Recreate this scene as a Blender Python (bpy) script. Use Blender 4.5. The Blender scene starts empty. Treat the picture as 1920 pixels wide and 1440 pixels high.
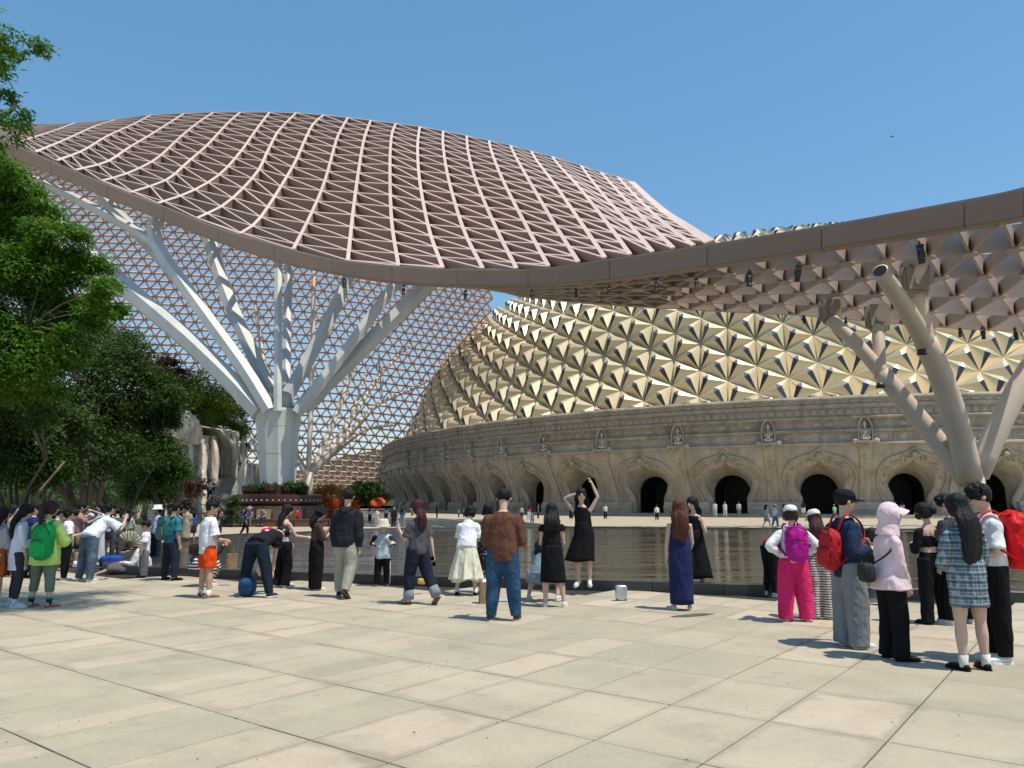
import bpy, math, random
import numpy as np
from mathutils import Vector, Matrix
rng = np.random.default_rng(7); random.seed(7)
S = bpy.context.scene
COL = S.collection
# ------------------------------------------------------------------ camera, sky, sun, exposure
FPX = 1440.0; HZ = 942.0; CAMZ = 1.6
TH = math.atan((HZ - 720) / FPX); CT, ST = math.cos(TH), math.sin(TH)
cam = bpy.data.cameras.new("camera"); cam.lens = 36 * FPX / 1920; cam.sensor_width = 36
cam.clip_start = 0.1; cam.clip_end = 5000
camo = bpy.data.objects.new("camera", cam); COL.objects.link(camo)
camo.location = (0, 0, CAMZ); camo.rotation_euler = (math.pi / 2 + TH, 0, 0); S.camera = camo
SUN = np.array([0.61, -0.36, 1.70]); SUN = SUN / np.linalg.norm(SUN)
w = bpy.data.worlds.new("World"); S.world = w; w.use_nodes = True
nt = w.node_tree; nt.nodes.clear()
sk = nt.nodes.new("ShaderNodeTexSky"); sk.sky_type = 'NISHITA'; sk.sun_disc = False
sk.sun_elevation = math.asin(SUN[2]); sk.sun_rotation = math.atan2(SUN[0], SUN[1])
sk.air_density = 1.0; sk.dust_density = 0.15; sk.ozone_density = 5.0; sk.altitude = 60
bg = nt.nodes.new("ShaderNodeBackground"); bg.inputs[1].default_value = 0.15
wo = nt.nodes.new("ShaderNodeOutputWorld"); hs_ = nt.nodes.new("ShaderNodeHueSaturation"); hs_.inputs["Saturation"].default_value = 1.42; hs_.inputs["Hue"].default_value = 0.494; hs_.inputs["Value"].default_value = 1.98; gm_ = nt.nodes.new("ShaderNodeGamma"); gm_.inputs[1].default_value = 0.6; nt.links.new(sk.outputs[0], gm_.inputs[0]); nt.links.new(gm_.outputs[0], hs_.inputs["Color"]); nt.links.new(hs_.outputs[0], bg.inputs[0]); nt.links.new(bg.outputs[0], wo.inputs[0])
sl = bpy.data.lights.new("sun", 'SUN'); sl.energy = 5.0; sl.angle = math.radians(0.53); sl.color = (1, 0.92, 0.80)
so = bpy.data.objects.new("sun", sl); COL.objects.link(so)
so.rotation_euler = Vector(SUN).to_track_quat('Z', 'Y').to_euler(); so.location = (20, -20, 80)
S.view_settings.view_transform = 'Standard'; S.view_settings.look = 'None'; S.view_settings.gamma = 1
S.view_settings.exposure = 0.0; S.view_settings.use_curve_mapping = False
S.cycles.max_bounces = 6; S.cycles.diffuse_bounces = 2; S.cycles.transparent_max_bounces = 8

# ------------------------------------------------------------------ helpers
def ray(u, v):
    a = (720 - v) / FPX
    return np.array([(u - 960) / FPX, CT - a * ST, ST + a * CT])
def atY(u, v, Y):
    r = ray(u, v); return r * (Y / r[1]) + np.array([0, 0, CAMZ])
def ground(u, v, z=0.0):
    r = ray(u, v); return r * ((z - CAMZ) / r[2]) + np.array([0, 0, CAMZ])
def proj(p):
    x, y, z = p[0], p[1], p[2] - CAMZ
    d = y * CT + z * ST
    return 960 + FPX * x / d, 720 - FPX * (-y * ST + z * CT) / d
def nrm(v):
    v = np.asarray(v, float); n = np.linalg.norm(v, axis=-1, keepdims=True); return v / np.maximum(n, 1e-9)
def catmull(P, n):
    """n samples along a Catmull-Rom curve through P (uniform in control index)"""
    P = np.asarray(P, float); m = len(P)
    t = np.linspace(0, m - 1, n) if np.isscalar(n) else np.asarray(n, float)
    i = np.clip(t.astype(int), 0, m - 2); f = (t - i)[:, None]
    Q = np.vstack([2 * P[:1] - P[1:2], P, 2 * P[-1:] - P[-2:-1]])
    a, b, c, d = Q[i], Q[i + 1], Q[i + 2], Q[i + 3]
    return 0.5 * (2 * b + (c - a) * f + (2 * a - 5 * b + 4 * c - d) * f ** 2 + (3 * b - a - 3 * c + d) * f ** 3)
def arc(P):
    return np.concatenate([[0], np.cumsum(np.linalg.norm(np.diff(P, axis=0), axis=1))])
def resample(P, n):
    s = arc(P); t = np.linspace(0, s[-1], n) if np.isscalar(n) else n
    return np.stack([np.interp(t, s, P[:, k]) for k in range(P.shape[1])], -1)
_perm = np.random.default_rng(3).random(4096)
def vnoise(p):
    p = np.asarray(p, float); i = np.floor(p).astype(np.int64); f = p - i; f = f * f * (3 - 2 * f)
    def h(a, b, c): return _perm[((i[..., 0] + a) * 73 + (i[..., 1] + b) * 179 + (i[..., 2] + c) * 283) & 4095]
    x = lambda b, c: h(0, b, c) * (1 - f[..., 0]) + h(1, b, c) * f[..., 0]
    y = lambda c: x(0, c) * (1 - f[..., 1]) + x(1, c) * f[..., 1]
    return y(0) * (1 - f[..., 2]) + y(1) * f[..., 2]
def fbm(p, o=4):
    r = 0; a = 0.5; p = np.asarray(p, float)
    for k in range(o): r = r + a * vnoise(p * 2 ** k + 17.3 * k); a *= 0.5
    return r

class MB:
    """collects faces, links them as one mesh object"""
    def __init__(s): s.v = []; s.f = []; s.m = []; s.n = 0
    def add(s, V, F, mi=0):
        V = np.asarray(V, float).reshape(-1, 3)
        s.v.append(V); s.f += [tuple(int(i) + s.n for i in q) for q in F]; s.m += [mi] * len(F); s.n += len(V)
        return s
    def box(s, c, size, R=None, mi=0):
        h = np.asarray(size) / 2
        V = np.array([[x, y, z] for z in (-1, 1) for y in (-1, 1) for x in (-1, 1)]) * h
        if R is not None: V = V @ np.asarray(R).T
        return s.add(V + np.asarray(c), [(0, 2, 3, 1), (4, 5, 7, 6), (0, 1, 5, 4), (2, 6, 7, 3), (0, 4, 6, 2), (1, 3, 7, 5)], mi)
    def grid(s, G, mi=0, closeu=False):
        a, b = G.shape[:2]; F = []
        for i in range(a - 1):
            for j in range(b if closeu else b - 1):
                k = (j + 1) % b
                F.append((i * b + j, i * b + k, (i + 1) * b + k, (i + 1) * b + j))
        return s.add(G.reshape(-1, 3), F, mi)
    def loft(s, rings, mi=0, caps=True):
        G = np.asarray(rings, float); a, b = G.shape[:2]; F = []
        for i in range(a - 1):
            for j in range(b):
                k = (j + 1) % b
                F.append((i * b + j, i * b + k, (i + 1) * b + k, (i + 1) * b + j))
        if caps:
            F.append(tuple(range(b - 1, -1, -1))); F.append(tuple((a - 1) * b + j for j in range(b)))
        return s.add(G.reshape(-1, 3), F, mi)
    def tube(s, P, r, n=8, mi=0, flat=1.0, lat=None, phase=0.0, fold=None):
        """tube along P with radii r; flat = depth/width ratio, lat = width axis hint"""
        P = np.asarray(P, float); m = len(P); r = np.broadcast_to(np.asarray(r, float), (m,))
        T = nrm(np.gradient(P, axis=0)) if m > 2 else nrm(np.repeat(P[1:] - P[:1], 2, 0))
        if lat is None:
            lat = np.array([1.0, 0, 0]) if abs(T[0][0]) < 0.8 else np.array([0, 1.0, 0])
        X = []; x = np.asarray(lat, float)
        for k in range(m):
            x = x - T[k] * (x @ T[k]); x = x / max(np.linalg.norm(x), 1e-9); X.append(x)
        X = np.array(X); Y = np.cross(T, X)
        a = np.linspace(0, 2 * np.pi, n, endpoint=False) + phase
        K = np.ones((m, n, 1))
        if fold: u_ = np.linspace(0, 1, m)[:, None]; K[..., 0] += fold[0] * u_ ** .7 * np.sin(fold[1] * a[None] + fold[4] + 2.2 * u_) + fold[2] * np.sin(fold[3] * u_ * 6.28 + 1.3 * np.sin(a[None] + fold[4]))
        R = P[:, None] + K * r[:, None, None] * (np.cos(a)[None, :, None] * X[:, None] + flat * np.sin(a)[None, :, None] * Y[:, None])
        return s.loft(R, mi)
    def ell(s, c, r, R=None, n=10, m=8, mi=0, p=1.0):
        """ellipsoid (p<1 makes it boxy)"""
        th = np.linspace(0, np.pi, m); ph = np.linspace(0, 2 * np.pi, n, endpoint=False)
        sp = lambda q: np.sign(q) * np.abs(q) ** p
        G = np.stack([sp(np.sin(th))[:, None] * sp(np.cos(ph))[None], sp(np.sin(th))[:, None] * sp(np.sin(ph))[None],
                      np.broadcast_to(sp(np.cos(th))[:, None], (m, n))], -1)
        G[0, :, :2] *= 0; G[-1, :, :2] *= 0
        a = 1e-3; G[0, :, 0] = a * np.cos(ph); G[0, :, 1] = a * np.sin(ph); G[-1, :, 0] = a * np.cos(ph); G[-1, :, 1] = a * np.sin(ph)
        V = G * np.asarray(r)
        if R is not None: V = V @ np.asarray(R).T
        return s.loft((V + np.asarray(c))[::-1], mi)
    def mesh(s, name, mats, smooth=False, off=None):
        me = bpy.data.meshes.new(name)
        V = np.vstack(s.v) if s.v else np.zeros((0, 3))
        if off is not None: V = V - np.asarray(off)
        me.from_pydata(V.tolist(), [], s.f)
        for m in (mats if isinstance(mats, (list, tuple)) else [mats]): me.materials.append(m)
        if any(s.m): me.polygons.foreach_set("material_index", s.m)
        if smooth: me.polygons.foreach_set("use_smooth", [True] * len(me.polygons))
        me.update(); return me
    def build(s, name, mats, parent=None, smooth=False, **k):
        """vertices are in world space when the parent is an unrotated Empty"""
        off = None
        if parent is not None and not k.pop('local', False): off = base_of(parent)
        return obj(name, s.mesh(name, mats, smooth, off), parent, **k)
def base_of(o):
    p = np.zeros(3)
    while o is not None: p = p + np.array(o.location); o = o.parent
    return p
def obj(name, data, parent=None, label=None, cat=None, group=None, kind=None, loc=None, rotz=None, local=None):
    o = bpy.data.objects.new(name, data); COL.objects.link(o)
    if parent is not None: o.parent = parent
    if loc is not None: o.location = loc
    if rotz is not None: o.rotation_euler = (0, 0, rotz)
    return tag(o, label, cat, group, kind)
def tag(o, label=None, cat=None, group=None, kind=None):
    if label: o['label'] = label
    if cat: o['category'] = cat
    if group: o['group'] = group
    if kind: o['kind'] = kind
    return o
def thing(name, label, cat, loc=(0, 0, 0), rotz=0.0, group=None):
    o = bpy.data.objects.new(name, None); COL.objects.link(o); o.empty_display_size = 0.2
    o.location = tuple(float(x) for x in loc); o.rotation_euler = (0, 0, rotz)
    return tag(o, label, cat, group)
def quads_mesh(name, V, mats, smooth=False, off=None):
    """V: (n,4,3) loose quads, fast path"""
    V = np.asarray(V, np.float32)
    if off is not None: V = V - np.asarray(off, np.float32)
    n = len(V); me = bpy.data.meshes.new(name)
    me.vertices.add(n * 4); me.loops.add(n * 4); me.polygons.add(n)
    me.vertices.foreach_set("co", V.ravel()); me.loops.foreach_set("vertex_index", np.arange(n * 4, dtype=np.int32))
    me.polygons.foreach_set("loop_start", np.arange(0, n * 4, 4, dtype=np.int32))
    for m in (mats if isinstance(mats, (list, tuple)) else [mats]): me.materials.append(m)
    me.update(calc_edges=True); return me

# ------------------------------------------------------------------ materials
def mat(name, col, rough=0.6, metal=0.0, var=0.0, vs=3.0, bump=0.0, bs=30.0, spec=0.5, objvar=0.0, coat=0.0, stretch=None, detail=4):
    m = bpy.data.materials.new(name); m.use_nodes = True; t = m.node_tree; b = t.nodes["Principled BSDF"]
    b.inputs["Base Color"].default_value = (*col, 1); b.inputs["Roughness"].default_value = rough; b.inputs["Metallic"].default_value = metal
    b.inputs["Specular IOR Level"].default_value = spec
    if coat: b.inputs["Coat Weight"].default_value = coat
    L = t.links
    co = t.nodes.new("ShaderNodeTexCoord"); src = co.outputs["Object"]
    if stretch:
        mp = t.nodes.new("ShaderNodeMapping"); mp.inputs["Scale"].default_value = stretch; L.new(src, mp.inputs[0]); src = mp.outputs[0]
    last = None
    if var:
        n = t.nodes.new("ShaderNodeTexNoise"); n.inputs["Scale"].default_value = vs; n.inputs["Detail"].default_value = detail; n.inputs["Roughness"].default_value = 0.6
        L.new(src, n.inputs["Vector"])
        r = t.nodes.new("ShaderNodeMapRange"); r.inputs[1].default_value = 0.3; r.inputs[2].default_value = 0.7
        r.inputs[3].default_value = 1 - var; r.inputs[4].default_value = 1 + var * 0.7; L.new(n.outputs[0], r.inputs[0]); last = r.outputs[0]
    if objvar:
        oi = t.nodes.new("ShaderNodeObjectInfo"); r2 = t.nodes.new("ShaderNodeMapRange")
        r2.inputs[3].default_value = 1 - objvar; r2.inputs[4].default_value = 1 + objvar; L.new(oi.outputs["Random"], r2.inputs[0])
        if last is None: last = r2.outputs[0]
        else:
            mm = t.nodes.new("ShaderNodeMath"); mm.operation = 'MULTIPLY'; L.new(last, mm.inputs[0]); L.new(r2.outputs[0], mm.inputs[1]); last = mm.outputs[0]
    if last is not None:
        mx = t.nodes.new("ShaderNodeVectorMath"); mx.operation = 'SCALE'; mx.inputs[0].default_value = col; L.new(last, mx.inputs["Scale"])
        L.new(mx.outputs[0], b.inputs["Base Color"])
    if bump:
        n2 = t.nodes.new("ShaderNodeTexNoise"); n2.inputs["Scale"].default_value = bs; n2.inputs["Detail"].default_value = 3; L.new(src, n2.inputs["Vector"])
        bp = t.nodes.new("ShaderNodeBump"); bp.inputs["Strength"].default_value = bump; bp.inputs["Distance"].default_value = 0.05
        L.new(n2.outputs[0], bp.inputs["Height"]); L.new(bp.outputs[0], b.inputs["Normal"])
    return m
def leaf_mat(name, c1, c2, trans=0.45, rough=0.45):
    m = bpy.data.materials.new(name); m.use_nodes = True; t = m.node_tree; t.nodes.clear(); L = t.links
    g = t.nodes.new("ShaderNodeNewGeometry"); co = t.nodes.new("ShaderNodeTexCoord")
    n = t.nodes.new("ShaderNodeTexNoise"); n.inputs["Scale"].default_value = 0.55; L.new(co.outputs["Object"], n.inputs["Vector"])
    ad = t.nodes.new("ShaderNodeMath"); ad.operation = 'MULTIPLY_ADD'; ad.inputs[1].default_value = 0.55; L.new(g.outputs["Random Per Island"], ad.inputs[0])
    mr = t.nodes.new("ShaderNodeMapRange"); mr.inputs[1].default_value = 0.35; mr.inputs[2].default_value = 0.65; mr.inputs[4].default_value = 0.45; L.new(n.outputs[0], mr.inputs[0])
    L.new(mr.outputs[0], ad.inputs[2])
    mx = t.nodes.new("ShaderNodeMix"); mx.data_type = 'RGBA'; mx.inputs[6].default_value = (*c1, 1); mx.inputs[7].default_value = (*c2, 1); L.new(ad.outputs[0], mx.inputs[0])
    p = t.nodes.new("ShaderNodeBsdfPrincipled"); p.inputs["Roughness"].default_value = rough; p.inputs["Specular IOR Level"].default_value = 0.22; L.new(mx.outputs[2], p.inputs["Base Color"])
    tr = t.nodes.new("ShaderNodeBsdfTranslucent"); L.new(mx.outputs[2], tr.inputs[0])
    ms = t.nodes.new("ShaderNodeMixShader"); ms.inputs[0].default_value = trans; L.new(p.outputs[0], ms.inputs[1]); L.new(tr.outputs[0], ms.inputs[2])
    o = t.nodes.new("ShaderNodeOutputMaterial"); L.new(ms.outputs[0], o.inputs[0]); return m
M = {}
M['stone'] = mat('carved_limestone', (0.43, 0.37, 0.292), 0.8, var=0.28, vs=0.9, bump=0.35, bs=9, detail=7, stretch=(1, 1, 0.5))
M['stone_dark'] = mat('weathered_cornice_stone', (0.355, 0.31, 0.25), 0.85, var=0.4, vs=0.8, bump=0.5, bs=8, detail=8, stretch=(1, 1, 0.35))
M['statue'] = mat('pale_carved_stone', (0.56, 0.50, 0.42), 0.75, var=0.12, vs=3)
M['inside'] = mat('doorway_shade_black', (0.012, 0.010, 0.010), 0.7)  # near-black colour stands in for the deep shade inside the doorways
M['gold'] = mat('champagne_anodised_aluminium', (0.66, 0.565, 0.375), 0.42, 0.32, var=0.06, vs=0.25, objvar=0.05)
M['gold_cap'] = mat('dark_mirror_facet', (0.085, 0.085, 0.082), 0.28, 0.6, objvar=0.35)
M['pink'] = mat('shaded_rose_beige_steel', (0.34, 0.238, 0.198), 0.55, var=0.07, vs=0.5, objvar=0.04)  # rib webs: canopy paint darkened to carry their shade
M['rib_lit'] = mat('sunlit_rib_face', (0.60, 0.46, 0.395), 0.55, var=0.08, vs=0.5, objvar=0.04)  # rib tops: the same paint lightened to carry the sunlight on them
M['back'] = mat('salmon_painted_back_lattice', (0.56, 0.375, 0.295), 0.55, var=0.07, vs=0.5, objvar=0.05)
M['wing'] = mat('mauve_beige_coffer_paint', (0.40, 0.315, 0.265), 0.55, var=0.1, vs=0.4, objvar=0.05)
M['fascia'] = mat('brown_beige_fascia_paint', (0.285, 0.208, 0.172), 0.5, var=0.07, vs=0.3, objvar=0.03)
M['white_steel'] = mat('weathered_white_painted_steel', (0.52, 0.525, 0.495), 0.5, var=0.15, vs=0.5, bump=0.05, bs=4, stretch=(1, 1, 0.3))
M['beige_steel'] = mat('beige_painted_steel', (0.57, 0.47, 0.375), 0.5, var=0.08, vs=0.8)
M['steel_dark'] = mat('grey_beige_joint_steel', (0.30, 0.26, 0.22), 0.5)
M['black'] = mat('black_plastic', (0.02, 0.02, 0.02), 0.4)
M['lens'] = mat('lamp_lens', (0.10, 0.11, 0.09), 0.08, spec=0.8)
M['bark'] = mat('tree_bark', (0.16, 0.115, 0.08), 0.9, var=0.35, vs=5, bump=0.6, bs=20, stretch=(1, 1, 0.25))
M['bark_dark'] = mat('dark_bark', (0.085, 0.066, 0.05), 0.9, var=0.3, vs=5, bump=0.6, bs=20, stretch=(1, 1, 0.25))
M['rock'] = mat('pale_cliff_rock', (0.60, 0.53, 0.43), 0.9, var=0.5, vs=1.1, bump=1.0, bs=3, detail=9, stretch=(1, 1, 0.3))
M['step'] = mat('grey_stair_stone', (0.25, 0.225, 0.18), 0.85, var=0.15, vs=2)
M['maroon'] = mat('dark_red_lacquer', (0.055, 0.016, 0.014), 0.35, var=0.15, vs=2)
M['bronze'] = mat('brown_bronze_relief', (0.13, 0.085, 0.055), 0.55, 0.2, var=0.4, vs=2.5, bump=0.9, bs=5)
M['ochre'] = mat('ochre_relief_panel', (0.34, 0.27, 0.12), 0.6, var=0.2, vs=3)
M['soil'] = mat('dark_soil', (0.06, 0.045, 0.03), 0.95, var=0.3, vs=4)
M['hill'] = mat('wooded_hillside', (0.03, 0.042, 0.015), 0.95, var=0.5, vs=0.25, bump=1.0, bs=1.5)
M['kerb'] = mat('dark_granite', (0.035, 0.036, 0.038), 0.32, var=0.15, vs=6, objvar=0.1)
M['joint'] = mat('mossy_joint_filler', (0.03, 0.026, 0.017), 0.95, var=0.3, vs=6)
M['bulb'] = mat('festoon_bulb', (0.85, 0.8, 0.65), 0.3)
# ------------------------------------------------------------------ paving
def slab_mat(name, joints=False):
    m = bpy.data.materials.new(name); m.use_nodes = True; t = m.node_tree; b = t.nodes["Principled BSDF"]; L = t.links
    N = t.nodes.new
    geo = N("ShaderNodeNewGeometry"); oi = N("ShaderNodeObjectInfo")
    def noise(sc, det=4, rough=0.6):
        n = N("ShaderNodeTexNoise"); n.inputs["Scale"].default_value = sc; n.inputs["Detail"].default_value = det; n.inputs["Roughness"].default_value = rough
        L.new(geo.outputs["Position"], n.inputs["Vector"]); return n.outputs[0]
    def rng_(s, a, bb, c, d):
        r = N("ShaderNodeMapRange"); r.inputs[1].default_value = a; r.inputs[2].default_value = bb; r.inputs[3].default_value = c; r.inputs[4].default_value = d
        L.new(s, r.inputs[0]); return r.outputs[0]
    def mul(a, c):
        q = N("ShaderNodeMath"); q.operation = 'MULTIPLY'; L.new(a, q.inputs[0]); L.new(c, q.inputs[1]); return q.outputs[0]
    speck = rng_(noise(170, 2, 0.8), 0.32, 0.68, 0.80, 1.17)
    blot = rng_(noise(0.9, 5, 0.62), 0.36, 0.62, 0.92, 1.05)
    stain = rng_(noise(2.6, 6, 0.7), 0.30, 0.42, 0.87, 1.0)
    f = mul(mul(speck, blot), stain)
    f = mul(f, rng_(oi.outputs["Random"], 0, 1, 0.80, 1.07)); f = mul(f, rng_(noise(24, 3, 0.7), 0.3, 0.7, 0.91, 1.07)); f = mul(f, rng_(noise(7, 2, 0.5), 0.22, 0.27, 0.72, 1.0)); f = mul(f, rng_(noise(0.75, 3, 0.55), 0.535, 0.57, 1.0, 0.94)); f = mul(f, rng_(noise(1.3, 3, 0.5), 0.36, 0.39, 0.93, 1.0))
    mx = N("ShaderNodeMix"); mx.data_type = 'RGBA'
    mx.inputs[6].default_value = (0.470, 0.412, 0.298, 1); mx.inputs[7].default_value = (0.460, 0.386, 0.286, 1)
    L.new(rng_(oi.outputs["Random"], 0.3, 0.75, 0, 1) if not joints else noise(0.4), mx.inputs[0])
    sc = N("ShaderNodeVectorMath"); sc.operation = 'SCALE'; L.new(mx.outputs[2], sc.inputs[0]); L.new(f, sc.inputs["Scale"])
    out = sc.outputs[0]
    if not joints:      # grime that gathers along some joints
        tg_ = N("ShaderNodeTexCoord"); sp_ = N("ShaderNodeSeparateXYZ"); L.new(tg_.outputs["Generated"], sp_.inputs[0]); ds = []
        for ax in (0, 1):
            a_ = N("ShaderNodeMath"); a_.operation = 'SUBTRACT'; a_.inputs[1].default_value = .5; L.new(sp_.outputs[ax], a_.inputs[0]); c_ = N("ShaderNodeMath"); c_.operation = 'ABSOLUTE'; L.new(a_.outputs[0], c_.inputs[0]); ds.append(c_.outputs[0])
        m_ = N("ShaderNodeMath"); m_.operation = 'MAXIMUM'; L.new(ds[0], m_.inputs[0]); L.new(ds[1], m_.inputs[1])
        ad = N("ShaderNodeMath"); ad.operation = 'MULTIPLY_ADD'; ad.inputs[1].default_value = .30; L.new(noise(1.9, 4), ad.inputs[0]); L.new(m_.outputs[0], ad.inputs[2])
        ed = rng_(ad.outputs[0], .56, .63, 0, 1); amt = mul(ed, rng_(oi.outputs["Random"], .25, 1, 0, .30))
        iv = N("ShaderNodeMath"); iv.operation = 'SUBTRACT'; iv.inputs[0].default_value = 1; L.new(amt, iv.inputs[1])
        s2_ = N("ShaderNodeVectorMath"); s2_.operation = 'SCALE'; L.new(out, s2_.inputs[0]); L.new(iv.outputs[0], s2_.inputs["Scale"]); out = s2_.outputs[0]
    if joints:
        mp = N("ShaderNodeMapping"); mp.inputs["Rotation"].default_value = (0, 0, math.radians(37.4)); L.new(geo.outputs["Position"], mp.inputs[0])
        br = N("ShaderNodeTexBrick"); br.offset = 0; br.inputs["Scale"].default_value = 1; br.inputs["Mortar Size"].default_value = 0.02
        br.inputs["Brick Width"].default_value = 2.34; br.inputs["Row Height"].default_value = 1.56
        br.inputs["Color1"].default_value = (1, 1, 1, 1); br.inputs["Color2"].default_value = (0.93, 0.93, 0.92, 1); br.inputs["Mortar"].default_value = (0.35, 0.33, 0.3, 1)
        L.new(mp.outputs[0], br.inputs[0])
        v = N("ShaderNodeVectorMath"); v.operation = 'MULTIPLY'; L.new(out, v.inputs[0]); L.new(br.outputs[0], v.inputs[1]); out = v.outputs[0]
    L.new(out, b.inputs["Base Color"]); b.inputs["Roughness"].default_value = 0.72; b.inputs["Specular IOR Level"].default_value = 0.35
    n2 = N("ShaderNodeTexNoise"); n2.inputs["Scale"].default_value = 90; L.new(geo.outputs["Position"], n2.inputs["Vector"])
    bp = N("ShaderNodeBump"); bp.inputs["Strength"].default_value = 0.12; bp.inputs["Distance"].default_value = 0.02; L.new(n2.outputs[0], bp.inputs["Height"]); L.new(bp.outputs[0], b.inputs["Normal"])
    return m
M['slab'] = slab_mat('granite_paving'); M['plaza'] = slab_mat('plaza_paving', True)

NEAR = np.array([(-16.5, 24.6), (-14.09, 22.09), (-9.46, 18.39), (-7.91, 17.72), (-3.74, 16.29), (-1.25, 15.46), (1.41, 14.9), (4.17, 14.04), (6.69, 13.42), (8.27, 12.93), (14, 10.6), (22, 8)])
# pool outline: near kerb, right end, far edge, left end
def ell_pool():
    near = [(-9.3, 18.3), (-7.91, 17.72), (-3.74, 16.29), (-1.25, 15.46), (1.41, 14.9), (4.17, 14.04), (6.69, 13.42), (8.27, 12.93), (14, 10.9), (22, 9.2)]
    right = [(29, 14), (33, 24), (33, 34)]
    far = [(27.2, 42.4), (16.2, 43.9), (9.65, 45.6), (0.63, 46.5), (-8.24, 43.1), (-10.4, 38.5), (-12.6, 36.2), (-13.2, 33.0)]
    left = [(-12.4, 28), (-11.0, 22.5), (-10.0, 19.6)]
    P = np.array(near + right + far + left)
    return P
POOL = ell_pool()
g = MB(); R = 1500
g.add([(-R, -60, -0.03), (R, -60, -0.03), (R, 2 * R, -0.03), (-R, 2 * R, -0.03)], [(0, 1, 2, 3)])
obj('ground', g.mesh('ground', M['plaza']), kind='structure')
plaza = thing('plaza_paving', None, None); tag(plaza, kind='structure')
b = MB(); b.add([(-26, 1, -0.024), (26, 1, -0.024), (26, 22, -0.024), (-26, 27, -0.024)], [(0, 1, 2, 3)])
b.build('joint_bed', M['joint'], plaza)
AD = math.radians(37.4); DA = np.array([math.sin(AD), math.cos(AD)]); NA = np.array([math.cos(AD), -math.sin(AD)])
offs = [-1.33 + 0.79 * k for k in range(34)]
offs = [-7.37, -6.85, -6.3, -5.93, -5.57, -5.02, -4.47, -3.70, -2.92, -2.14] + offs
L_ = -7.37; alt = [0.62, 0.5, 0.74, 0.55, 0.8, 0.48]; k = 0
while L_ > -34: L_ -= alt[k % 6]; offs.insert(0, L_); k += 1
offs = np.array(offs); TB = 1.17; GAP = 0.0125
def slab_mesh(wd, ln):
    q = MB(); a, c = wd - GAP, ln - GAP; e = 0.004
    lo = [(-a / 2, -c / 2), (a / 2, -c / 2), (a / 2, c / 2), (-a / 2, c / 2)]; s_ = lambda f, z: [(x - math.copysign(f, x), y - math.copysign(f, y), z) for x, y in lo]
    q.add(s_(0, -0.022) + s_(0, -e) + s_(e, 0), [(0, 1, 5, 4), (1, 2, 6, 5), (2, 3, 7, 6), (3, 0, 4, 7), (4, 5, 9, 8), (5, 6, 10, 9), (6, 7, 11, 10), (7, 4, 8, 11), (8, 9, 10, 11)])
    return q.mesh('paving_slab', M['slab'])
def near_edge(x): return np.interp(x, NEAR[:, 0], NEAR[:, 1])
slabs = []; cache = {}
for i in range(len(offs) - 1):
    wd = offs[i + 1] - offs[i]
    for j in range(-22, 40):
        c = NA * (offs[i] + wd / 2) + DA * ((j + 0.5) * TB + 0.06)
        if c[1] < 1.5: continue
        hw = np.abs(NA) * wd / 2 + np.abs(DA) * TB / 2
        if c[1] + hw[1] * 0.8 > near_edge(c[0]) or abs(c[0]) > 24: continue
        u, v = proj((c[0], c[1], 0)) if c[1] > 2.5 else (960, 3000)
        vis = -250 < u < 2170 and v < 1560
        slabs.append((0 if vis else 1, c[1], i, wd, c))
slabs.sort(key=lambda q: (q[0], q[1]))
far = MB()
for n, (vis, _, i, wd, c) in enumerate(slabs):
    kx = round(float(wd), 3)
    if kx not in cache: cache[kx] = slab_mesh(wd, TB)
    dz = random.uniform(-0.0012, 0.0012)
    if n < 296 and not vis:
        o = obj('paving_slab', cache[kx], plaza, loc=(c[0], c[1], dz)); o.rotation_euler = (random.uniform(-.0012, .0012), random.uniform(-.0012, .0012), -AD)
    else:
        a = (wd - GAP) / 2; q = (TB - GAP) / 2
        V = [(*(c + NA * sx * a + DA * sy * q), z + dz) for z in (-0.022, 0) for sx, sy in ((-1, -1), (1, -1), (1, 1), (-1, 1))]
        far.add(V, [(0, 1, 5, 4), (1, 2, 6, 5), (2, 3, 7, 6), (3, 0, 4, 7), (4, 5, 6, 7)])
far.build('paving_slabs', M['slab'], plaza, kind='stuff')
print('slabs', len(slabs))
# ------------------------------------------------------------------ pool
wm = bpy.data.materials.new('pool_water'); wm.use_nodes = True; t = wm.node_tree; bb = t.nodes["Principled BSDF"]
bb.inputs["Base Color"].default_value = (0.055, 0.049, 0.033, 1); bb.inputs["Roughness"].default_value = 0.03; bb.inputs["IOR"].default_value = 1.33; bb.inputs["Specular IOR Level"].default_value = 0.62
tc = t.nodes.new("ShaderNodeNewGeometry"); mp = t.nodes.new("ShaderNodeMapping"); mp.inputs["Scale"].default_value = (0.30, 1.0, 1); mp.inputs["Rotation"].default_value = (0, 0, 0.12)
t.links.new(tc.outputs["Position"], mp.inputs[0])
n1 = t.nodes.new("ShaderNodeTexNoise"); n1.inputs["Scale"].default_value = 0.8; n1.inputs["Detail"].default_value = 7; n1.inputs["Roughness"].default_value = 0.60; n1.inputs["Distortion"].default_value = 0.5
t.links.new(mp.outputs[0], n1.inputs["Vector"])
n0 = t.nodes.new("ShaderNodeTexNoise"); n0.inputs["Scale"].default_value = 0.22; n0.inputs["Detail"].default_value = 2; t.links.new(tc.outputs["Position"], n0.inputs["Vector"])
r0 = t.nodes.new("ShaderNodeMapRange"); r0.inputs[1].default_value = 0.35; r0.inputs[2].default_value = 0.62; r0.inputs[3].default_value = 0.25; r0.inputs[4].default_value = 1.0; t.links.new(n0.outputs[0], r0.inputs[0])
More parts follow.
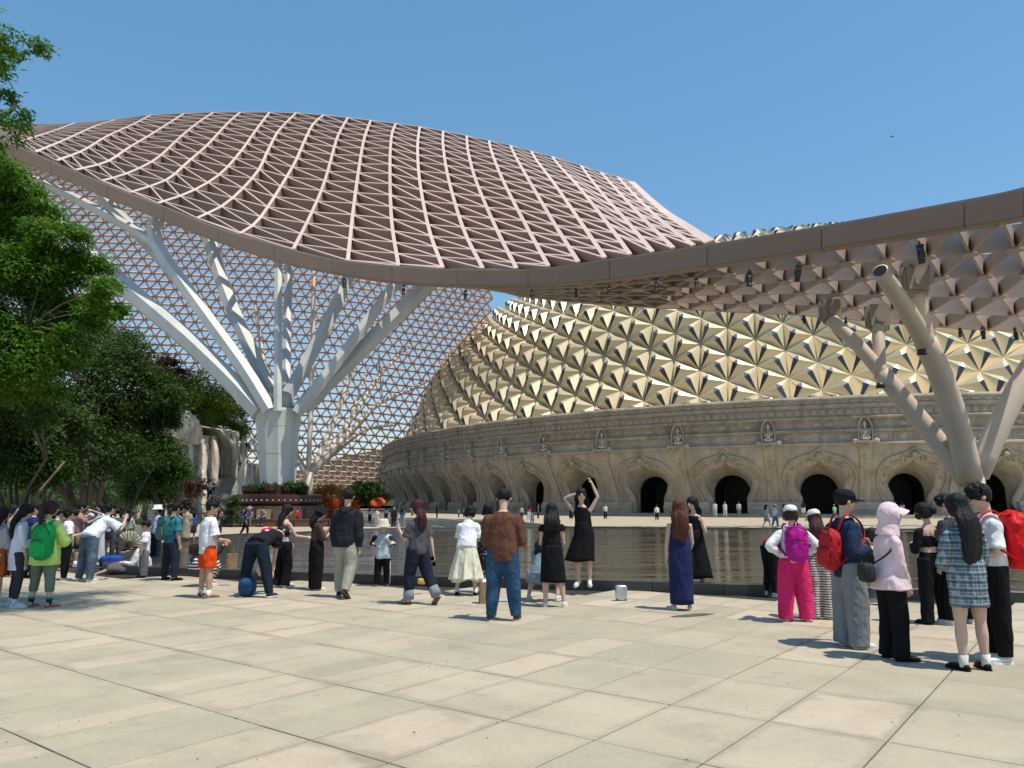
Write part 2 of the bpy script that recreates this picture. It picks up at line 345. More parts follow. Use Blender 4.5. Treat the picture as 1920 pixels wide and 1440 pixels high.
bp = t.nodes.new("ShaderNodeBump"); bp.inputs["Distance"].default_value = 0.17; t.links.new(r0.outputs[0], bp.inputs["Strength"]); t.links.new(n1.outputs[0], bp.inputs["Height"]); t.links.new(bp.outputs[0], bb.inputs["Normal"])
ring = catmull(np.vstack([POOL, POOL[:1]]), 161)[:-1]
q = MB(); q.add([(x, y, 0.135) for x, y in ring], [tuple(range(len(ring)))])
obj('pool_water', q.mesh('pool_water', wm), kind='structure')
kerb = thing('pool_kerb', None, None); tag(kerb, kind='structure')
rr = np.vstack([ring, ring[:1]]); L_ = arc(rr)[-1]; nk = int(L_ / 1.25); pts = resample(rr, nk + 1); tg = nrm(np.gradient(pts, axis=0))
for i in range(nk):
    a, c = pts[i], pts[i + 1]; d = nrm(c - a); nn = np.array([d[1], -d[0]]); gp = d * 0.006; w_ = 0.17
    def corner(p, s, z): n_ = np.array([tg[p][1], -tg[p][0]]); return (*(pts[p] + n_ * s), z)
    q = MB(); V = []
    for z in (-0.02, 0.165, 0.172):
        e = 0.007 if z > 0.17 else 0
        for p, s, sg in ((i, w_, 1), (i + 1, w_, -1), (i + 1, -w_, -1), (i, -w_, 1)):
            x = np.array(corner(p, s - math.copysign(e, s), z)); x[:2] += d * sg * 0.006; V.append(x)
    q.add(V, [(0, 1, 5, 4), (1, 2, 6, 5), (2, 3, 7, 6), (3, 0, 4, 7), (4, 5, 9, 8), (5, 6, 10, 9), (6, 7, 11, 10), (7, 4, 8, 11), (8, 9, 10, 11)])
    q.build('kerb_stone', M['kerb'], kerb)
# wet patch on the slabs
wet = mat('wet_stone', (0.17, 0.135, 0.09), 0.25, var=0.15, vs=5)
for (u, v, w_, h_) in ((1300, 1154, 0.33, 0.17),):
    c = ground(u, v); q = MB(); a = np.linspace(0, 2 * np.pi, 40, endpoint=False)
    r_ = 0.6 + 0.9 * fbm(np.stack([np.cos(a) * 1.6 + 3, np.sin(a) * 1.6, a * 0], -1), 3)
    q.add([(c[0] + w_ * rr_ * math.cos(x) + .12 * rr_ * math.sin(x), c[1] + h_ * rr_ * math.sin(x) + .1 * rr_ * math.cos(x), 0.004) for x, rr_ in zip(a, r_)], [tuple(range(40))])
    obj('water_puddle', q.mesh('water_puddle', wet), kind='stuff')

# ------------------------------------------------------------------ the round hall
EX, EY, EA, EB, ER = 63.26, 196.59, 91.46, 118.61, -0.14
def epos(a, k=1.0):
    x = EA * np.cos(a) * k; y = EB * np.sin(a) * k
    return np.stack([EX + x * math.cos(ER) - y * math.sin(ER), EY + x * math.sin(ER) + y * math.cos(ER)], -1)
def enorm(a):
    x = np.cos(a) / EA; y = np.sin(a) / EB
    return nrm(np.stack([x * math.cos(ER) - y * math.sin(ER), x * math.sin(ER) + y * math.cos(ER)], -1))
aa = np.linspace(np.pi * 0.9, 2 * np.pi + 0.6, 12001); ss = arc(epos(aa)); i0 = np.argmin(abs(aa - np.pi)); ss = ss - ss[i0]
def wall(s, z, out):
    """arc position s, height z, distance outwards -> world"""
    s, z, out = np.broadcast_arrays(np.asarray(s, float), z, out); a = np.interp(s, ss, aa); p = epos(a) + enorm(a) * out[..., None]
    return np.concatenate([p, z[..., None]], -1)
hall = thing('domed_hall', 'vast round stone hall under a faceted gold dome beyond the pool', 'building', (44, 79, 0))
PEAK = [33.8, 41.8, 49.8, 57.8, 65.8, 73.8, 81.8, 89.5, 97.5, 105.5, 113.1, 121.8, 131.4, 141.4, 151.4, 160.7, 169.5, 178.6, 187.6, 196.6]
MID = [PEAK[0] - 4.0] + [(PEAK[i] + PEAK[i + 1]) / 2 for i in range(len(PEAK) - 1)] + [PEAK[-1] + 4.5]
def inw(z):      # how far the wall leans back below the ledge
    f = np.clip((7.7 - np.asarray(z, float)) / 6.0, 0, 1); f = f * f * (3 - 2 * f); return -2.5 * f
def outline(P, n=37): return resample(np.array(P, float), n)
def half_sym(P):
    P = list(P); return np.array(P + [(-x, z) for x, z in P[::-1][1:]])
for bi, s0 in enumerate(PEAK):
    lw, rw = s0 - MID[bi], MID[bi + 1] - s0; k = (lw + rw) / 9.6
    og = catmull(half_sym([(-2.95 * k, 1.55), (-3.5 * k, 2.7), (-3.85 * k, 4.0), (-3.55 * k, 5.35), (-2.55 * k, 6.3), (-1.25 * k, 6.72), (-0.5 * k, 6.98), (0, 7.4)]), 37)
    def scale(o, d): c = np.array([0, 3.2]); r = o - c; return c + r * (1 - d / np.maximum(np.linalg.norm(r, axis=1), 1e-6))[:, None]
    og2 = scale(og, 0.26); og3 = scale(og, 1.25); og3[:, 1] = np.minimum(og3[:, 1], 6.1)
    door = [(-2.1 * k, 0.0), (-2.1 * k, 1.3), (-2.1 * k, 2.7)] + [(-2.1 * k * math.cos(x), 2.7 + 2.05 * math.sin(x)) for x in np.linspace(0.15, math.pi / 2, 8)]
    door = outline(half_sym(door)); dj = door
    rect = outline(np.array([(-lw + .5, 1.5), (-lw + .5, 7.7), (rw - .5, 7.7), (rw - .5, 1.5)]), 37)
    def P3(o, out, extra=0.0): return wall(s0 + o[:, 0], o[:, 1], out + extra)
    q = MB()
    q.grid(np.array([P3(rect, inw(rect[:, 1])), P3(og * 0.5 + rect * 0.5, inw((og * 0.5 + rect * 0.5)[:, 1])), P3(og, inw(og[:, 1]))]))
    q.build('bay_wall', M['stone'], hall, smooth=True)
    q = MB(); q.grid(np.array([P3(og, inw(og[:, 1]) - .02), P3(og, inw(og[:, 1]) + .17), P3(og * .5 + og2 * .5, inw(og[:, 1]) + .25), P3(og2, inw(og2[:, 1]) + .15), P3(og2, inw(og2[:, 1]) - .1)]))
    q.build('arch_frame', M['stone'], hall, smooth=True)
    low = np.clip((og3[:, 1] - 1.2) / 1.5, 0, 1)
    rows = [P3(og2, inw(og2[:, 1]) - .08), P3((og2 + og3) / 2, inw(((og2 + og3) / 2)[:, 1]) - .05), P3(og3, inw(og3[:, 1]) - .15)]
    d3 = inw(og3[:, 1]) - .15
    for f in (0.12, 0.3, 0.5, 0.7, 0.86, 1.0):
        o = og3 * (1 - f ** 1.25) + door * f ** 1.25; rows.append(P3(o, d3 * (1 - f) + (-4.3) * f))
    q = MB(); q.grid(np.array(rows)); EG = np.array([r_[[0, -1]] for r_ in rows])
    for e_ in (0, 1): lo_ = EG[:, e_].copy(); lo_[:, 2] = 0; q.grid(np.array([EG[:, e_], lo_]))
    q.build('arch_soffit', M['stone'], hall, smooth=True)
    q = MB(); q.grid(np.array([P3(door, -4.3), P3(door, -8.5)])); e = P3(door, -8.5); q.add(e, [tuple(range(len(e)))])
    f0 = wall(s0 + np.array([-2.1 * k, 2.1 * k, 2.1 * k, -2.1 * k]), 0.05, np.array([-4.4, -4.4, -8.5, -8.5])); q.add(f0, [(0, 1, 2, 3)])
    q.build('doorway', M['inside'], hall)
    # carved scrollwork over the arch
    q = MB(); r_ = random.Random(bi)
    for tt in np.linspace(0.14, 0.86, 34):
        j = int(tt * 36); o = og2[j] * 0.45 + og3[j] * 0.55 + np.array([r_.uniform(-.16, .16), r_.uniform(-.16, .16)])
        fac = 1 - abs(tt - .5) * 1.3; rad = (0.10 + .13 * fac * r_.random())
        c = wall(s0 + o[0], o[1], float(inw(o[1])) - .02); q.ell(c, (rad * r_.uniform(.8, 1.7), .16, rad), n=7, m=5)
    c = wall(s0, 6.55, .05); q.ell(c, (.33, .25, .33), n=12, m=7)
    for sgn in (-1, 1):
        for a0 in (0.0, 1.0):
            t_ = np.linspace(0, 4.2, 14); rr2 = 0.34 * (1 - t_ / 5.2); cx = sgn * (0.95 + a0 * 1.1) * k; cz = 6.15 - a0 * .55
            P = wall(s0 + cx + sgn * rr2 * np.cos(t_ + a0), cz + rr2 * np.sin(t_ + a0), inw(cz) + .06); q.tube(P, .055, 5)
    q.build('scroll_carving', M['stone'], hall, smooth=True, kind='stuff')
for bi, s0 in enumerate(MID):
    z = np.array([1.5, 2.2, 3, 3.8, 4.6, 5.4, 6.2, 7.0, 7.45, 7.46, 7.7]); hw = np.array([.62, .58, .54, .52, .52, .53, .55, .6, .62, .85, .85]); o = inw(z) + np.array([.22] * 9 + [.5, .5])
    q = MB(); q.grid(np.array([wall(s0 - hw, z, o - .6), wall(s0 - hw, z, o), wall(s0 + hw, z, o), wall(s0 + hw, z, o - .6)]))
    q.build('pilaster', M['stone'], hall)
    q = MB()
    for zz in np.arange(1.9, 6.8, .42): q.ell(wall(s0 + random.uniform(-.12, .12), zz, float(inw(zz)) + .24), (.2, .1, .13), n=7, m=5)
    q.build('pilaster_carving', M['stone'], hall, smooth=True, kind='stuff')
    for sg in (1,):
        zz = np.array([0, .35, .36, .8, .81, 1.2, 1.21, 1.66]); ex = np.array([.12, .12, 0, 0, .05, .05, 0, 0]); kf = lambda i_: (MID[i_ + 1] - MID[i_]) / 9.6
        hr_ = (PEAK[bi] - s0 - 2.11 * kf(bi) if bi < len(PEAK) else 2.8) + 0 * ex; hl_ = (s0 - PEAK[bi - 1] - 2.11 * kf(bi - 1) if bi > 0 else 2.8) + 0 * ex; oo = np.array([-1.75, -1.75, -1.85, -1.85, -1.8, -1.8, -1.9, -2.0])
        q = MB(); q.grid(np.array([wall(s0 - hl_, zz, oo - 3.2), wall(s0 - hl_, zz, oo + ex), wall(s0, zz, oo + ex), wall(s0 + hr_, zz, oo + ex), wall(s0 + hr_, zz, oo - 3.2)]))
        q.add(wall(s0 + np.array([-hl_[-1], hr_[-1], hr_[-1], -hl_[-1]]), 1.66, np.array([-2.0, -2.0, -4.9, -4.9])), [(0, 1, 2, 3)])
        q.build('plinth_block', M['stone'], hall)
# continuous mouldings (profile swept round the ellipse)
S_ = np.linspace(20, 215, 160)
def sweep(prof, name, m, smooth=False, wave=None):
    G = []
    for (o, z) in prof: G.append(wall(S_, z, o + (wave(S_) if wave is not None else 0)))
    q = MB(); q.grid(np.array(G)); return q.build(name, m, hall, smooth)
sweep([(-3, -.02), (-0.2, -.02), (-0.2, .16), (-.55, .16), (-.55, .33), (-9, .33)][::-1], 'entrance_steps', M['stone'])
sweep([(-4.6, 7.6), (.1, 7.6), (.42, 7.68), (.42, 7.86), (.2, 7.95), (.12, 8.0), (.12, 8.95), (.3, 9.05)], 'ledge_and_frieze', M['stone'])
wv = lambda s: 0.16 * np.sin(s * 2 * np.pi / 9.7 + .6)
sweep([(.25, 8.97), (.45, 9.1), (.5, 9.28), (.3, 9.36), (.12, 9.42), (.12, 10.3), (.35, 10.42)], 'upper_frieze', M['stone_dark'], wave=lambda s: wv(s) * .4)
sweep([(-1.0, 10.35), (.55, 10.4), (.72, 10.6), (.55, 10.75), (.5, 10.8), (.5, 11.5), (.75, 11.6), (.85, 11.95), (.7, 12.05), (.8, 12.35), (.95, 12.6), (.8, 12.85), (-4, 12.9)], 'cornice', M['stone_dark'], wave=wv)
# frieze panels, diamonds
for s0 in np.arange(76, 200, 1.9):
    if min(abs(s0 - m_) for m_ in MID) < 1.15: continue
    q = MB(); a, z0, z1 = .78, 8.12, 8.86
    for d_, o1, o2 in ((0, .12, .2),):
        P = lambda e, o: wall(s0 + np.array([-a + e, a - e, a - e, -a + e]), np.array([z0 + e, z0 + e, z1 - e, z1 - e]), o)
        q.loft([P(0, .11), P(0, .21), P(.08, .21), P(.12, .13)], caps=False)
    q.ell(wall(s0, 8.49, .13), (.42, .1, .22), n=9, m=5)
    q.build('frieze_panel', M['stone'], hall)
for s0 in np.arange(76, 200, 1.42):
    if min(abs(s0 - m_) for m_ in MID) < 1.1: continue
    q = MB(); c = wall(s0, 9.86, .24); P = wall(s0 + np.array([-.62, 0, .62, 0]), 9.86 + np.array([0, -.33, 0, .33]), .13); q.add(np.vstack([P, c[None]]), [(0, 1, 4), (1, 2, 4), (2, 3, 4), (3, 0, 4)])
    q.build('diamond_boss', M['stone'], hall)
# lotus petals of the cornice, shared mesh
pm = MB(); pm.ell((0, 0, .33), (.36, .14, .36), n=10, m=7, p=.75); pm.ell((0, .09, .25), (.2, .1, .2), n=8, m=5); pm = pm.mesh('lotus_petal', M['stone'], True)
pm2 = MB(); pm2.ell((0, 0, .17), (.46, .1, .16), n=10, m=5, p=.8); pm2 = pm2.mesh('scale_petal', M['stone'], True)
for (z_, o_, st, me_) in ((10.82, .5, .86, pm), (12.05, .78, 1.15, pm2)):
    for s0 in np.arange(78, 200, st):
        p = wall(s0, z_, o_ + float(wv(s0))); a = np.interp(s0, ss, aa); n_ = enorm(np.array([a]))[0]
        o = obj(me_.name, me_, hall, loc=tuple(p - base_of(hall)), rotz=math.atan2(n_[1], n_[0]) - math.pi / 2)
# niches with seated stone figures
def seated_figure(tilt):
    q = MB(); q.ell((0, 0, .12), (.52, .3, .13), n=12, m=6); q.ell((-.3, .06, .2), (.22, .2, .12)); q.ell((.3, .06, .2), (.22, .2, .12))
    q.tube([(0, -.02, .15), (0, -.04, .45), (0, -.05, .75), (0, -.04, .95)], [.27, .23, .28, .12], 12, flat=.62, lat=(1, 0, 0))
    q.tube([(0, -.04, .9), (0, -.03, 1.08)], .085, 8); q.ell((0, -.01, 1.2), (.15, .165, .19), n=12, m=9); q.ell((0, -.04, 1.4), (.075, .075, .075)); q.ell((0, .14, 1.19), (.025, .03, .03), n=6, m=4)
    for sg in (-1, 1): q.ell((sg * .155, -.02, 1.16), (.025, .04, .09), n=6, m=5)
    if tilt == 0: arms = ([(-.3, -.04, .82), (-.4, .02, .5), (-.2, .25, .3)], [(.3, -.04, .82), (.4, .02, .5), (.2, .25, .3)])
    elif tilt == 1: arms = ([(-.3, -.04, .82), (-.4, .02, .5), (-.36, .25, .78)], [(.3, -.04, .82), (.4, .02, .5), (.15, .25, .33)])
    else: arms = ([(-.3, -.04, .82), (-.38, .02, .52), (-.06, .26, .68)], [(.3, -.04, .82), (.38, .02, .52), (.06, .26, .62)])
    for A in arms: q.tube(catmull(A, 6), [.095, .09, .085, .075, .065, .06], 8); q.ell(A[-1], (.06, .06, .07), n=7, m=5)
    return q.mesh('seated_statue', M['statue'], True)
figs = [seated_figure(k) for k in range(3)]
nm = MB(); on = catmull(half_sym([(-.72, 0), (-.76, .8), (-.74, 1.6), (-.5, 2.25), (-.18, 2.55), (0, 2.85)]), 21); inn = on * np.array([.8, .9]) + np.array([0, .08])
G3 = lambda o, y: np.stack([o[:, 0], np.full(len(o), y), o[:, 1]], -1)
nm.grid(np.array([G3(on, -.3), G3(on, .34), G3(on * .95 + inn * .05, .4), G3(inn, .36), G3(inn, -.05)])); e = G3(inn, -.05); nm.add(e, [tuple(range(len(e)))]); e = G3(on, .36)
nm.box((0, .2, -.06), (1.7, .7, .2)); nm.box((0, .1, -.3), (1.35, .5, .3)); nm.ell((0, .2, -.52), (.5, .3, .22), n=10, m=6)
for sg in (-1, 1): nm.ell((sg * 1.05, .3, .0), (.34, .22, .3), n=9, m=6)
nm = nm.mesh('niche', M['stone'], False)
for bi, s0 in enumerate(MID):
    if s0 < 75: continue
    a = np.interp(s0, ss, aa); n_ = enorm(np.array([a]))[0]; rz = math.atan2(n_[1], n_[0]) - math.pi / 2
    o = obj('niche', nm, hall, loc=tuple(wall(s0, 8.0, .22) - base_of(hall)), rotz=rz)
    f = obj('seated_statue', figs[bi % 3], o, loc=(0, .16, .08)); f.scale = (1.08, 1.0, 1.45)
# ------------------------------------------------------------------ dome of folded panels
TK = [0, .15, .3, .45, .6, .75, .9, 1.0, 1.04]; KV = [.963, .925, .897, .845, .761, .554, .381, .184, .0]
hz = catmull(np.array([(12.3 + 48.2 * a, k) for a, k in zip(TK, KV)]), 400); hs = arc(np.stack([hz[:, 0], hz[:, 1] * 100], -1))
MC = 158; rows = [0.2]
while rows[-1] < hs[-1] - 3:
    kk = np.interp(rows[-1], hs, hz[:, 1]); rows.append(rows[-1] + max(1.2, 4.35 * kk ** 0.9))
rows = np.array(rows)
def dome_pt(r, j, out=0.0):
    sv = np.interp(r, np.arange(len(rows)), rows); z = np.interp(sv, hs, hz[:, 0]); k = np.interp(sv, hs, hz[:, 1])
    a = 2 * np.pi * j / MC; xy = epos(np.array([a]), k)[0]
    return np.array([xy[0], xy[1], z])
cen = np.array([EX, EY, 0.0]); tris = []
NR = len(rows)
for j in range(MC):
    off = 0.5 * (j % 2)
    for r in range(-1, NR - 1):
        A = (r + off, j); B = (r + 1 + off, j); C = (r + off + .5, j + 1); D = (r + off - .5, j + 1)
        tris.append((A, B, C)); tris.append((A, D, C))
cand = []
for T in tris:
    P = [dome_pt(max(r, 0), j) for r, j in T]
    n_ = np.cross(P[1] - P[0], P[2] - P[0]); A2 = np.linalg.norm(n_)
    if A2 < 0.3: continue
    n_ /= A2; c = (P[0] + P[1] + P[2]) / 3
    if n_ @ np.array([c[0] - EX, c[1] - EY, 25]) < 0: n_ = -n_; P = [P[0], P[2], P[1]]
    L = math.sqrt(A2); ap = c + n_ * 0.31 * L
    cap = []
    for k in range(3):       # cap corner k looks at the edge opposite node k
        m = (P[(k + 1) % 3] + P[(k + 2) % 3]) / 2; cap.append(ap + (m - c) * .34)
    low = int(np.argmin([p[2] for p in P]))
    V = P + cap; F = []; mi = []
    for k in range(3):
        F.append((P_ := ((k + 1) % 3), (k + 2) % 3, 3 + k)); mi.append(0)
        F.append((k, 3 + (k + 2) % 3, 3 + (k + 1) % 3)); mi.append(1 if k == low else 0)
    F.append((3, 4, 5)); mi.append(2)
    front = n_ @ (np.array([0, 0, CAMZ]) - c) > -0.25 * np.linalg.norm(c)
    u, v = proj(c); vis = front and -40 < u < 1960 and (380 < v < 860)
    cand.append((0 if vis else 1, np.linalg.norm(c) / L, V, F, mi))
cand.sort(key=lambda q: (q[0], q[1]))
rest = MB()
def fix(V, F):     # faces outwards from the panel's own base
    V = np.array(V); c = V[:3].mean(0); n_ = V[3:].mean(0) - c; out = []
    for f in F:
        a, b_, d_ = V[f[0]], V[f[1]], V[f[2]]; m = np.cross(b_ - a, d_ - a); out.append(f if m @ ((a + b_ + d_) / 3 - (c - n_)) > 0 else (f[0], f[2], f[1]))
    return out
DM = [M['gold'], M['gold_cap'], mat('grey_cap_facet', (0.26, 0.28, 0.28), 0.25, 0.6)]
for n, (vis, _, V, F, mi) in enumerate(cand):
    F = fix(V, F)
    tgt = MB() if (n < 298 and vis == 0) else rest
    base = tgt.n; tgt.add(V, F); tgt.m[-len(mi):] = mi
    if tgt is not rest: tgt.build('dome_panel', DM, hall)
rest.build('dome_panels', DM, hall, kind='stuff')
print('panels', len(cand), sum(1 for c in cand if c[0] == 0))
# ------------------------------------------------------------------ the great canopy
FE = [(-70, 245, 275, 63), (25, 270, 298, 63), (95, 300, 325, 62.5), (201, 345, 371, 61.5), (307, 386, 414, 60), (410, 427, 454, 58.5), (514, 457, 488, 56.5), (622, 485, 511, 54.5), (735, 497, 528, 52), (857, 503, 535, 49.5), (990, 503, 534, 47), (1143, 483, 523, 44), (1326, 456, 499, 41), (1540, 421, 466, 37.5), (1808, 372, 425, 33.5), (1920, 348, 406, 31.5), (2200, 270, 340, 27.5), (2560, 150, 235, 24)]
FE = np.array(FE, float); FU = FE[:, 0]
FTOP = np.array([atY(u, a, d) for u, a, b_, d in FE]); FBOT = np.array([atY(u, b_, d + .55) for u, a, b_, d in FE])
fi = np.linspace(0, len(FE) - 1, 60 * (len(FE) - 1) + 1); FT = catmull(FTOP, fi); FB = catmull(FBOT, fi); FUU = np.array([proj(p)[0] for p in FB])
def fas(u, P): return np.array([np.interp(u, FUU, P[:, k]) for k in range(3)])
canopy = thing('lattice_canopy', 'vast rose beige steel lattice canopy arching over the plaza', 'canopy', (-30, 110, 0))
for k in range(len(FE) - 1):
    i = np.arange(k * 60, k * 60 + 61, 6); T = FT[i].copy(); B = FB[i].copy(); d = nrm(np.gradient((T + B) / 2, axis=0)); back = nrm(np.cross(np.array([0, 0, 1.0]), -d)); back[back[:, 1] < 0] *= -1
    for A in (T, B): A[0] += d[0] * .02; A[-1] -= d[-1] * .02
    up = nrm(T - B)
    ringA = np.array([[t_ - up_ * .16, t_ - up_ * .04 + bk * .05, t_ + bk * .18, t_ + bk * .75, b_ + bk * .75, b_ + bk * .1, b_ + up_ * .06] for t_, b_, bk, up_ in zip(T, B, back, up)])
    MBx = MB().loft(ringA); MBx.build('fascia_panel', M['fascia'], canopy)
def ribs(P, N, w_, h_, q=None):
    """box rib along P: outer face on the surface, depth h inward (-N)"""
    P = np.asarray(P); N = nrm(N)
    T = nrm(np.gradient(P, axis=0)) if len(P) > 2 else nrm(np.repeat(P[1:] - P[:1], 2, 0)); X = nrm(np.cross(T, N)) * (w_ / 2)
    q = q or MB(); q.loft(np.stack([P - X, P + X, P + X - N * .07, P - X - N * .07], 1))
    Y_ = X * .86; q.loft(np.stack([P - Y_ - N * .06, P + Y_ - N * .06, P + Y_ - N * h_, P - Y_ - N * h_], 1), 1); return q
# front shell: the long ribs, each followed from the fascia up to the skyline
RB = [[(-45, 250), (0, 238), (40, 232), (75, 235)], [(25, 267), (62, 257), (105, 243), (140, 230)], [(67, 284), (120, 262), (175, 237), (215, 224)], [(107, 300), (155, 282), (200, 255), (250, 232), (282, 215)],
      [(142, 318), (200, 303), (240, 277), (282, 252), (345, 212)], [(192, 338), (237, 325), (292, 298), (337, 257), (370, 230), (400, 210)],
      [(245, 360), (312, 337), (350, 305), (390, 270), (425, 232), (450, 210)], [(297, 380), (355, 360), (410, 328), (450, 285), (480, 243), (505, 210)],
      [(370, 408), (425, 380), (480, 325), (502, 282), (522, 245), (555, 211)], [(450, 437), (480, 417), (507, 380), (532, 340), (555, 300), (570, 265), (587, 232), (607, 215)],
      [(550, 466), (580, 407), (605, 350), (620, 300), (633, 255), (652, 220)], [(652, 487), (662, 395), (672, 320), (682, 262), (695, 225)], [(747, 497), (734, 412), (731, 312), (734, 255), (742, 231)],
      [(830, 501), (805, 432), (787, 340), (783, 275), (787, 237)], [(905, 502), (870, 432), (842, 340), (831, 275), (831, 245)], [(968, 502), (929, 425), (893, 340), (878, 285), (875, 254)],
      [(1028, 498), (985, 420), (944, 340), (922, 285), (917, 263)], [(1084, 490), (1040, 420), (993, 340), (966, 292), (957, 272)], [(1134, 482), (1088, 415), (1040, 345), (1008, 303), (996, 283)],
      [(1181, 476), (1135, 413), (1085, 350), (1050, 312), (1035, 293)], [(1223, 471), (1177, 416), (1134, 368), (1105, 332), (1089, 310)], [(1262, 464), (1213, 416), (1174, 375), (1145, 343), (1126, 322)],
      [(1300, 459), (1245, 418), (1210, 386), (1178, 353), (1158, 331)], [(1330, 452), (1277, 417), (1246, 396), (1212, 367), (1184, 340)]]
dtop = lambda u: np.interp(u, [-100, 140, 300, 450, 600, 742, 917, 1035, 1107, 1184], [93, 94, 93, 92, 90, 86, 80, 74, 69, 63])
VR = np.array([0, .069, .147, .232, .328, .42, .506, .59, .66, .73, .79, .846, .888, .927, .961, 1.0]); RR = np.arange(16) / 15.0
CELL = 2.75; rib_rows = []; rib_bot = []
for P in RB:
    P = np.array(P, float); C = catmull(P, 61); f = (C[0, 1] - C[:, 1]) / max(C[0, 1] - C[-1, 1], 1e-6); f = np.clip(np.maximum.accumulate(f), 0, 1)
    r = np.interp(f, VR, RR) * 0.6 + np.linspace(0, 1, 61) * .4; u0 = C[0, 0]; db = np.interp(u0, FU, FE[:, 3]) + .6; dt = dtop(C[-1, 0]); W3 = np.array([atY(u, v, db + (dt - db) * rr_) for (u, v), rr_ in zip(C, r)])
    s_ = arc(W3); n = int(s_[-1] / CELL); t_ = s_[-1] - np.arange(n + 1) * CELL
    rib_rows.append(resample(W3, t_)); rib_bot.append(W3[0])
NRB = len(RB)
def rib_pt(i, k): return rib_rows[i][k] if k < len(rib_rows[i]) else rib_bot[i]
maxk = max(len(r) for r in rib_rows)
GR = np.array([[rib_pt(i, k) for k in range(maxk + 1)] for i in range(NRB)])
GN = np.zeros_like(GR)
for i in range(NRB):
    a, c = max(i - 1, 0), min(i + 1, NRB - 1)
    for k in range(maxk + 1):
        du = GR[c, k] - GR[a, k]; dv = GR[i, max(k - 1, 0)] - GR[i, min(k + 1, len(rib_rows[i]) if len(rib_rows[i]) > k else k)]
        if np.linalg.norm(dv) < .1: dv = rib_rows[i][-1] - rib_bot[i] if len(rib_rows[i]) else np.array([0, 1, 1.0])
        if np.linalg.norm(dv) < .1: dv = np.array([0, .8, .5])
        n_ = np.cross(du, dv); GN[i, k] = n_ / max(np.linalg.norm(n_), 1e-6)
GN[GN[..., 2] < 0] *= -1
for i in range(NRB):
    L_ = len(rib_rows[i]); P = np.vstack([rib_rows[i], rib_bot[i][None]]); N = GN[i, :L_ + 1]
    ribs(P, N, .28 if i < NRB - 1 else .6, 1.25).build('main_rib', [M['rib_lit'], M['pink']], canopy)
for k in range(maxk):
    idx = [i for i in range(NRB) if len(rib_rows[i]) > k]
    if len(idx) < 2: continue
    if idx[0] > 0: idx = [idx[0] - 1] + idx
    P = np.array([GR[i, k] for i in idx]); N = np.array([GN[i, k] for i in idx])
    ribs(P - N * .01, N, .125, 1.2).build('purlin', [M['rib_lit'], M['pink']], canopy)
for s0 in range(-maxk, NRB):
    idx = [(i, i - s0) for i in range(NRB) if 0 <= i - s0 <= maxk and i - s0 <= len(rib_rows[i])]
    if len(idx) < 2: continue
    P = np.array([GR[i, k] for i, k in idx]); N = np.array([GN[i, k] for i, k in idx])
    ribs(P - N * .02, N, .125, .6).build('diagonal_brace', [M['rib_lit'], M['pink']], canopy)
# back of the shell: over the top and down to the ground, triangulated
STN = [(-330, 150, (-60, 238, 93)), (-20, 162, (80, 234, 93)), (200, 173, (220, 223, 93)), (380, 181, (380, 212, 92)), (530, 185, (540, 211, 91)), (660, 186, (680, 223, 88)), (770, 184, (850, 247, 83)), (900, 176, (985, 280, 77))]
HF = [0, .16, .36, .54, .67, .76, .83, .90, 1.0]; ZF = [1.0, 1.05, 1.07, .95, .77, .56, .36, .2, .085]
prof = []
for ug, dg, (ur, vr, dr) in STN:
    Rg = atY(ur, vr, dr); G = np.array([(ug - 960) / FPX * dg, dg, 0.0]); zr = Rg[2]
    prof.append([np.array([*(Rg[:2] + (G[:2] - Rg[:2]) * h), (Rg[2] if h == 0 else zr * z) - (.3 if h == 0 else 0)]) for h, z in zip(HF, ZF)])
prof = np.array(prof)
NU, NV = 50, 62
U1 = np.array([catmull(prof[:, k], 240) for k in range(len(HF))]); U1 = np.array([resample(U1[k], NU * 2 + 1) for k in range(len(HF))])      # (prof, 2NU+1, 3)
BG = np.array([resample(catmull(U1[:, i], 120), NV + 1) for i in range(NU * 2 + 1)])                                                          # (col, row, 3)
BN = nrm(np.cross(np.gradient(BG, axis=0), np.gradient(BG, axis=1)))
flip = (BN * (BG - np.array([-20, 110, 5]))).sum(-1) < 0; BN[flip] *= -1
def bnode(x2, r): return BG[x2, r], BN[x2, r]
BW, BD = .36, .32
for r in range(2, NV + 1):
    ribs(BG[::2, r] if r % 2 == 0 else BG[1::2, r], BN[::2, r] if r % 2 == 0 else BN[1::2, r], BW * 1.15, BD).build('ring_beam', [M['back'], M['back']], canopy)
for sg in (1, -1):
    for x0 in range(-NV - NU * 2, NU * 2 + NV * 2 + 1):
        if x0 % 2: continue
        idx = [(x0 + sg * r, r) for r in range(1, NV + 1) if 0 <= x0 + sg * r <= NU * 2]
        if len(idx) < 3: continue
        P = np.array([BG[a, r] for a, r in idx]); N = np.array([BN[a, r] for a, r in idx])
        ribs(P - N * .02, N, BW * .8, BD * .9).build('diagonal_brace', [M['back'], M['back']], canopy)
ribs(BG[::2, NV] - np.array([0, 0, .5]), BN[::2, NV], 1.0, .8).build('ground_beam', M['pink'], canopy)
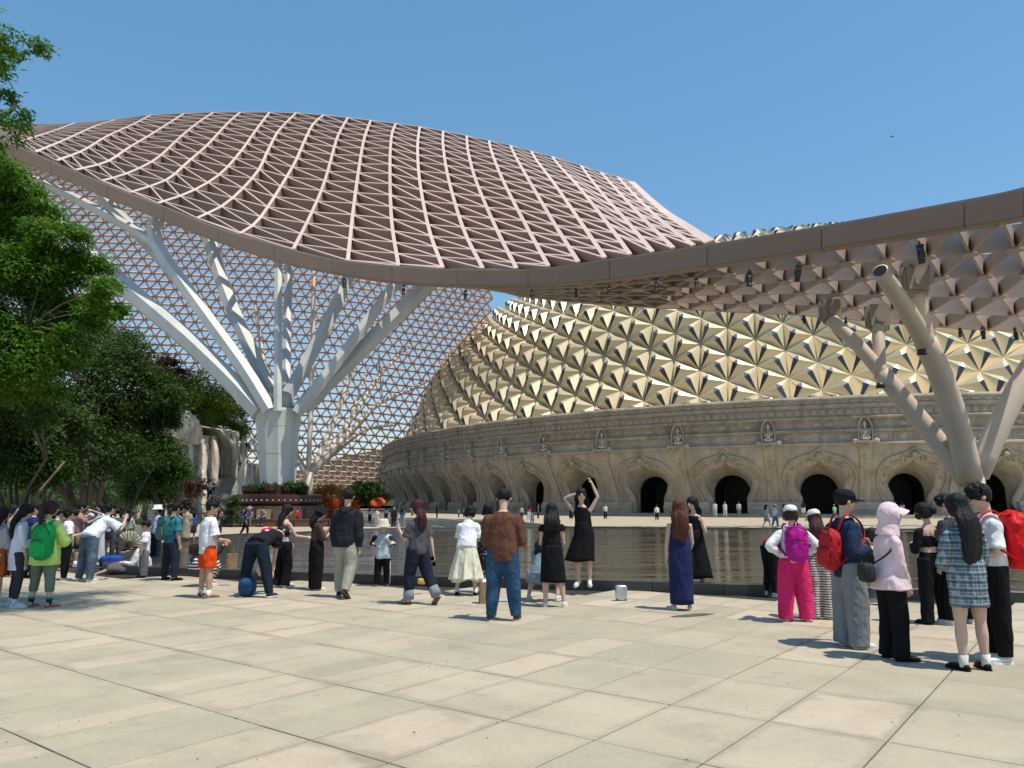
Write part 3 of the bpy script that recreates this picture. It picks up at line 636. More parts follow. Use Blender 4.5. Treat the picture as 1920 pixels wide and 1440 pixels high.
# the wing on the right: a level field of deep triangular coffers seen from below
BE = [(840, 536), (920, 548), (1000, 560), (1100, 569), (1200, 576), (1350, 584), (1500, 591), (1600, 600), (1700, 609), (1841, 619), (1960, 624), (2250, 640)]
NWU, NWV = 21, 5
wu = np.array([np.interp(t_, np.linspace(0, 1, len(BE)), [e[0] for e in BE]) for t_ in np.linspace(0, 1, 60)])
WF, WB = [], []
for u in wu:
    uf = 840 + (u - 840) * 1.02 + max(0, u - 1300) * .12; f = fas(uf, FB) + np.array([0, .55, .05]); v = np.interp(u, [e[0] for e in BE], [e[1] for e in BE]); z = f[2] - .35
    r_ = ray(u, v); WF.append(f); wb_ = r_ * ((z - CAMZ) / r_[2]) + np.array([0, 0, CAMZ]); WB.append(wb_ if wb_[1] > f[1] + .3 else f + np.array([0, .3, 0]))
WF, WB = np.array(WF), np.array(WB)
sW = arc((WF + WB) / 2); tt = np.linspace(0, sW[-1], NWU * 2 + 1)
WF = np.stack([np.interp(tt, sW, WF[:, k]) for k in range(3)], -1); WB = np.stack([np.interp(tt, sW, WB[:, k]) for k in range(3)], -1)
WG = np.array([[WF[i] * (1 - k / NWV) + WB[i] * k / NWV for k in range(NWV + 1)] for i in range(NWU * 2 + 1)])
UPN = np.array([0, 0, -1.0])
def wribs(P, w_, h_, nm_): ribs(P, np.tile(UPN, (len(P), 1)), w_, h_).build(nm_, [M['wing'], M['wing']], canopy)
for k in range(1, NWV + 1): wribs(WG[(k % 2)::2, k], .14 if k < NWV else .3, 1.3, 'coffer_rib')
for sg in (1, -1):
    for x0 in range(-NWV, NWU * 2 + NWV + 1):
        if x0 % 2: continue
        idx = [(x0 + sg * k, k) for k in range(NWV + 1) if 0 <= x0 + sg * k <= NWU * 2]
        if len(idx) < 2: continue
        P = np.array([WG[a, k] for a, k in idx])
        if np.linalg.norm(P[0] - P[-1]) < .8: continue
        wribs(P - UPN * .01, .13, .85, 'coffer_rib')
disc = MB(); disc.loft([[(.42 * math.cos(a), .42 * math.sin(a), z) for a in np.linspace(0, 2 * np.pi, 12, endpoint=False)] for z in (-.05, 0.02)]); disc = disc.mesh('node_plate', M['wing'])
for k in range(1, NWV):
    for i in range(k % 2, NWU * 2 + 1, 2):
        p = WG[i, k]
        if np.linalg.norm(WG[i, 0] - WG[i, -1]) > 5 and -50 < proj(p)[0] < 2000: obj('node_plate', disc, canopy, loc=tuple(p - base_of(canopy)))
# ------------------------------------------------------------------ steel tree columns
def column(name, label, base, mesh_parts, mats, group=None):
    t_ = thing(name, label, 'column', base, 0, group)
    for nm_, q, m_, sm in mesh_parts: q.build(nm_, m_, t_, sm)
    return t_
def poly(pts): return np.array([atY(u, v, d) for u, v, d in pts])
# white tree in the planter
Y1 = 58.0; c0 = atY(521, 905, Y1); parts = []
q = MB(); n = 20; an = np.linspace(0, 2 * np.pi, n, endpoint=False); star = np.where(np.arange(n) % 2 == 0, 1.0, .93)
rings = []
for v, hwpx in ((935, 34), (905, 33.5), (850, 37), (800, 41), (772, 44.5), (768, 43)):
    c = atY(521, v, Y1); r_ = hwpx * Y1 / FPX; rings.append([(c[0] + r_ * s_ * math.cos(a), Y1 + r_ * s_ * math.sin(a), c[2]) for a, s_ in zip(an, star)])
q.loft(rings); parts.append(('trunk', q, M['white_steel'], False))
q = MB(); rings = []
for v, px in ((775, 30), (748, 30), (742, 28), (739, 20), (737, 4)):
    c = atY(521, v, Y1); r_ = px * Y1 / FPX; rings.append([(c[0] + r_ * math.cos(a), Y1 + r_ * math.sin(a), c[2]) for a in an])
q.loft(rings); parts.append(('crotch_drum', q, M['white_steel'], True))
for v in (850, 800):
    c = atY(521, v, Y1); q = MB(); r_ = (37.4 if v == 850 else 41.4) * Y1 / FPX; q.loft([[(c[0] + r_ * s_ * math.cos(a), Y1 + r_ * s_ * math.sin(a), z) for a, s_ in zip(an, star)] for z in (c[2] - .03, c[2] + .03)]); parts.append(('weld_ring', q, M['white_steel'], False))
BR = [([(488, 775, 53.2), (430, 712, 54), (340, 627, 56), (235, 538, 59), (150, 455, 62), (60, 365, 66)], 19),
      ([(507, 772, 52.6), (460, 695, 53.5), (400, 612, 55), (345, 535, 56.5), (292, 455, 58), (296, 405, 59), (300, 370, 60)], 14.5),
      ([(293, 458, 58.1), (240, 425, 59.5), (180, 392, 61), (110, 357, 64), (40, 325, 67)], 9.5),
      ([(480, 735, 55), (430, 655, 59), (370, 570, 62), (300, 485, 66), (250, 430, 69), (190, 370, 72)], 12.5),
      ([(508, 735, 55), (475, 665, 57), (432, 570, 60), (405, 490, 63), (385, 420, 65)], 14.5),
      ([(521, 772, 52.4), (521, 700, 53), (522, 590, 55), (522, 500, 57), (522, 450, 59)], 8),
      ([(537, 740, 55.5), (538, 660, 58), (540, 560, 62), (542, 490, 65), (544, 440, 68)], 8.5),
      ([(540, 740, 55), (575, 680, 56), (612, 610, 57), (640, 550, 59), (672, 480, 61)], 13.5),
      ([(557, 775, 52.5), (598, 722, 52.8), (650, 655, 53.5), (700, 588, 54.5), (755, 515, 56)], 12),
      ([(566, 765, 54), (620, 712, 54.5), (690, 645, 55), (755, 580, 55.7), (830, 505, 57)], 17)]
for P, px in BR:
    ue = P[-1][0]; de = np.interp(ue, FU, FE[:, 3]) + 2.6; 
    P = [(u, v, d + 4.0) for u, v, d in P]; de += 0
    uu = catmull(np.array(P), 60); vm = np.interp(uu[:, 0], FU, (FE[:, 1] + FE[:, 2] * 2) / 3); cut = np.nonzero(uu[:, 1] < vm)[0]
    if len(cut): uu = uu[:max(cut[0] + 1, 4)]
    if uu[-1, 2] < de: uu[:, 2] = uu[0, 2] + (uu[:, 2] - uu[0, 2]) * (de - uu[0, 2]) / max(uu[-1, 2] - uu[0, 2], .1)
    P = uu[np.linspace(0, len(uu) - 1, 14).astype(int)]
    P3 = poly(P); q = MB(); r_ = px * P3[:, 1] / FPX * np.linspace(1.05, .95, 14); q.tube(P3, r_, 6, flat=1.0, lat=(0.3, 1, 0.1), phase=0.5); parts.append(('branch', q, M['white_steel'], False))
planter_c = (c0[0], Y1, 0)
column('column_tree', 'huge white steel column branching like a tree from the dark red planter', planter_c, parts, None)
# beige tree on the right by the pool
Y2 = 45.0; parts = []
c2 = ground(1820, 992); c2 = atY(1820, 985, Y2)
q = MB(); b0 = np.array([c2[0], Y2, -0.02]); t0 = atY(1822, 888, Y2); q.tube([b0, (b0 + t0) / 2, t0], [.74, .72, .70], 20); parts.append(('trunk', q, M['beige_steel'], True))
BR2 = [([(1812, 900, 44.8), (1760, 830, 45), (1700, 757, 45.4), (1652, 698, 45.8)], 18.5, 17), ([(1655, 702, 45.8), (1615, 655, 46.2), (1557, 598, 47)], 13.5, 12.5), ([(1650, 700, 45.9), (1648, 650, 46.3), (1646, 612, 46.8)], 11.5, 11),
       ([(1818, 895, 44.5), (1795, 800, 43.6), (1766, 710, 42.6), (1735, 640, 41.5)], 23, 20.5), ([(1738, 648, 41.6), (1705, 590, 40), (1678, 548, 38.8), (1650, 508, 37.6)], 17.5, 15.5), ([(1742, 660, 41.8), (1727, 600, 41.5), (1718, 550, 41.2)], 17.5, 16),
       ([(1833, 890, 45), (1868, 810, 45), (1905, 735, 45.2), (1948, 665, 45.5), (1990, 600, 46)], 20, 20)]
for P, a, e in BR2:
    P3 = catmull(poly(P), 10); q = MB(); q.tube(P3, np.linspace(a, e, 10) * P3[:, 1] / FPX, 18); parts.append(('branch', q, M['beige_steel'], True))
    if P[-1][0] == 1650:
        d_ = nrm(P3[-1] - P3[-2]); r_ = e * P3[-1, 1] / FPX; q = MB(); q.tube([P3[-1] - d_ * .02, P3[-1] + d_ * .012], r_ * .84, 18); parts.append(('mouth_shade_disc', q, M['black'], False))  # black disc stands in for the shade inside the open tube
for (u, v, d, s_) in ((1557, 588, 47.2, 19), (1646, 600, 47, 21), (1718, 530, 41, 25)):
    c = atY(u, v, d); w_ = s_ * d / FPX; q = MB(); q.ell((c[0], c[1], c[2]), (w_, .14, w_ * 1.25), n=16, m=9, p=.6); q.box((c[0], c[1] + .3, c[2] + .35 * w_), (w_ * 1.9, .16, w_ * 2)); q.box((c[0], c[1] - .3, c[2] + .35 * w_), (w_ * 1.7, .16, w_ * 2)); q.tube([(c[0], c[1] - .5, c[2]), (c[0], c[1] + .5, c[2])], w_ * .45, 12)
    parts.append(('pin_joint', q, M['steel_dark'], False))
for (u, v, d) in ((1728, 655, 40.6), (1766, 677, 42.2), (1650, 718, 45.2)):
    c = atY(u, v, d); q = MB(); q.tube([c, c + np.array([0, 0, -.3])], [.2, .26], 12); parts.append(('floodlight', q, M['black'], True))
column('column_tree', 'smooth beige tube column forking upwards at the right of the pool', (c2[0], Y2, 0), parts, None)
# slim far columns near the back of the shell
def slim(label, base_u, dist, BRS):
    parts = []; c = np.array([(base_u - 960) / FPX * dist, dist, 0])
    for P, a, e in BRS:
        P3 = catmull(poly([(u, v, dist + dd) for u, v, dd in P]), 9); q = MB(); q.tube(P3, np.linspace(a, e, 9) * dist / FPX, 8); parts.append(('branch', q, M['beige_steel'], True))
    q = MB(); q.tube([(c[0], dist, 0), atY(base_u, 885, dist)], 8.5 * dist / FPX, 10); parts.append(('trunk', q, M['beige_steel'], True))
    column('column_tree', label, tuple(c), parts, None)
slim('slender far beige column with twig like struts behind the white column', 580, 112, [([(578, 890, 0), (583, 760, 2), (587, 600, 6), (589, 470, 10)], 5, 4.5), ([(585, 885, 0), (622, 800, 6), (665, 680, 14), (690, 590, 20)], 6.5, 4), ([(588, 882, 0), (645, 805, 8), (675, 760, 14), (715, 700, 24), (770, 645, 34)], 6.5, 3.5),
      ([(590, 880, 0), (660, 805, 8), (712, 755, 18), (760, 735, 26), (800, 715, 34)], 6.5, 3), ([(592, 878, 0), (650, 830, 10), (690, 803, 20), (742, 797, 30)], 6, 2.5), ([(574, 888, 0), (550, 845, 4), (520, 790, 8), (480, 713.5, 12.5)], 6.5, 4.5), ([(712, 700, 24), (708, 650, 28), (700, 600, 32)], 3, 2.2), ([(660, 782, 14), (672, 740, 18), (690, 690, 26)], 3, 2.2), ([(716, 752, 18), (714, 720, 22), (716, 690, 26)], 3.2, 2)])
slim('thin far beige column rising behind the left branches of the white column', 500, 125, [([(506, 880, 0), (500, 720, 4), (488, 640, 8), (478, 560, 12)], 5.5, 3.5), ([(500, 880, 0), (462, 800, 6), (430, 740, 12)], 4.5, 3)])
# ------------------------------------------------------------------ stage lights under the canopy
def spot_meshes():
    y = MB(); y.box((0, 0, -.06), (.30, .06, .05)); y.box((-.15, 0, -.26), (.035, .06, .4)); y.box((.15, 0, -.26), (.035, .06, .4)); y.tube([(0, 0, .25), (0, 0, -.05)], .035, 6)
    h = MB(); h.ell((0, 0, -.42), (.135, .15, .3), n=14, m=9, p=.7); h.tube([(0, 0, -.62), (0, 0, -.78)], [.13, .15], 14); bx = MB(); bx.box((0, 0, 0.02), (.24, .2, .13))
    l = MB(); l.tube([(0, 0, -.78), (0, 0, -.80)], [.125, .11], 14)
    return [('yoke', y.mesh('yoke', M['black'])), ('lamp_head', h.mesh('lamp_head', M['black'], True)), ('base_box', bx.mesh('base_box', M['black'])), ('lens', l.mesh('lens', M['lens']))]
SPM = spot_meshes(); spots = []
def spot(u, v, P, scale, label, group, tilt):
    t_ = thing('stage_light', label, 'stage light', P, tilt, group); t_.scale = (scale,) * 3; t_.rotation_euler = (0.12 * math.sin(u), .1 * math.cos(u * 1.7), tilt)
    for nm_, me_ in SPM: obj(nm_, me_, t_)
SLAB = ['between two white branches under the fascia', 'over the right white branch under the fascia', 'at the low point of the fascia sag', 'in front of the domes left shoulder', 'second along from the sag of the fascia', 'reddish, third along from the sag', 'fourth along from the sag', 'reddish, under the foot of the lattice edge', 'left of a larger pair on the front rail', 'large, left of the open tube end', 'largest, above the forked beige tube']
for k, (u, v) in enumerate([(645, 524), (757, 536), (873, 546), (997, 546), (1080, 543), (1142, 538), (1230, 530), (1305, 523), (1405, 512), (1497, 500), (1725, 462)]):
    d = np.interp(u, FU, FE[:, 3]); P = atY(u, v, d + .15); spot(u, v, P, 22 * d / FPX if u < 1400 else 1.0 + (u > 1700) * .1, 'black stage light ' + SLAB[k], 'stage lights hanging along the fascia', .3 * math.sin(k * 2.1))
SLB = ['small black stage light left of the first forked joint', 'tiny black stage light right of the first forked joint', 'small black stage light on the left of the middle joint', 'small black stage light on the right of the middle joint', 'small reddish stage light right of the thick forked tube', 'small black stage light between the tube and the big rear lamp', 'larger black rear stage light in silver yoke', 'black rear stage light nearest the picture edge']
for k, (u, v) in enumerate([(1507, 594), (1586, 597), (1631, 605), (1663, 605), (1748, 614), (1800, 617), (1842, 616), (1903, 618)]):
    r_ = ray(u, v); P = r_ * ((14.0 - CAMZ) / r_[2]) + np.array([0, 0, CAMZ]); P = atY(u, v, np.interp(u, [1500, 1900], [49, 44])); spot(u, v, P, .62 + .2 * (k > 5), SLB[k], 'stage lights hanging along the rear edge of the canopy', k)
# ------------------------------------------------------------------ hills, cliff, stairs
def terrain(name, u0, u1, d0, d1, hf, nx=60, ny=14, m=None, label=None):
    G = np.zeros((ny, nx, 3))
    for a, d in enumerate(np.linspace(d0, d1, ny)):
        for b_, u in enumerate(np.linspace(u0, u1, nx)):
            x = (u - 960) / FPX * d; G[a, b_] = (x, d, hf(u, d, a / (ny - 1)))
    G[..., 2] += (fbm(G * .12, 4) - .5) * 2.2 * (G[..., 2] > 0.3)
    q = MB(); q.grid(G); return obj(name, q.mesh(name, m or M['hill'], True), kind='structure')
terrain('hill', -700, 1300, 200, 330, lambda u, d, f: 17 * math.sin(math.pi * min(1, f * 1.1 + .02)) * (.75 + .35 * math.sin(u * .011)) - .5)
hl = lambda u, d, f: 13.0 * np.clip(f * 1.25, 0, 1) ** .8 * np.clip((372 - u) / 40, 0, 1) - .3
terrain('hill', -900, 376, 66, 118, hl, 70, 16)
# cliff of pale rock with a flight of stairs in front
def rock(name, label, foot, tops, thick, parent=None, seed=0, n=70, mrows=30, amp=.8, flute=0.0):
    """wall of rock: foot polyline (u,d) on the ground, tops = pixel rows of the crest"""
    P = np.array([((u - 960) / FPX * d, d, 0.0) for u, d in foot]); C = resample(P, n)
    tu = np.interp(np.linspace(0, 1, n), np.linspace(0, 1, len(tops)), np.arange(len(tops))); tv = np.interp(tu, np.arange(len(tops)), tops)
    H = np.array([atY(proj(c)[0], v, c[1])[2] for c, v in zip(C, tv)])
    T = nrm(np.gradient(C, axis=0)); Nn = np.stack([T[:, 1], -T[:, 0], 0 * T[:, 0]], -1)
    G = []
    fr = list(np.linspace(0, 1, mrows)); prof = [(f, .0) for f in fr] + [(1.03, -thick * .3), (1.0, -thick * .7), (.8, -thick)] + [(0, -thick * 1.1)]
    for f, o in prof:
        p = C.copy(); p[:, 2] = H * f - .3 * (f == 0)
        p = p + Nn * (o + (1 - f) * .7)[..., None] if not np.isscalar(o) else p + Nn * (o + (1 - f) * .7)
        s_ = p * np.array([.45, .45, .2]) + seed; big = (fbm(s_, 3) - .5) * 2 * amp * 1.5
        fl = np.abs(fbm(np.stack([arc(C) * .95 + seed, p[:, 2] * .06, p[:, 2] * 0], -1), 3) - .5) * 4 * flute
        sm = (fbm(p * np.array([2.6, 2.6, 1.4]) + seed, 5) - .5) * .95
        p = p + Nn * (big + sm - fl)[:, None] + np.array([0, 0, 1]) * ((fbm(p * .8 + 9, 3) - .5) * amp * .9 * (f > .3))[:, None]
        G.append(p)
    base = C[n // 2]
    q = MB(); q.grid(np.array(G)); rr_ = np.random.default_rng(seed + 40)
    for k in range(int(arc(C)[-1] * 2.6)):      # irregular vertical buttresses
        i = rr_.integers(1, n - 1); w_ = rr_.uniform(.12, .42); h_ = H[i] * rr_.uniform(.75, 1.0); z0 = H[i] * rr_.choice([0, 0, .1, .3]); zz_ = np.linspace(z0, h_, 7)
        P_ = C[i] + Nn[i] * (.15 + .6 * (1 - zz_ / H[i]))[:, None] + (rr_.random((7, 3)) - .5) * .25; P_[:, 2] = zz_; q.tube(P_, w_ * np.array([1.2, 1.1, 1, 1.05, .9, .8, .35]), 5, phase=rr_.random() * 6)
    return obj(name, q.mesh(name, M['rock'], False, off=base), label=label, cat='rock', loc=tuple(base))
rock('rock_cliff', 'tall pale cliff with fluted face beside the stone stairs', [(312, 68), (326, 65.8), (366, 65.8), (376, 66.8), (400, 68.8), (425, 71.5), (452, 75.5)], [812, 800, 812, 818, 812, 806, 812], 5, seed=2, amp=.25, flute=.75, n=150, mrows=44)
th_ = np.linspace(.05, np.pi * .62, 22); ph = np.linspace(0, 2 * np.pi, 40, endpoint=False); c = np.array([(463 - 960) / FPX * 63.5, 63.5, 0.0]); sg_ = lambda x: np.sign(x) * np.abs(x) ** .7
q = MB(); V = np.stack([sg_(np.sin(th_))[:, None] * sg_(np.cos(ph)) * .92, sg_(np.sin(th_))[:, None] * sg_(np.sin(ph)) * 1.3, np.cos(th_)[:, None] * 5.0 + 0 * ph], -1); V = V * (1 + .55 * (fbm(V * np.array([1.6, 1.6, .5]) + 4, 4) - .5))[..., None]; V[..., 0] += .16 * (3.0 - V[..., 2]) * -1 * (V[..., 0] < 0); q.loft((V + c)[::-1])
obj('rock_outcrop', q.mesh('rock_outcrop', M['rock'], False, off=c), label='low pale rock flanking the stairs beside the white column', cat='rock', loc=tuple(c))
q = MB(); th_ = np.linspace(.05, np.pi - .05, 16); ph = np.linspace(0, 2 * np.pi, 24, endpoint=False); c = atY(350, 806, 66)
V = np.stack([np.sin(th_)[:, None] * np.cos(ph) * 1.15, np.sin(th_)[:, None] * np.sin(ph) * 1.2, np.cos(th_)[:, None] * 1.5 + 0 * ph], -1); V = V * (1 + 1.3 * (fbm(V * 1.1 + 4, 4) - .5))[..., None] + c; q.loft(V[::-1])
obj('boulder', q.mesh('boulder', M['rock'], False, off=c), label='rounded boulder perched at the left end of the cliff', cat='rock', loc=tuple(c))
st = thing('stone_stairs', 'long grey stone staircase climbing beside the pale cliff', 'stairs', (-23, 62, 0))
sm_ = {}
NS = 34
for k in range(NS):
    f = k / (NS - 1); d = 60 + 13 * f; z = 5.3 * f; ul = 388 + 30 * f; ur = 444 + 14 * f; xl, xr = (ul - 960) / FPX * d, (ur - 960) / FPX * d
    q = MB(); dp = 13 / (NS - 1); q.box(((xl + xr) / 2, d + dp * .5, z + .01 - .35), (xr - xl, dp - .01, .78)); q.build('stair_step', M['step'], st)
q = MB(); q.box(((440 - 960) / FPX * 75, 75.2, 2.6), (4.0, 4.5, 5.36)); q.build('landing', M['step'], st)
# ------------------------------------------------------------------ planter round the white column, bench
pl = thing('tiered_planter', 'round dark red tiered planter with relief panels around the white column base', 'planter', (planter_c[0], Y1, 0))
pc = np.array([planter_c[0], Y1 + .4, 0])
def cyl(prof, name, m, n=48, c=pc, parent=pl, smooth=False):
    a = np.linspace(0, 2 * np.pi, n, endpoint=False); q = MB(); q.loft([[(c[0] + r * math.cos(x), c[1] + r * math.sin(x), z) for x in a] for r, z in prof]); return q.build(name, m, parent, smooth)
px1 = 54.0 / FPX
zz = lambda v: atY(521, v, 54.6)[2]
cyl([(3.35, -.02), (3.35, zz(949)), (3.2, zz(949))], 'relief_base', M['bronze'])
cyl([(3.2, zz(949)), (3.1, zz(948)), (3.3, zz(942)), (3.3, zz(928)), (2.95, zz(926))], 'red_tier', M['maroon'])
cyl([(2.15, zz(927)), (2.15, zz(909)), (2.05, zz(908)), (1.3, zz(909))], 'upper_planter', M['maroon'])
for k, a in enumerate(np.linspace(-2.9, -.24, 9)):
    c = pc + np.array([3.38 * math.cos(a), 3.38 * math.sin(a), zz(966)]); R_ = np.array([[-math.sin(a), math.cos(a), 0], [math.cos(a), math.sin(a), 0], [0, 0, 1]]).T
    q = MB(); q.box(c, (1.0, .08, .8), R_); q.build('relief_panel', M['ochre'] if k in (4,) else M['bronze'], pl)
bm = MB(); bm.ell((0, 0, 0), (.045, .045, .045), n=6, m=5); bm = bm.mesh('bulb', M['bulb'], True)
for k, a in enumerate(np.linspace(-2.95, -.2, 24)): obj('bulb', bm, pl, loc=tuple(pc + np.array([3.34 * math.cos(a), 3.34 * math.sin(a), zz(938)]) - base_of(pl)))
for k, a in enumerate(np.linspace(-2.6, -.5, 5)):
    c = pc + np.array([2.3 * math.cos(a), 2.3 * math.sin(a), zz(928)]); q = MB(); q.loft([[(c[0] + r * math.cos(x), c[1] + r * math.sin(x), c[2] + z) for x in np.linspace(0, 2 * np.pi, 14, endpoint=False)] for r, z in ((.3, 0), (.42, .35), (.44, .68), (.38, .7), (.2, .62))]); q.build('plant_pot', M['maroon'], pl)
bc = thing('curved_bench', 'long low red brown bench in front of the planter', 'bench', (-17, 52.5, 0))
for k in range(8):
    u = 400 + k * 32; d = 53.2 - .06 * abs(k - 3.5); x0 = (u - 960) / FPX * d; x1 = (u + 31 - 960) / FPX * d
    q = MB(); q.box(((x0 + x1) / 2, d, .20), (x1 - x0 - .02, .55, .44)); q.box(((x0 + x1) / 2, d, .45), (x1 - x0, .62, .06)); q.build('bench_block', mat('brown_bench%d' % k, (.13, .06, .04), .5) if k == 0 else bpy.data.materials['brown_bench0'], bc)
# ------------------------------------------------------------------ foliage
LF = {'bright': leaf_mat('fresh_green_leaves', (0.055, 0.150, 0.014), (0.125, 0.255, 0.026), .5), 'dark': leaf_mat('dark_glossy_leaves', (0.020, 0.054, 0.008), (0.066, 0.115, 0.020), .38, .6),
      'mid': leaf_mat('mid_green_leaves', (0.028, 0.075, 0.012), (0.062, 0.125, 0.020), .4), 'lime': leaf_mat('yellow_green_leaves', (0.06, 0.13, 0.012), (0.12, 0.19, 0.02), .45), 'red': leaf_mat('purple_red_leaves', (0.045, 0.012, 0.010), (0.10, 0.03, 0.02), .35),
      'fire': leaf_mat('orange_red_leaves', (0.50, 0.035, 0.012), (0.62, 0.13, 0.02), .4), 'gold': leaf_mat('golden_leaves', (0.42, 0.22, 0.03), (0.50, 0.34, 0.06), .4)}
def leaves(blobs, n, size, r, droop=.35, clumps=9, spread=.30, asp=.42):
    """blobs (x,y,z,rx,ry,rz): leaf quads gathered in twig clumps near each blob's surface"""
    B = np.array(blobs, float); vol = (B[:, 3] * B[:, 4] + B[:, 3] * B[:, 5]); cnt = np.maximum((n * vol / vol.sum()).astype(int), 8); out = []
    for b_, k in zip(B, cnt):
        nc = max(6, int(clumps * (b_[3] / .8) ** 1.3)); d = nrm(r.normal(size=(nc, 3))); d[:, 2] = np.abs(d[:, 2]) * .9 + d[:, 2] * .1; d = nrm(d); rad = (.5 + .55 * r.random(nc) ** .6)
        low = r.random(nc) < .38; d[low, 2] *= -.8; cc = d * rad[:, None]
        i = r.integers(0, nc, k); p = cc[i] + r.normal(size=(k, 3)) * spread * np.array([1, 1, .6]); out.append((p * b_[3:6] + b_[:3], nrm(cc[i] * np.array([.6, .6, .4]) + np.array([0, 0, .7]) + r.normal(size=(k, 3)) * .55)))
    P = np.vstack([o[0] for o in out]); N = np.vstack([o[1] for o in out]); k = len(P)
    D = r.normal(size=(k, 3)); D[:, 2] -= droop * 2.2; D = nrm(D - N * (D * N).sum(1, keepdims=True)); Wd = np.cross(N, D); s_ = size * (.6 + .8 * r.random((k, 1)))
    tip = P + D * s_; mid = P + D * s_ * .45
    return np.stack([P, mid + Wd * s_ * asp * .5 + N * s_ * .06, tip, mid - Wd * s_ * asp * .5 + N * s_ * .06], 1)
def limb(q, P, r0, r1, n=7, seg=9):
    C = catmull(np.array(P), seg); C[1:-1] += (np.random.default_rng(len(q.f)).random((seg - 2, 3)) - .5) * r0 * .8; q.tube(C, np.linspace(r0, r1, seg), n); return C
def tree(name, label, cat, base, trunks, blobs, n, size, kind, group=None, bark='bark', r=None, **kw):
    r = r or np.random.default_rng(int(abs(base[0] * 31 + base[1] * 17)) + 1)
    t_ = thing(name, label, cat, base, 0, group)
    for P, r0, r1 in trunks:
        q = MB(); limb(q, P, r0, r1); q.build('trunk', M[bark], t_, True)
    if trunks and blobs and size > .1:
        q = MB(); ends = [np.array(P[-1]) for P, _, _ in trunks]
        for b_ in blobs:
            e = min(ends, key=lambda x: np.linalg.norm(x - np.array(b_[:3]))); c = np.array(b_[:3])
            if np.linalg.norm(e - c) < 9 and c[2] < 10.5: limb(q, [e, (e + c) / 2 + np.array([0, 0, .15]), c + nrm(c - e) * b_[3] * .4], max(.02, b_[3] * .05), .012, 5, 7)
            for k in range(0 if kind == 'bright' else 3):
                dd = nrm(r.normal(size=3) + np.array([0, 0, .3])); limb(q, [c - dd * .1, c + dd * b_[3] * .45, c + dd * b_[3] * .85], max(.012, b_[3] * .02), .006, 4, 4)
        if q.n: q.build('branches', M[bark], t_, True)
    V = leaves(blobs, n, size, r, **kw)
    obj('crown' if trunks else 'foliage', quads_mesh('crown', V, LF[kind], off=np.array(t_.location)), t_)
    return t_
def bl(L, Y, dy=1.0, k=.86, jit=0.0):
    """blobs from picture circles (u, v, radius px) placed at distance Y"""
    out = []
    for i, e in enumerate(L):
        u, v, r_ = e[:3]; y = Y + (e[3] if len(e) > 3 else ((i * 37) % 7 / 3.0 - 1) * dy); p = atY(u, v, y); R_ = r_ * y / FPX * k * 1.12; out.append((*p, R_, R_ * 1.05, R_ * .9))
    return out
# foreground tree on the left
Yn = 21.0
big = [(0, 320, 45), (30, 345, 40), (60, 390, 45), (15, 430, 70), (105, 450, 45), (90, 500, 60), (150, 505, 42), (182, 548, 36), (205, 585, 26), (150, 585, 45), (95, 575, 60), (30, 520, 70), (30, 610, 70),
       (85, 650, 55), (140, 640, 38), (10, 700, 75), (70, 720, 45), (-60, 480, 100), (-70, 640, 110), (-80, 350, 80)]
bx = (-15.6, 21, 0)
tree('broadleaf_tree', 'tall bright green tree at the left edge with a branch reaching over the canopy tip', 'tree', bx, [([(-15.6, 21, -.1), (-15.5, 21, 3), (-15.2, 21, 6.0)], .30, .17), ([(-15.2, 21, 5.8), (-15.0, 21, 9), (-15.0, 21, 12.0)], .15, .05), ([(-15.45, 21, 4), (-14.6, 20.6, 5.3), (-13.2, 20.4, 6.3)], .12, .05)], bl(big, Yn, 1.0), 100000, .15, 'bright', asp=.36)
nb = [(18, 92, 36), (-40, 75, 60), (60, 90, 26), (88, 94, 15), (0, 135, 26), (-50, 160, 50), (8, 190, 26), (34, 222, 27), (12, 248, 30), (-50, 260, 60), (-140, 120, 90), (-150, 260, 100), (-240, 200, 110), (-130, 30, 90), (-260, 60, 100), (-160, -60, 100)]
tree('broadleaf_tree', 'near tree whose leafy branch hangs into the sky at the top left corner', 'tree', (-10.2, 11.5, 0), [([(-10.2, 11.5, -.1), (-10.1, 11.5, 3), (-10.0, 11.4, 6.0)], .22, .12), ([(-10.0, 11.4, 5.8), (-9.0, 11.4, 7.0), (-7.9, 11.4, 7.8)], .09, .03)], bl(nb, 11.6, .5) + [(-4.3, 10.0, 11.6, 1.2, 1.0, .7), (-3.3, 10.8, 12.0, .9, .9, .6), (-5.2, 9.6, 11.2, 1.2, 1.0, .8), (-2.5, 9.9, 12.2, .6, .6, .4), (-5.6, 11.2, 11.4, 1.2, 1.1, .8)], 52000, .095, 'bright', asp=.36)
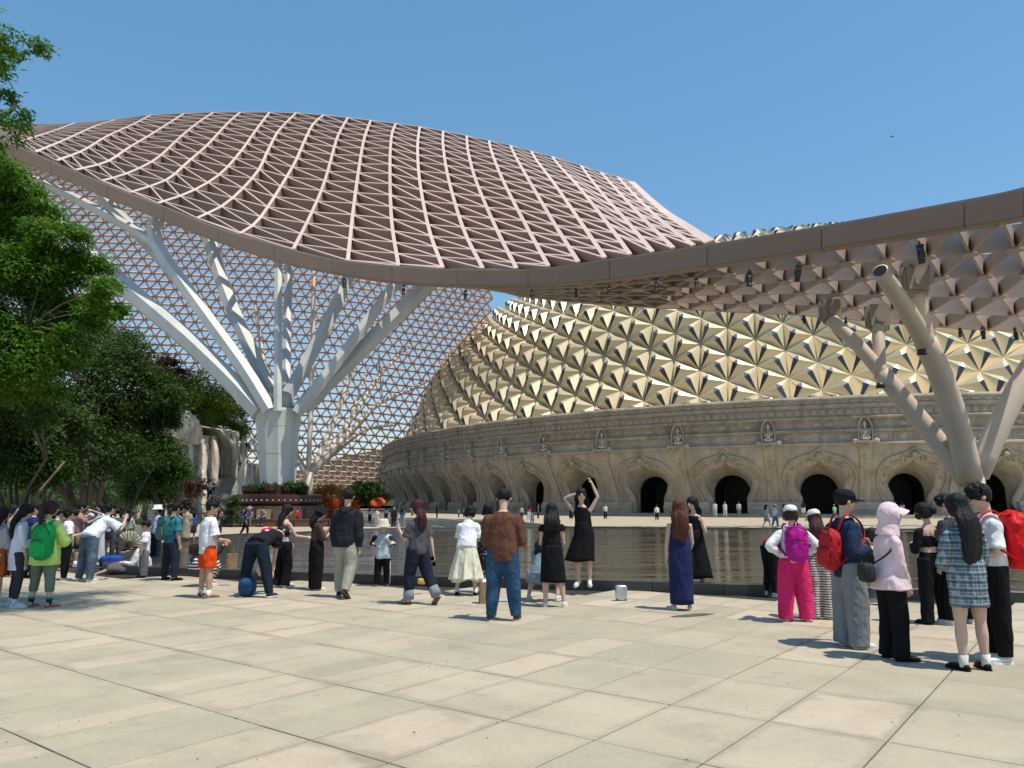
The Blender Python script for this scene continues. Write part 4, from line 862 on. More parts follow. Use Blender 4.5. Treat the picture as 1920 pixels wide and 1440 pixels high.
# shaded trees behind, multi stemmed
def multi(cx, cy, hts, n, sp, r0, seed):
    r = np.random.default_rng(seed); out = []
    for k in range(n):
        a = r.uniform(0, 6.28); h = hts * r.uniform(.8, 1.15); x, y = cx + r.uniform(-.25, .25), cy + r.uniform(-.25, .25)
        out.append(([(x, y, -.1), (x + math.cos(a) * sp * .35, y + math.sin(a) * sp * .35, h * .45), (x + math.cos(a) * sp, y + math.sin(a) * sp, h)], r0 * r.uniform(.7, 1.1), r0 * .35))
    return out
def gx(u, d): return (u - 960) / FPX * d
DT = [('bushy mid green tree low at the left edge behind the white blouse', 10, 24, [(0, 690, 66), (50, 720, 50), (-40, 770, 80), (20, 800, 56), (70, 770, 40), (-50, 870, 70), (10, 880, 44)], 'mid', 4),
      ('dark crape myrtle with thin leaning stems nearest the left edge', 40, 27, [(10, 800, 62), (60, 815, 55), (110, 800, 52), (-30, 850, 70), (40, 870, 55), (95, 870, 42)], 'dark', 5),
      ('dark bushy tree left of the boulder topped cliff', 170, 31, [(150, 720, 52), (200, 690, 50), (235, 665, 40), (115, 745, 50), (180, 770, 60), (130, 800, 55), (210, 810, 55), (160, 850, 55), (230, 860, 48), (250, 730, 52)], 'dark', 6),
      ('broad dark tree with thick pale trunk directly left of the cliff', 238, 34, [(255, 690, 45), (280, 740, 48), (240, 780, 52), (285, 800, 46), (262, 850, 48), (300, 850, 34), (308, 790, 26), (312, 730, 30)], 'dark', 3),
      ('leafy olive green tree low beside the purple maple', 318, 37, [(290, 885, 40), (322, 895, 30), (265, 905, 38), (305, 918, 28), (330, 865, 18)], 'mid', 5),
      ('dense dark tree rising behind the bright foreground tree', 90, 36, [(60, 690, 70), (120, 660, 62), (0, 740, 80), (190, 640, 46), (60, 780, 70), (225, 640, 36), (165, 615, 40)], 'dark', 3)]
for k, (lab, u, d, B, kd, ns) in enumerate(DT):
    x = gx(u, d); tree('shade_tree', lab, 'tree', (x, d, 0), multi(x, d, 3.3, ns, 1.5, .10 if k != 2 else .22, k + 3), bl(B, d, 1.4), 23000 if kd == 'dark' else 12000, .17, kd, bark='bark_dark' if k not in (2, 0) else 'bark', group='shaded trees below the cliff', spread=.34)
x = gx(365, 44); tree('japanese_maple', 'purple red maple at the foot of the stairs', 'tree', (x, 44, 0), multi(x, 44, 1.6, 3, .8, .05, 44), bl([(342, 928, 22), (364, 908, 18), (376, 920, 12), (332, 945, 20)], 44, .6), 4200, .14, 'red')
x = gx(305, 60); tree('purple_tree', 'dark purple tree peeping above the green crowns', 'tree', (x, 60, 0), [([(x, 60, 0), (x, 60, 5), (x + .1, 60, 10.5)], .16, .07)], bl([(290, 692, 22), (312, 690, 26), (330, 698, 16)], 60, .8), 3200, .24, 'red')
for lab, B, d, kd, n_ in (('light green shrub spilling over the cliff top', [(325, 722, 36), (365, 732, 40), (345, 768, 38), (392, 760, 32), (305, 745, 34), (415, 775, 24)], 70, 'lime', 16000), ('yellow green creeper trailing down the cliffs right shoulder', [(410, 750, 28), (437, 772, 22), (424, 795, 20), (450, 800, 16), (398, 788, 20), (380, 795, 16)], 78, 'lime', 9000), ('small dark bush at the far end of the cliff top', [(452, 815, 14), (458, 840, 10), (380, 800, 12)], 90, 'mid', 2500)):
    c = atY(*B[0][:2], d); tree('cliff_shrub', lab, 'shrub', tuple(c), [], bl(B, d, 1.5), n_, .26, kd, spread=.4, group='shrubs on the cliff')
c = (gx(680, 150), 150, 0)
tree('round_shrub', 'rounded dark green shrub at the foot of the far lattice', 'shrub', c, [], bl([(655, 935, 18), (690, 925, 24), (672, 915, 16), (712, 935, 14)], 120, 2), 5000, .5, 'mid')
c = (gx(600, 62), 62, 0)
tree('autumn_display_tree', 'artificial tree of red and orange leaves right of the planter', 'tree', c, multi(c[0], 62, 1.6, 4, 1.2, .04, 9), bl([(600, 950, 20), (622, 955, 20), (645, 948, 17), (605, 932, 15), (655, 950, 13), (592, 962, 16)], 62, .6), 9000, .15, 'fire', spread=.42)
tree('golden_display_tree', 'artificial tree of golden leaves rising behind the red one', 'tree', (c[0] + .5, 63.5, 0), multi(c[0] + .5, 63.5, 2.4, 4, 1.0, .04, 10), bl([(610, 922, 17), (632, 915, 15), (600, 930, 13), (648, 930, 11)], 63.5, .6), 6000, .13, 'gold', spread=.45)
for k, (lab, u, v) in enumerate((('left tuft of greenery in the upper planter', 480, 912), ('middle fern tuft in the upper planter', 505, 910), ('right fern tuft in the upper planter', 548, 909), ('small fern at the right end of the upper planter', 562, 913))):
    p = atY(u, v, 56.4); tree('planter_fern', lab, 'plant', tuple(p), [], bl([(u, v, 9), (u + 8, v + 2, 7), (u - 7, v + 1, 7)], 56.4, .1), 700, .2, 'mid', group='ferns in the planter')
V = leaves(bl([(u, v, 42) for u in range(-60, 330, 46) for v in (905, 945)], 46, 2.5), 9000, .2, np.random.default_rng(5), spread=.4)
obj('undergrowth', quads_mesh('undergrowth', V, LF['dark']), kind='stuff')
# pine bonsai stack left of the planter
p = ground(425, 984); tree('cloud_pine', 'tiered clipped pine on pale rock left of the planter', 'tree', (p[0], 52, 0), [([(p[0], 52, 0), (p[0] + .2, 52, 1), (p[0] + .4, 52, 2.1)], .09, .04)], [(*atY(u, v, 52), r_ * .036 * 1.0, r_ * .036, r_ * .036 * .5) for u, v, r_ in ((438, 936, 11), (433, 947, 10), (441, 953, 9), (427, 960, 10), (437, 968, 10))], 2600, .13, 'dark', spread=.35)
# low planting and boulder by the water
p = ground(252, 1012); tree('low_hedge', 'low leafy hedge behind the boulder at the pools left end', 'hedge', (gx(245, 30), 30, 0), [], bl([(232, 985, 16), (250, 985, 16), (268, 992, 14), (225, 1000, 12)], 30, .3), 3000, .12, 'mid')
th_ = np.linspace(.05, np.pi - .05, 16); ph = np.linspace(0, 2 * np.pi, 24, endpoint=False); q = MB(); c = atY(254, 998, 27.5); V = np.stack([np.sin(th_)[:, None] * np.cos(ph) * .62, np.sin(th_)[:, None] * np.sin(ph) * .5, np.cos(th_)[:, None] * .5 + 0 * ph], -1); V = V * (1 + .5 * (fbm(V * 1.6 + 8, 4) - .5))[..., None] + np.array([c[0], c[1], .38]); q.loft(V[::-1])
obj('boulder', q.mesh('boulder', mat('grey_green_boulder', (.12, .13, .11), .85, var=.3, vs=4, bump=.5, bs=8), True, off=np.array([c[0], c[1], 0])), label='grey green boulder by the pool behind the boy', cat='rock', loc=(c[0], c[1], 0))
# bird
q = MB(); c = atY(1672, 256, 60); q.ell(c, (.16, .05, .045), n=8, m=6); q.add([c + np.array(o) for o in ((-.03, 0, .02), (.05, 0, .02), (.08, .05, .22), (.02, .05, .2))], [(0, 1, 2, 3)]); q.add([c + np.array(o) for o in ((-.05, 0, .01), (.03, 0, .01), (-.02, -.2, -.02), (-.06, -.2, -.02))], [(0, 1, 2, 3)])
obj('bird', q.mesh('bird', M['black'], off=c), label='small dark bird flying in the open sky', cat='bird', loc=tuple(c))
# ------------------------------------------------------------------ people: skeleton, body, clothes
_cm = {}
def cloth(c, pat=None, rough=0.85, c2=None):
    key = (tuple(c), pat, rough, c2)
    if key in _cm: return _cm[key]
    m = mat('cloth_%d' % len(_cm), c, rough, var=0.16, vs=6, bump=0.9, bs=9, spec=0.12, stretch=(1, 1, 0.4)); t = m.node_tree; L = t.links; b = t.nodes["Principled BSDF"]
    if pat:
        N = t.nodes.new; tc = N("ShaderNodeTexCoord"); sx = N("ShaderNodeSeparateXYZ"); L.new(tc.outputs["Object"], sx.inputs[0])
        def band(s, per, duty, off=0.0):
            a = N("ShaderNodeMath"); a.operation = 'MULTIPLY_ADD'; a.inputs[1].default_value = 1 / per; a.inputs[2].default_value = 50 + off; L.new(s, a.inputs[0])
            f = N("ShaderNodeMath"); f.operation = 'FRACT'; L.new(a.outputs[0], f.inputs[0]); g_ = N("ShaderNodeMath"); g_.operation = 'LESS_THAN'; g_.inputs[1].default_value = duty; L.new(f.outputs[0], g_.inputs[0]); return g_.outputs[0]
        def mixc(fac, A, Bc):
            x = N("ShaderNodeMix"); x.data_type = 'RGBA'
            if isinstance(fac, float): x.inputs[0].default_value = fac
            else: L.new(fac, x.inputs[0])
            for i, v in ((6, A), (7, Bc)):
                if isinstance(v, tuple): x.inputs[i].default_value = (*v, 1)
                else: L.new(v, x.inputs[i])
            return x.outputs[2]
        base = b.inputs["Base Color"].links[0].from_socket
        if pat == 'stripes': out = mixc(band(sx.outputs[2], .034, .36), base, c2)
        elif pat == 'wide': out = mixc(band(sx.outputs[2], .06, .5), base, c2)
        elif pat == 'plaid':
            xy = N("ShaderNodeMath"); xy.operation = 'MULTIPLY_ADD'; xy.inputs[1].default_value = .55; L.new(sx.outputs[1], xy.inputs[0]); L.new(sx.outputs[0], xy.inputs[2])
            def soft(f, k):
                q_ = N("ShaderNodeMath"); q_.operation = 'MULTIPLY'; q_.inputs[1].default_value = k; L.new(f, q_.inputs[0]); return q_.outputs[0]
            out = base
            for s_ in (xy.outputs[0], sx.outputs[2]):
                out = mixc(soft(band(s_, .075, .42), .62), out, (0.035, 0.06, 0.085)); out = mixc(soft(band(s_, .075, .12, .60), .75), out, c2); out = mixc(soft(band(s_, .0375, .10, .30), .55), out, (.38, .42, .42))
        elif pat == 'dots':
            v = N("ShaderNodeTexVoronoi"); v.inputs["Scale"].default_value = 26; L.new(tc.outputs["Object"], v.inputs["Vector"]); lt = N("ShaderNodeMath"); lt.operation = 'LESS_THAN'; lt.inputs[1].default_value = .22; L.new(v.outputs[0], lt.inputs[0]); out = mixc(lt.outputs[0], base, c2)
        elif pat == 'denim':
            v = N("ShaderNodeTexNoise"); v.inputs["Scale"].default_value = 5; v.inputs["Detail"].default_value = 5; L.new(tc.outputs["Object"], v.inputs["Vector"]); r_ = N("ShaderNodeMapRange"); r_.inputs[1].default_value = .45; r_.inputs[2].default_value = .72; L.new(v.outputs[0], r_.inputs[0]); out = mixc(r_.outputs[0], base, c2)
        L.new(out, b.inputs["Base Color"])
    _cm[key] = m; return m
SKIN = [mat('skin_light', (0.56, 0.375, 0.285), 0.5, var=.05, vs=9, spec=.35), mat('skin_warm', (0.46, 0.29, 0.20), 0.5, var=.05, vs=9, spec=.35), mat('skin_tan', (0.37, 0.22, 0.15), 0.5, var=.05, vs=9, spec=.35)]
HAIR = {k: mat('hair_' + k, c, 0.5, var=.3, vs=70, bump=.35, bs=110, stretch=(1, 1, .05), spec=.2) for k, c in (('black', (.008, .0075, .008)), ('brown', (.035, .018, .013)), ('auburn', (.085, .030, .018)), ('plum', (.045, .012, .014)))}
EYE = mat('dark_eye', (.02, .015, .012), .25); LIP = mat('lips', (.42, .13, .11), .45); GLASS = mat('spectacle_frame', (.02, .02, .02), .3)
def fold_tex(name, s):
    t_ = bpy.data.textures.new(name, 'CLOUDS'); t_.noise_scale = s; t_.noise_depth = 2; return t_
FT1 = bpy.data.textures.new('cloth_folds', 'MARBLE'); FT1.noise_scale = .16; FT1.noise_depth = 2; FT1.turbulence = 9; FT1.marble_type = 'SOFT'; FT2 = fold_tex('hair_locks', .05)
def finish(o, vox, it=2, disp=0.0, tex=None, fac=.5):
    m = o.modifiers.new('surface', 'REMESH'); m.mode = 'VOXEL'; m.voxel_size = vox; m.use_smooth_shade = True
    s = o.modifiers.new('smooth', 'SMOOTH'); s.iterations = it; s.factor = fac
    if disp:
        d = o.modifiers.new('folds', 'DISPLACE'); d.texture = tex or FT1; d.strength = disp; d.mid_level = .5; d.texture_coords = 'LOCAL'
    return o
V3 = lambda *a: np.array(a, float)
DN = V3(0, 0, -1)
def skel(H, fem=False, lean=0, side=0, twist=0, head=(0, 0), aR=None, aL=None, lR=None, lL=None, seat=None, bw=1.0, hd=1.0, feet=(0, 0), lift=0.0):
    s = {'H': H, 'fem': fem, 'bw': bw}
    f, sd, tw = (math.radians(x) for x in (lean, side, twist))
    sp = nrm(V3(math.sin(sd), math.sin(f) * math.cos(sd), math.cos(f) * math.cos(sd))); s['sp'] = sp
    fw = nrm(V3(0, math.cos(f), -math.sin(f))); lx = nrm(V3(math.cos(tw), -math.sin(tw) * math.cos(f), math.sin(tw) * math.sin(f))); fw = nrm(np.cross(sp, lx)); s['lx'] = lx; s['fw'] = fw
    P = V3(0, 0, 0); s['pel'] = P; s['neck'] = P + sp * .30 * H; hsw = (.092 if fem else .103) * H * bw
    s['sh'] = [s['neck'] - sp * .060 * H + lx * sg * hsw for sg in (1, -1)]
    s['hip'] = [P + V3(sg * (.052 if fem else .05) * H, 0, -.02 * H) for sg in (1, -1)]
    pt, yw = math.radians(head[0]), math.radians(head[1])
    bf = nrm(V3(fw[0], fw[1], 0)) if np.linalg.norm(fw[:2]) > .2 else V3(0, 1, 0)
    hf = nrm(V3(bf[0] * math.cos(yw) + bf[1] * math.sin(yw), bf[1] * math.cos(yw) - bf[0] * math.sin(yw), 0)); hu = nrm(sp * .35 + V3(0, 0, .65)) if lean < 60 else nrm(sp + V3(0, 0, .3))
    hr = nrm(np.cross(hf, hu)); hf0 = nrm(np.cross(hu, hr)); hf = nrm(hf0 * math.cos(pt) - hu * math.sin(pt)); hu = nrm(np.cross(hr, hf)); s['hf'], s['hu'], s['hr'] = hf, hu, hr
    s['hc'] = s['neck'] + nrm(sp + hu) * .042 * H + hu * .066 * H * hd + hf * .012 * H; s['hs'] = .0715 * H * hd
    out = []
    for sg, a in ((1, aR), (-1, aL)):
        ua, fa = a if a is not None else ((.16 * sg, 0, -1), (.06 * sg, .16, -1)); k = 0 if sg > 0 else 1
        el = s['sh'][k] + nrm(V3(*ua)) * .168 * H; wr = el + nrm(V3(*fa)) * .143 * H; out.append((el, wr, nrm(V3(*fa))))
    s['arm'] = out; legs = []
    for sg, l, ft in ((1, lR, feet[0]), (-1, lL, feet[1])):
        th_, sh_ = l if l is not None else ((.055 * sg, .0, -1), (.02 * sg, -.02, -1)); k = 0 if sg > 0 else 1
        kn = s['hip'][k] + nrm(V3(*th_)) * .232 * H; an = kn + nrm(V3(*sh_)) * .228 * H; fd = nrm(V3(math.sin(math.radians(12 * sg)), math.cos(math.radians(12)), 0)); p_ = math.radians(ft); fd = nrm(fd * math.cos(p_) + V3(0, 0, -1) * math.sin(p_)); legs.append((kn, an, fd))
    s['leg'] = legs
    zmin = min(min(an[2] - .042 * H * abs(fd[1] / max(np.linalg.norm(fd[:2]), .1)) , (an + fd * .1 * H)[2] - .022 * H) for kn, an, fd in legs) if seat is None else -seat
    sh = V3(0, 0, -zmin + lift)
    m_ = (legs[0][1] + legs[1][1]) / 2 if seat is None else V3(0, 0, 0); sh[0], sh[1] = -m_[0], -m_[1]
    for k in ('pel', 'neck', 'hc'): s[k] = s[k] + sh
    s['sh'] = [x + sh for x in s['sh']]; s['hip'] = [x + sh for x in s['hip']]; s['arm'] = [(a + sh, b_ + sh, c) for a, b_, c in s['arm']]; s['leg'] = [(a + sh, b_ + sh, c) for a, b_, c in s['leg']]
    return s
MALE = [(-.16, .080, .060), (-.02, .093, .066), (.12, .092, .064), (.38, .084, .058), (.62, .094, .062), (.74, .102, .062), (.83, .096, .056), (.90, .074, .049), (.95, .056, .043), (1.0, .042, .04)]
FEML = [(-.16, .082, .064), (-.02, .094, .068), (.12, .090, .064), (.42, .070, .052), (.64, .080, .060), (.74, .086, .058), (.83, .080, .052), (.90, .061, .045), (.95, .047, .039), (1.0, .036, .036)]
def tors(s, t):
    T = np.array(FEML if s['fem'] else MALE); return np.interp(t, T[:, 0], T[:, 1]) * s['H'] * s['bw'], np.interp(t, T[:, 0], T[:, 2]) * s['H'] * s['bw']
def tpos(s, t):
    return s['pel'] + s['sp'] * .30 * s['H'] * t if t >= 0 else s['pel'] + DN * .30 * s['H'] * -t + s['fw'] * 0
def ering(c, rx, ry, lx, fw, n=20, rip=0, nr=0, ph=0):
    a = np.linspace(0, 2 * np.pi, n, endpoint=False); k = 1 + rip * np.sin(nr * a + ph) + rip * .6 * np.sin((nr * 2 + 1) * a + ph * 2.3)
    return c + (np.cos(a) * rx * k)[:, None] * lx + (np.sin(a) * ry * k)[:, None] * fw
def body(s, q, fingers=True, curl=.5):
    H = s['H']; R3 = np.stack([s['hr'], s['hf'], s['hu']], 1); hs = s['hs']
    q.loft([ering(tpos(s, t), *tors(s, t), s['lx'], s['fw']) for t in (-.16, -.02, .12, .38, .62, .74, .83, .90, .95, 1.0)])
    q.tube([s['neck'] - s['sp'] * .03 * H, s['hc'] - s['hu'] * .045 * H - s['hf'] * .012 * H, s['hc']], .031 * H * (1 if not s['fem'] else .86), 10)
    q.ell(s['hc'] + s['hu'] * hs * .18 - s['hf'] * hs * .08, (hs * .74, hs * .92, hs * .82), R3, 14, 10); q.ell(s['hc'] - s['hu'] * hs * .36 + s['hf'] * hs * .22, (hs * .56, hs * .58, hs * .62), R3, 12, 8)
    q.tube([s['hc'] + s['hf'] * hs * .8 + s['hu'] * hs * .1, s['hc'] + s['hf'] * hs * 1.0 - s['hu'] * hs * .2], [hs * .09, hs * .15], 6)
    for sg in (1, -1): q.ell(s['hc'] + s['hr'] * sg * hs * .76 - s['hu'] * hs * .08 - s['hf'] * hs * .05, (hs * .08, hs * .17, hs * .24), R3, 8, 6)
    for k in (0, 1):
        sh, (el, wr, hd_) = s['sh'][k], s['arm'][k]; f = .88 if s['fem'] else 1.0; f *= s['bw']
        q.tube([sh - s['lx'] * (1 - 2 * k) * .03 * H, sh, (sh * .6 + el * .4), el, el * .6 + wr * .4, wr, wr + hd_ * .012 * H], np.array([.026, .031, .027, .022, .0225, .0155, .014]) * H * f, 10)
        hp, (kn, an, fd) = s['hip'][k], s['leg'][k]
        q.tube([hp + V3(0, 0, .02 * H), hp * .65 + kn * .35, kn * .8 + hp * .2, kn, kn * .68 + an * .32, kn * .3 + an * .7, an], np.array([.056, .053, .042, .0335, .0365, .026, .0205]) * H * f * (1.05 if s['fem'] else 1), 12)
        q.tube([an + V3(0, 0, -.012 * H) - fd * .022 * H, an - V3(0, 0, .018 * H) + fd * .03 * H, an - V3(0, 0, .027 * H) + fd * .075 * H, an - V3(0, 0, .03 * H) + fd * .105 * H], np.array([.018, .022, .023, .012]) * H, 8, flat=.7, lat=np.cross(fd, V3(0, 0, 1)))
        pn = hand_normal(s, k); q.tube([wr, wr + hd_ * .02 * H, wr + hd_ * .05 * H], np.array([.015, .022, .022]) * H, 8, flat=.45, lat=np.cross(hd_, pn))
def hand_normal(s, k):
    sh, (el, wr, hd_) = s['sh'][k], s['arm'][k]; sg = 1 - 2 * k
    n_ = -s['lx'] * sg if abs(hd_[2]) > .6 else V3(0, 0, -1) * .7 - s['lx'] * sg * .7
    return nrm(n_ - hd_ * (n_ @ hd_))
def fingers(s, q, curl=.6):
    H = s['H']
    for k in (0, 1):
        el, wr, hd_ = s['arm'][k]; pn = hand_normal(s, k); ac = nrm(np.cross(hd_, pn)); sg = 1 - 2 * k; c_ = curl if not isinstance(curl, tuple) else curl[k]
        thumb = ac if (ac @ s['fw'] > 0 or (abs(ac @ s['fw']) < .2 and ac[2] > 0)) else -ac
        for i, (o, l) in enumerate(((.017, .040), (.006, .044), (-.005, .041), (-.015, .033))):
            b_ = wr + hd_ * .046 * H + thumb * o * H; d1 = nrm(hd_ + pn * c_ * .6); d2 = nrm(hd_ * (1 - c_) + pn * c_ * 1.6); q.tube([b_, b_ + d1 * l * .5 * H, b_ + d1 * l * .5 * H + d2 * l * .5 * H], np.array([.0065, .006, .0048]) * H, 5)
        b_ = wr + hd_ * .018 * H + thumb * .016 * H; d1 = nrm(hd_ * .7 + thumb * .7 + pn * .3); d2 = nrm(hd_ + pn * .5); q.tube([b_, b_ + d1 * .022 * H, b_ + d1 * .022 * H + d2 * .018 * H], np.array([.0085, .007, .0055]) * H, 5)
def top_mesh(s, q, sl='short', hem=-.2, ease=.012, flare=0.0, neck=1.0, cut=None):
    H = s['H']; ts = [t for t in (-1.2, -1.0, -.8, -.6, -.45, -.3, -.15, 0, .15, .38, .62, .74, .83, .90, .95) if hem + .03 < t < neck - .02]; R_ = []
    for t in [hem] + ts + [neck]:
        rx, ry = tors(s, max(t, -.05)); m_ = tors(s, .72); g = ease * .75 * H
        if t < .62: rx, ry = max(rx, m_[0] * (.98 if ease > .008 else .8)) + g, max(ry, m_[1] * (.98 if ease > .008 else .8)) + g
        else: rx, ry = rx + g * .8, ry + g * .8
        if t < .3: rx += flare * H * (.3 - t); ry += flare * H * (.3 - t)
        R_.append(ering(tpos(s, t), rx, ry, s['lx'], s['fw'], 32, .024 if t < .5 else .006, 5, H * 7 + t * 2))
    q.loft(R_)
    for k in (0, 1):
        sh, (el, wr, hd_) = s['sh'][k], s['arm'][k]; x = s['lx'] * (1 - 2 * k); e = (.006 + ease * .62) * H; f = (.9 if s['fem'] else 1) * s['bw']
        if sl == 'none': continue
        A = [sh - x * .035 * H, sh + x * .004 * H, sh * .6 + el * .4]; r_ = [.022 * H * f + e * .5, .029 * H * f + e * .5, .029 * H * f + e * .9]
        if sl == 'cap': A, r_ = A[:2] + [sh * .8 + el * .2], r_[:2] + [.03 * H * f + e]
        elif sl == 'short': A += [sh * .22 + el * .78]; r_ += [.029 * H * f + e * 1.35]
        elif sl == 'half': A += [el, el * .8 + wr * .2]; r_ += [.025 * H * f + e * 1.0, .024 * H * f + e * 1.0]
        else:
            A += [el, el * .55 + wr * .45, wr * (1.0 if sl == 'long' else .75) + el * (0 if sl == 'long' else .25)]; r_ += [.024 * H * f + e * .9, .0225 * H * f + e * .85, .016 * H * f + e * (.6 if sl == 'long' else .8)]
        A_ = catmull(np.array(A), 14); q.tube(A_, np.interp(np.linspace(0, len(A) - 1, 14), np.arange(len(A)), r_), 16, fold=(.05, 3, .045, 3.2, H * 5 + k))
def trouser_mesh(s, q, kind='straight', length=1.0, waist=.2, ease=None):
    H = s['H']; W = {'slim': (.006, .007, .006, .007), 'straight': (.010, .013, .016, .019), 'wide': (.014, .024, .034, .042), 'flare': (.006, .007, .016, .030), 'shorts': (.012, .019, .020, .020), 'leggings': (.001, .001, .001, .002)}[kind]
    f = (1.04 if s['fem'] else 1) * s['bw']
    q.loft([ering(tpos(s, t), tors(s, t)[0] + W[0] * H, tors(s, t)[1] + W[0] * H, nrm(s['lx'] * (t > .1) + V3(1, 0, 0)), nrm(s['fw'] * (t > .1) + V3(0, 1, 0)), 20) for t in (-.2, -.1, 0, .1, waist)])
    for k in (0, 1):
        hp, (kn, an, fd) = s['hip'][k], s['leg'][k]; st_ = [(0, hp + V3(0, 0, .03 * H), .057, W[0]), (.2, hp * .6 + kn * .4, .053, W[1]), (.5, kn, .0345, W[2] + .004), (.75, kn * .5 + an * .5, .033, W[2] + .002), (.93, kn * .14 + an * .86, .0215, W[3]), (1.0, an - V3(0, 0, .004 * H), .0205, W[3] + .001), (1.12, an + nrm(an - kn) * .03 * H, .0205, W[3] + .002)]
        P = np.array([x[1] for x in st_]); r_ = np.array([(x[2] * f + x[3]) * H for x in st_]); tt = np.array([x[0] for x in st_]); t1 = np.linspace(0, length, 16)
        q.tube(np.stack([np.interp(t1, tt, P[:, c]) for c in range(3)], -1), np.interp(t1, tt, r_), 22, fold=(.055 if kind not in ('leggings', 'slim') else .015, 3, .02, 2.5, 1.7 * k + H * 9))
def skirt_mesh(s, q, top=.42, hem=.3, rx=.13, ry=.12, rip=.05, nr=7, shift=(0, 0), ease=.015, seg=48, ph=0.0, m=13):
    """skirt from spine level `top` to a hem at height hem*H"""
    H = s['H']; c0 = tpos(s, top); kn = (s['leg'][0][0] + s['leg'][1][0]) / 2; an = (s['leg'][0][1] + s['leg'][1][1]) / 2; R_ = []
    zt, zb = c0[2], hem * H; zh = s['pel'][2] - .02 * H
    for f in np.linspace(0, 1, m):
        z = zt + (zb - zt) * f
        if z > zh: w_ = (zt - z) / max(zt - zh, 1e-6); c = c0 * (1 - w_) + V3(s['pel'][0], s['pel'][1], zh) * w_; t = top * (1 - w_); a, b_ = tors(s, t); a, b_ = a + ease * H, b_ + ease * H
        else:
            w_ = (zh - z) / max(zh - zb, 1e-6); e = kn if hem > .22 else an; c = V3(s['pel'][0], s['pel'][1], 0) * (1 - w_) + e * w_; c[2] = z; a0, b0 = tors(s, -.02); a, b_ = (a0 + ease * H) * (1 - w_) + rx * H * w_, (b0 + ease * H) * (1 - w_) + ry * H * w_
        sf = max(0, (zh - z) / max(zh - zb, 1e-6)) if z < zh else 0
        rg = ering(c + V3(shift[0], shift[1], 0) * H * sf, a, b_, V3(1, 0, 0), V3(0, 1, 0), seg, rip * min(1, f * 1.3), nr, ph + f * .8)
        if f == 1: rg[:, 2] += np.sin(np.arange(seg) * 2 * np.pi / seg * nr * .5 + ph) * rip * .12 * H
        R_.append(rg)
    for f in (.97, .9): r2 = R_[m - 1 if f == .97 else m - 2] - R_[m - 1].mean(0) * 0; c = r2.mean(0); R_.append(c + (r2 - c) * .9)
    q.loft(R_)
def shoe(s, k, col, kind, root, white=None):
    H = s['H']; an, fd = s['leg'][k][1], s['leg'][k][2]; lat = nrm(np.cross(fd, V3(0, 0, 1))); up = np.cross(lat, fd); b_ = an - up * .042 * H
    P = lambda f, l=0, u=0: b_ + fd * f * H + lat * l * H + up * u * H
    q = MB(); sole = []
    prof = [(-.034, .014), (-.026, .02), (0, .021), (.04, .022), (.075, .026), (.1, .022), (.118, .009)]
    for z in (0.0, .003, .011): sole.append([P(f, w_, z) for f, w_ in prof] + [P(f, -w_, z) for f, w_ in prof[::-1]])
    sc = white or col; q.loft(sole); so_ = None
    u_ = MB(); hgt = {'sneaker': .034, 'loafer': .022, 'boot': .05, 'sandal': .02}[kind]
    if kind == 'sandal':
        for f in (.07, .02): u_.tube([P(f, .024, .01), P(f, .018, .03), P(f, 0, .037), P(f, -.018, .03), P(f, -.024, .01)], .005 * H, 6)
        u_.loft([[P(f, w_ * .96, z) for f, w_ in prof] + [P(f, -w_ * .96, z) for f, w_ in prof[::-1]] for z in (.010, .014)])
    else:
        u_.tube([P(-.032, 0, .018), P(-.02, 0, .022), P(.015, 0, .024), P(.05, 0, .021), P(.085, 0, .017), P(.112, 0, .012)], np.array([.012, .0205, .022, .0225, .0225, .012]) * H, 12, flat=.8, lat=lat)
        if hgt > .03: u_.tube([P(-.008, 0, .02), P(-.008, 0, hgt + .012)], np.array([.022, .02]) * H, 10)
    o = u_.build('shoe', cloth(col, rough=.55), root, True, local=True)
    q.build('sole', cloth(sc, rough=.6), o, local=True)
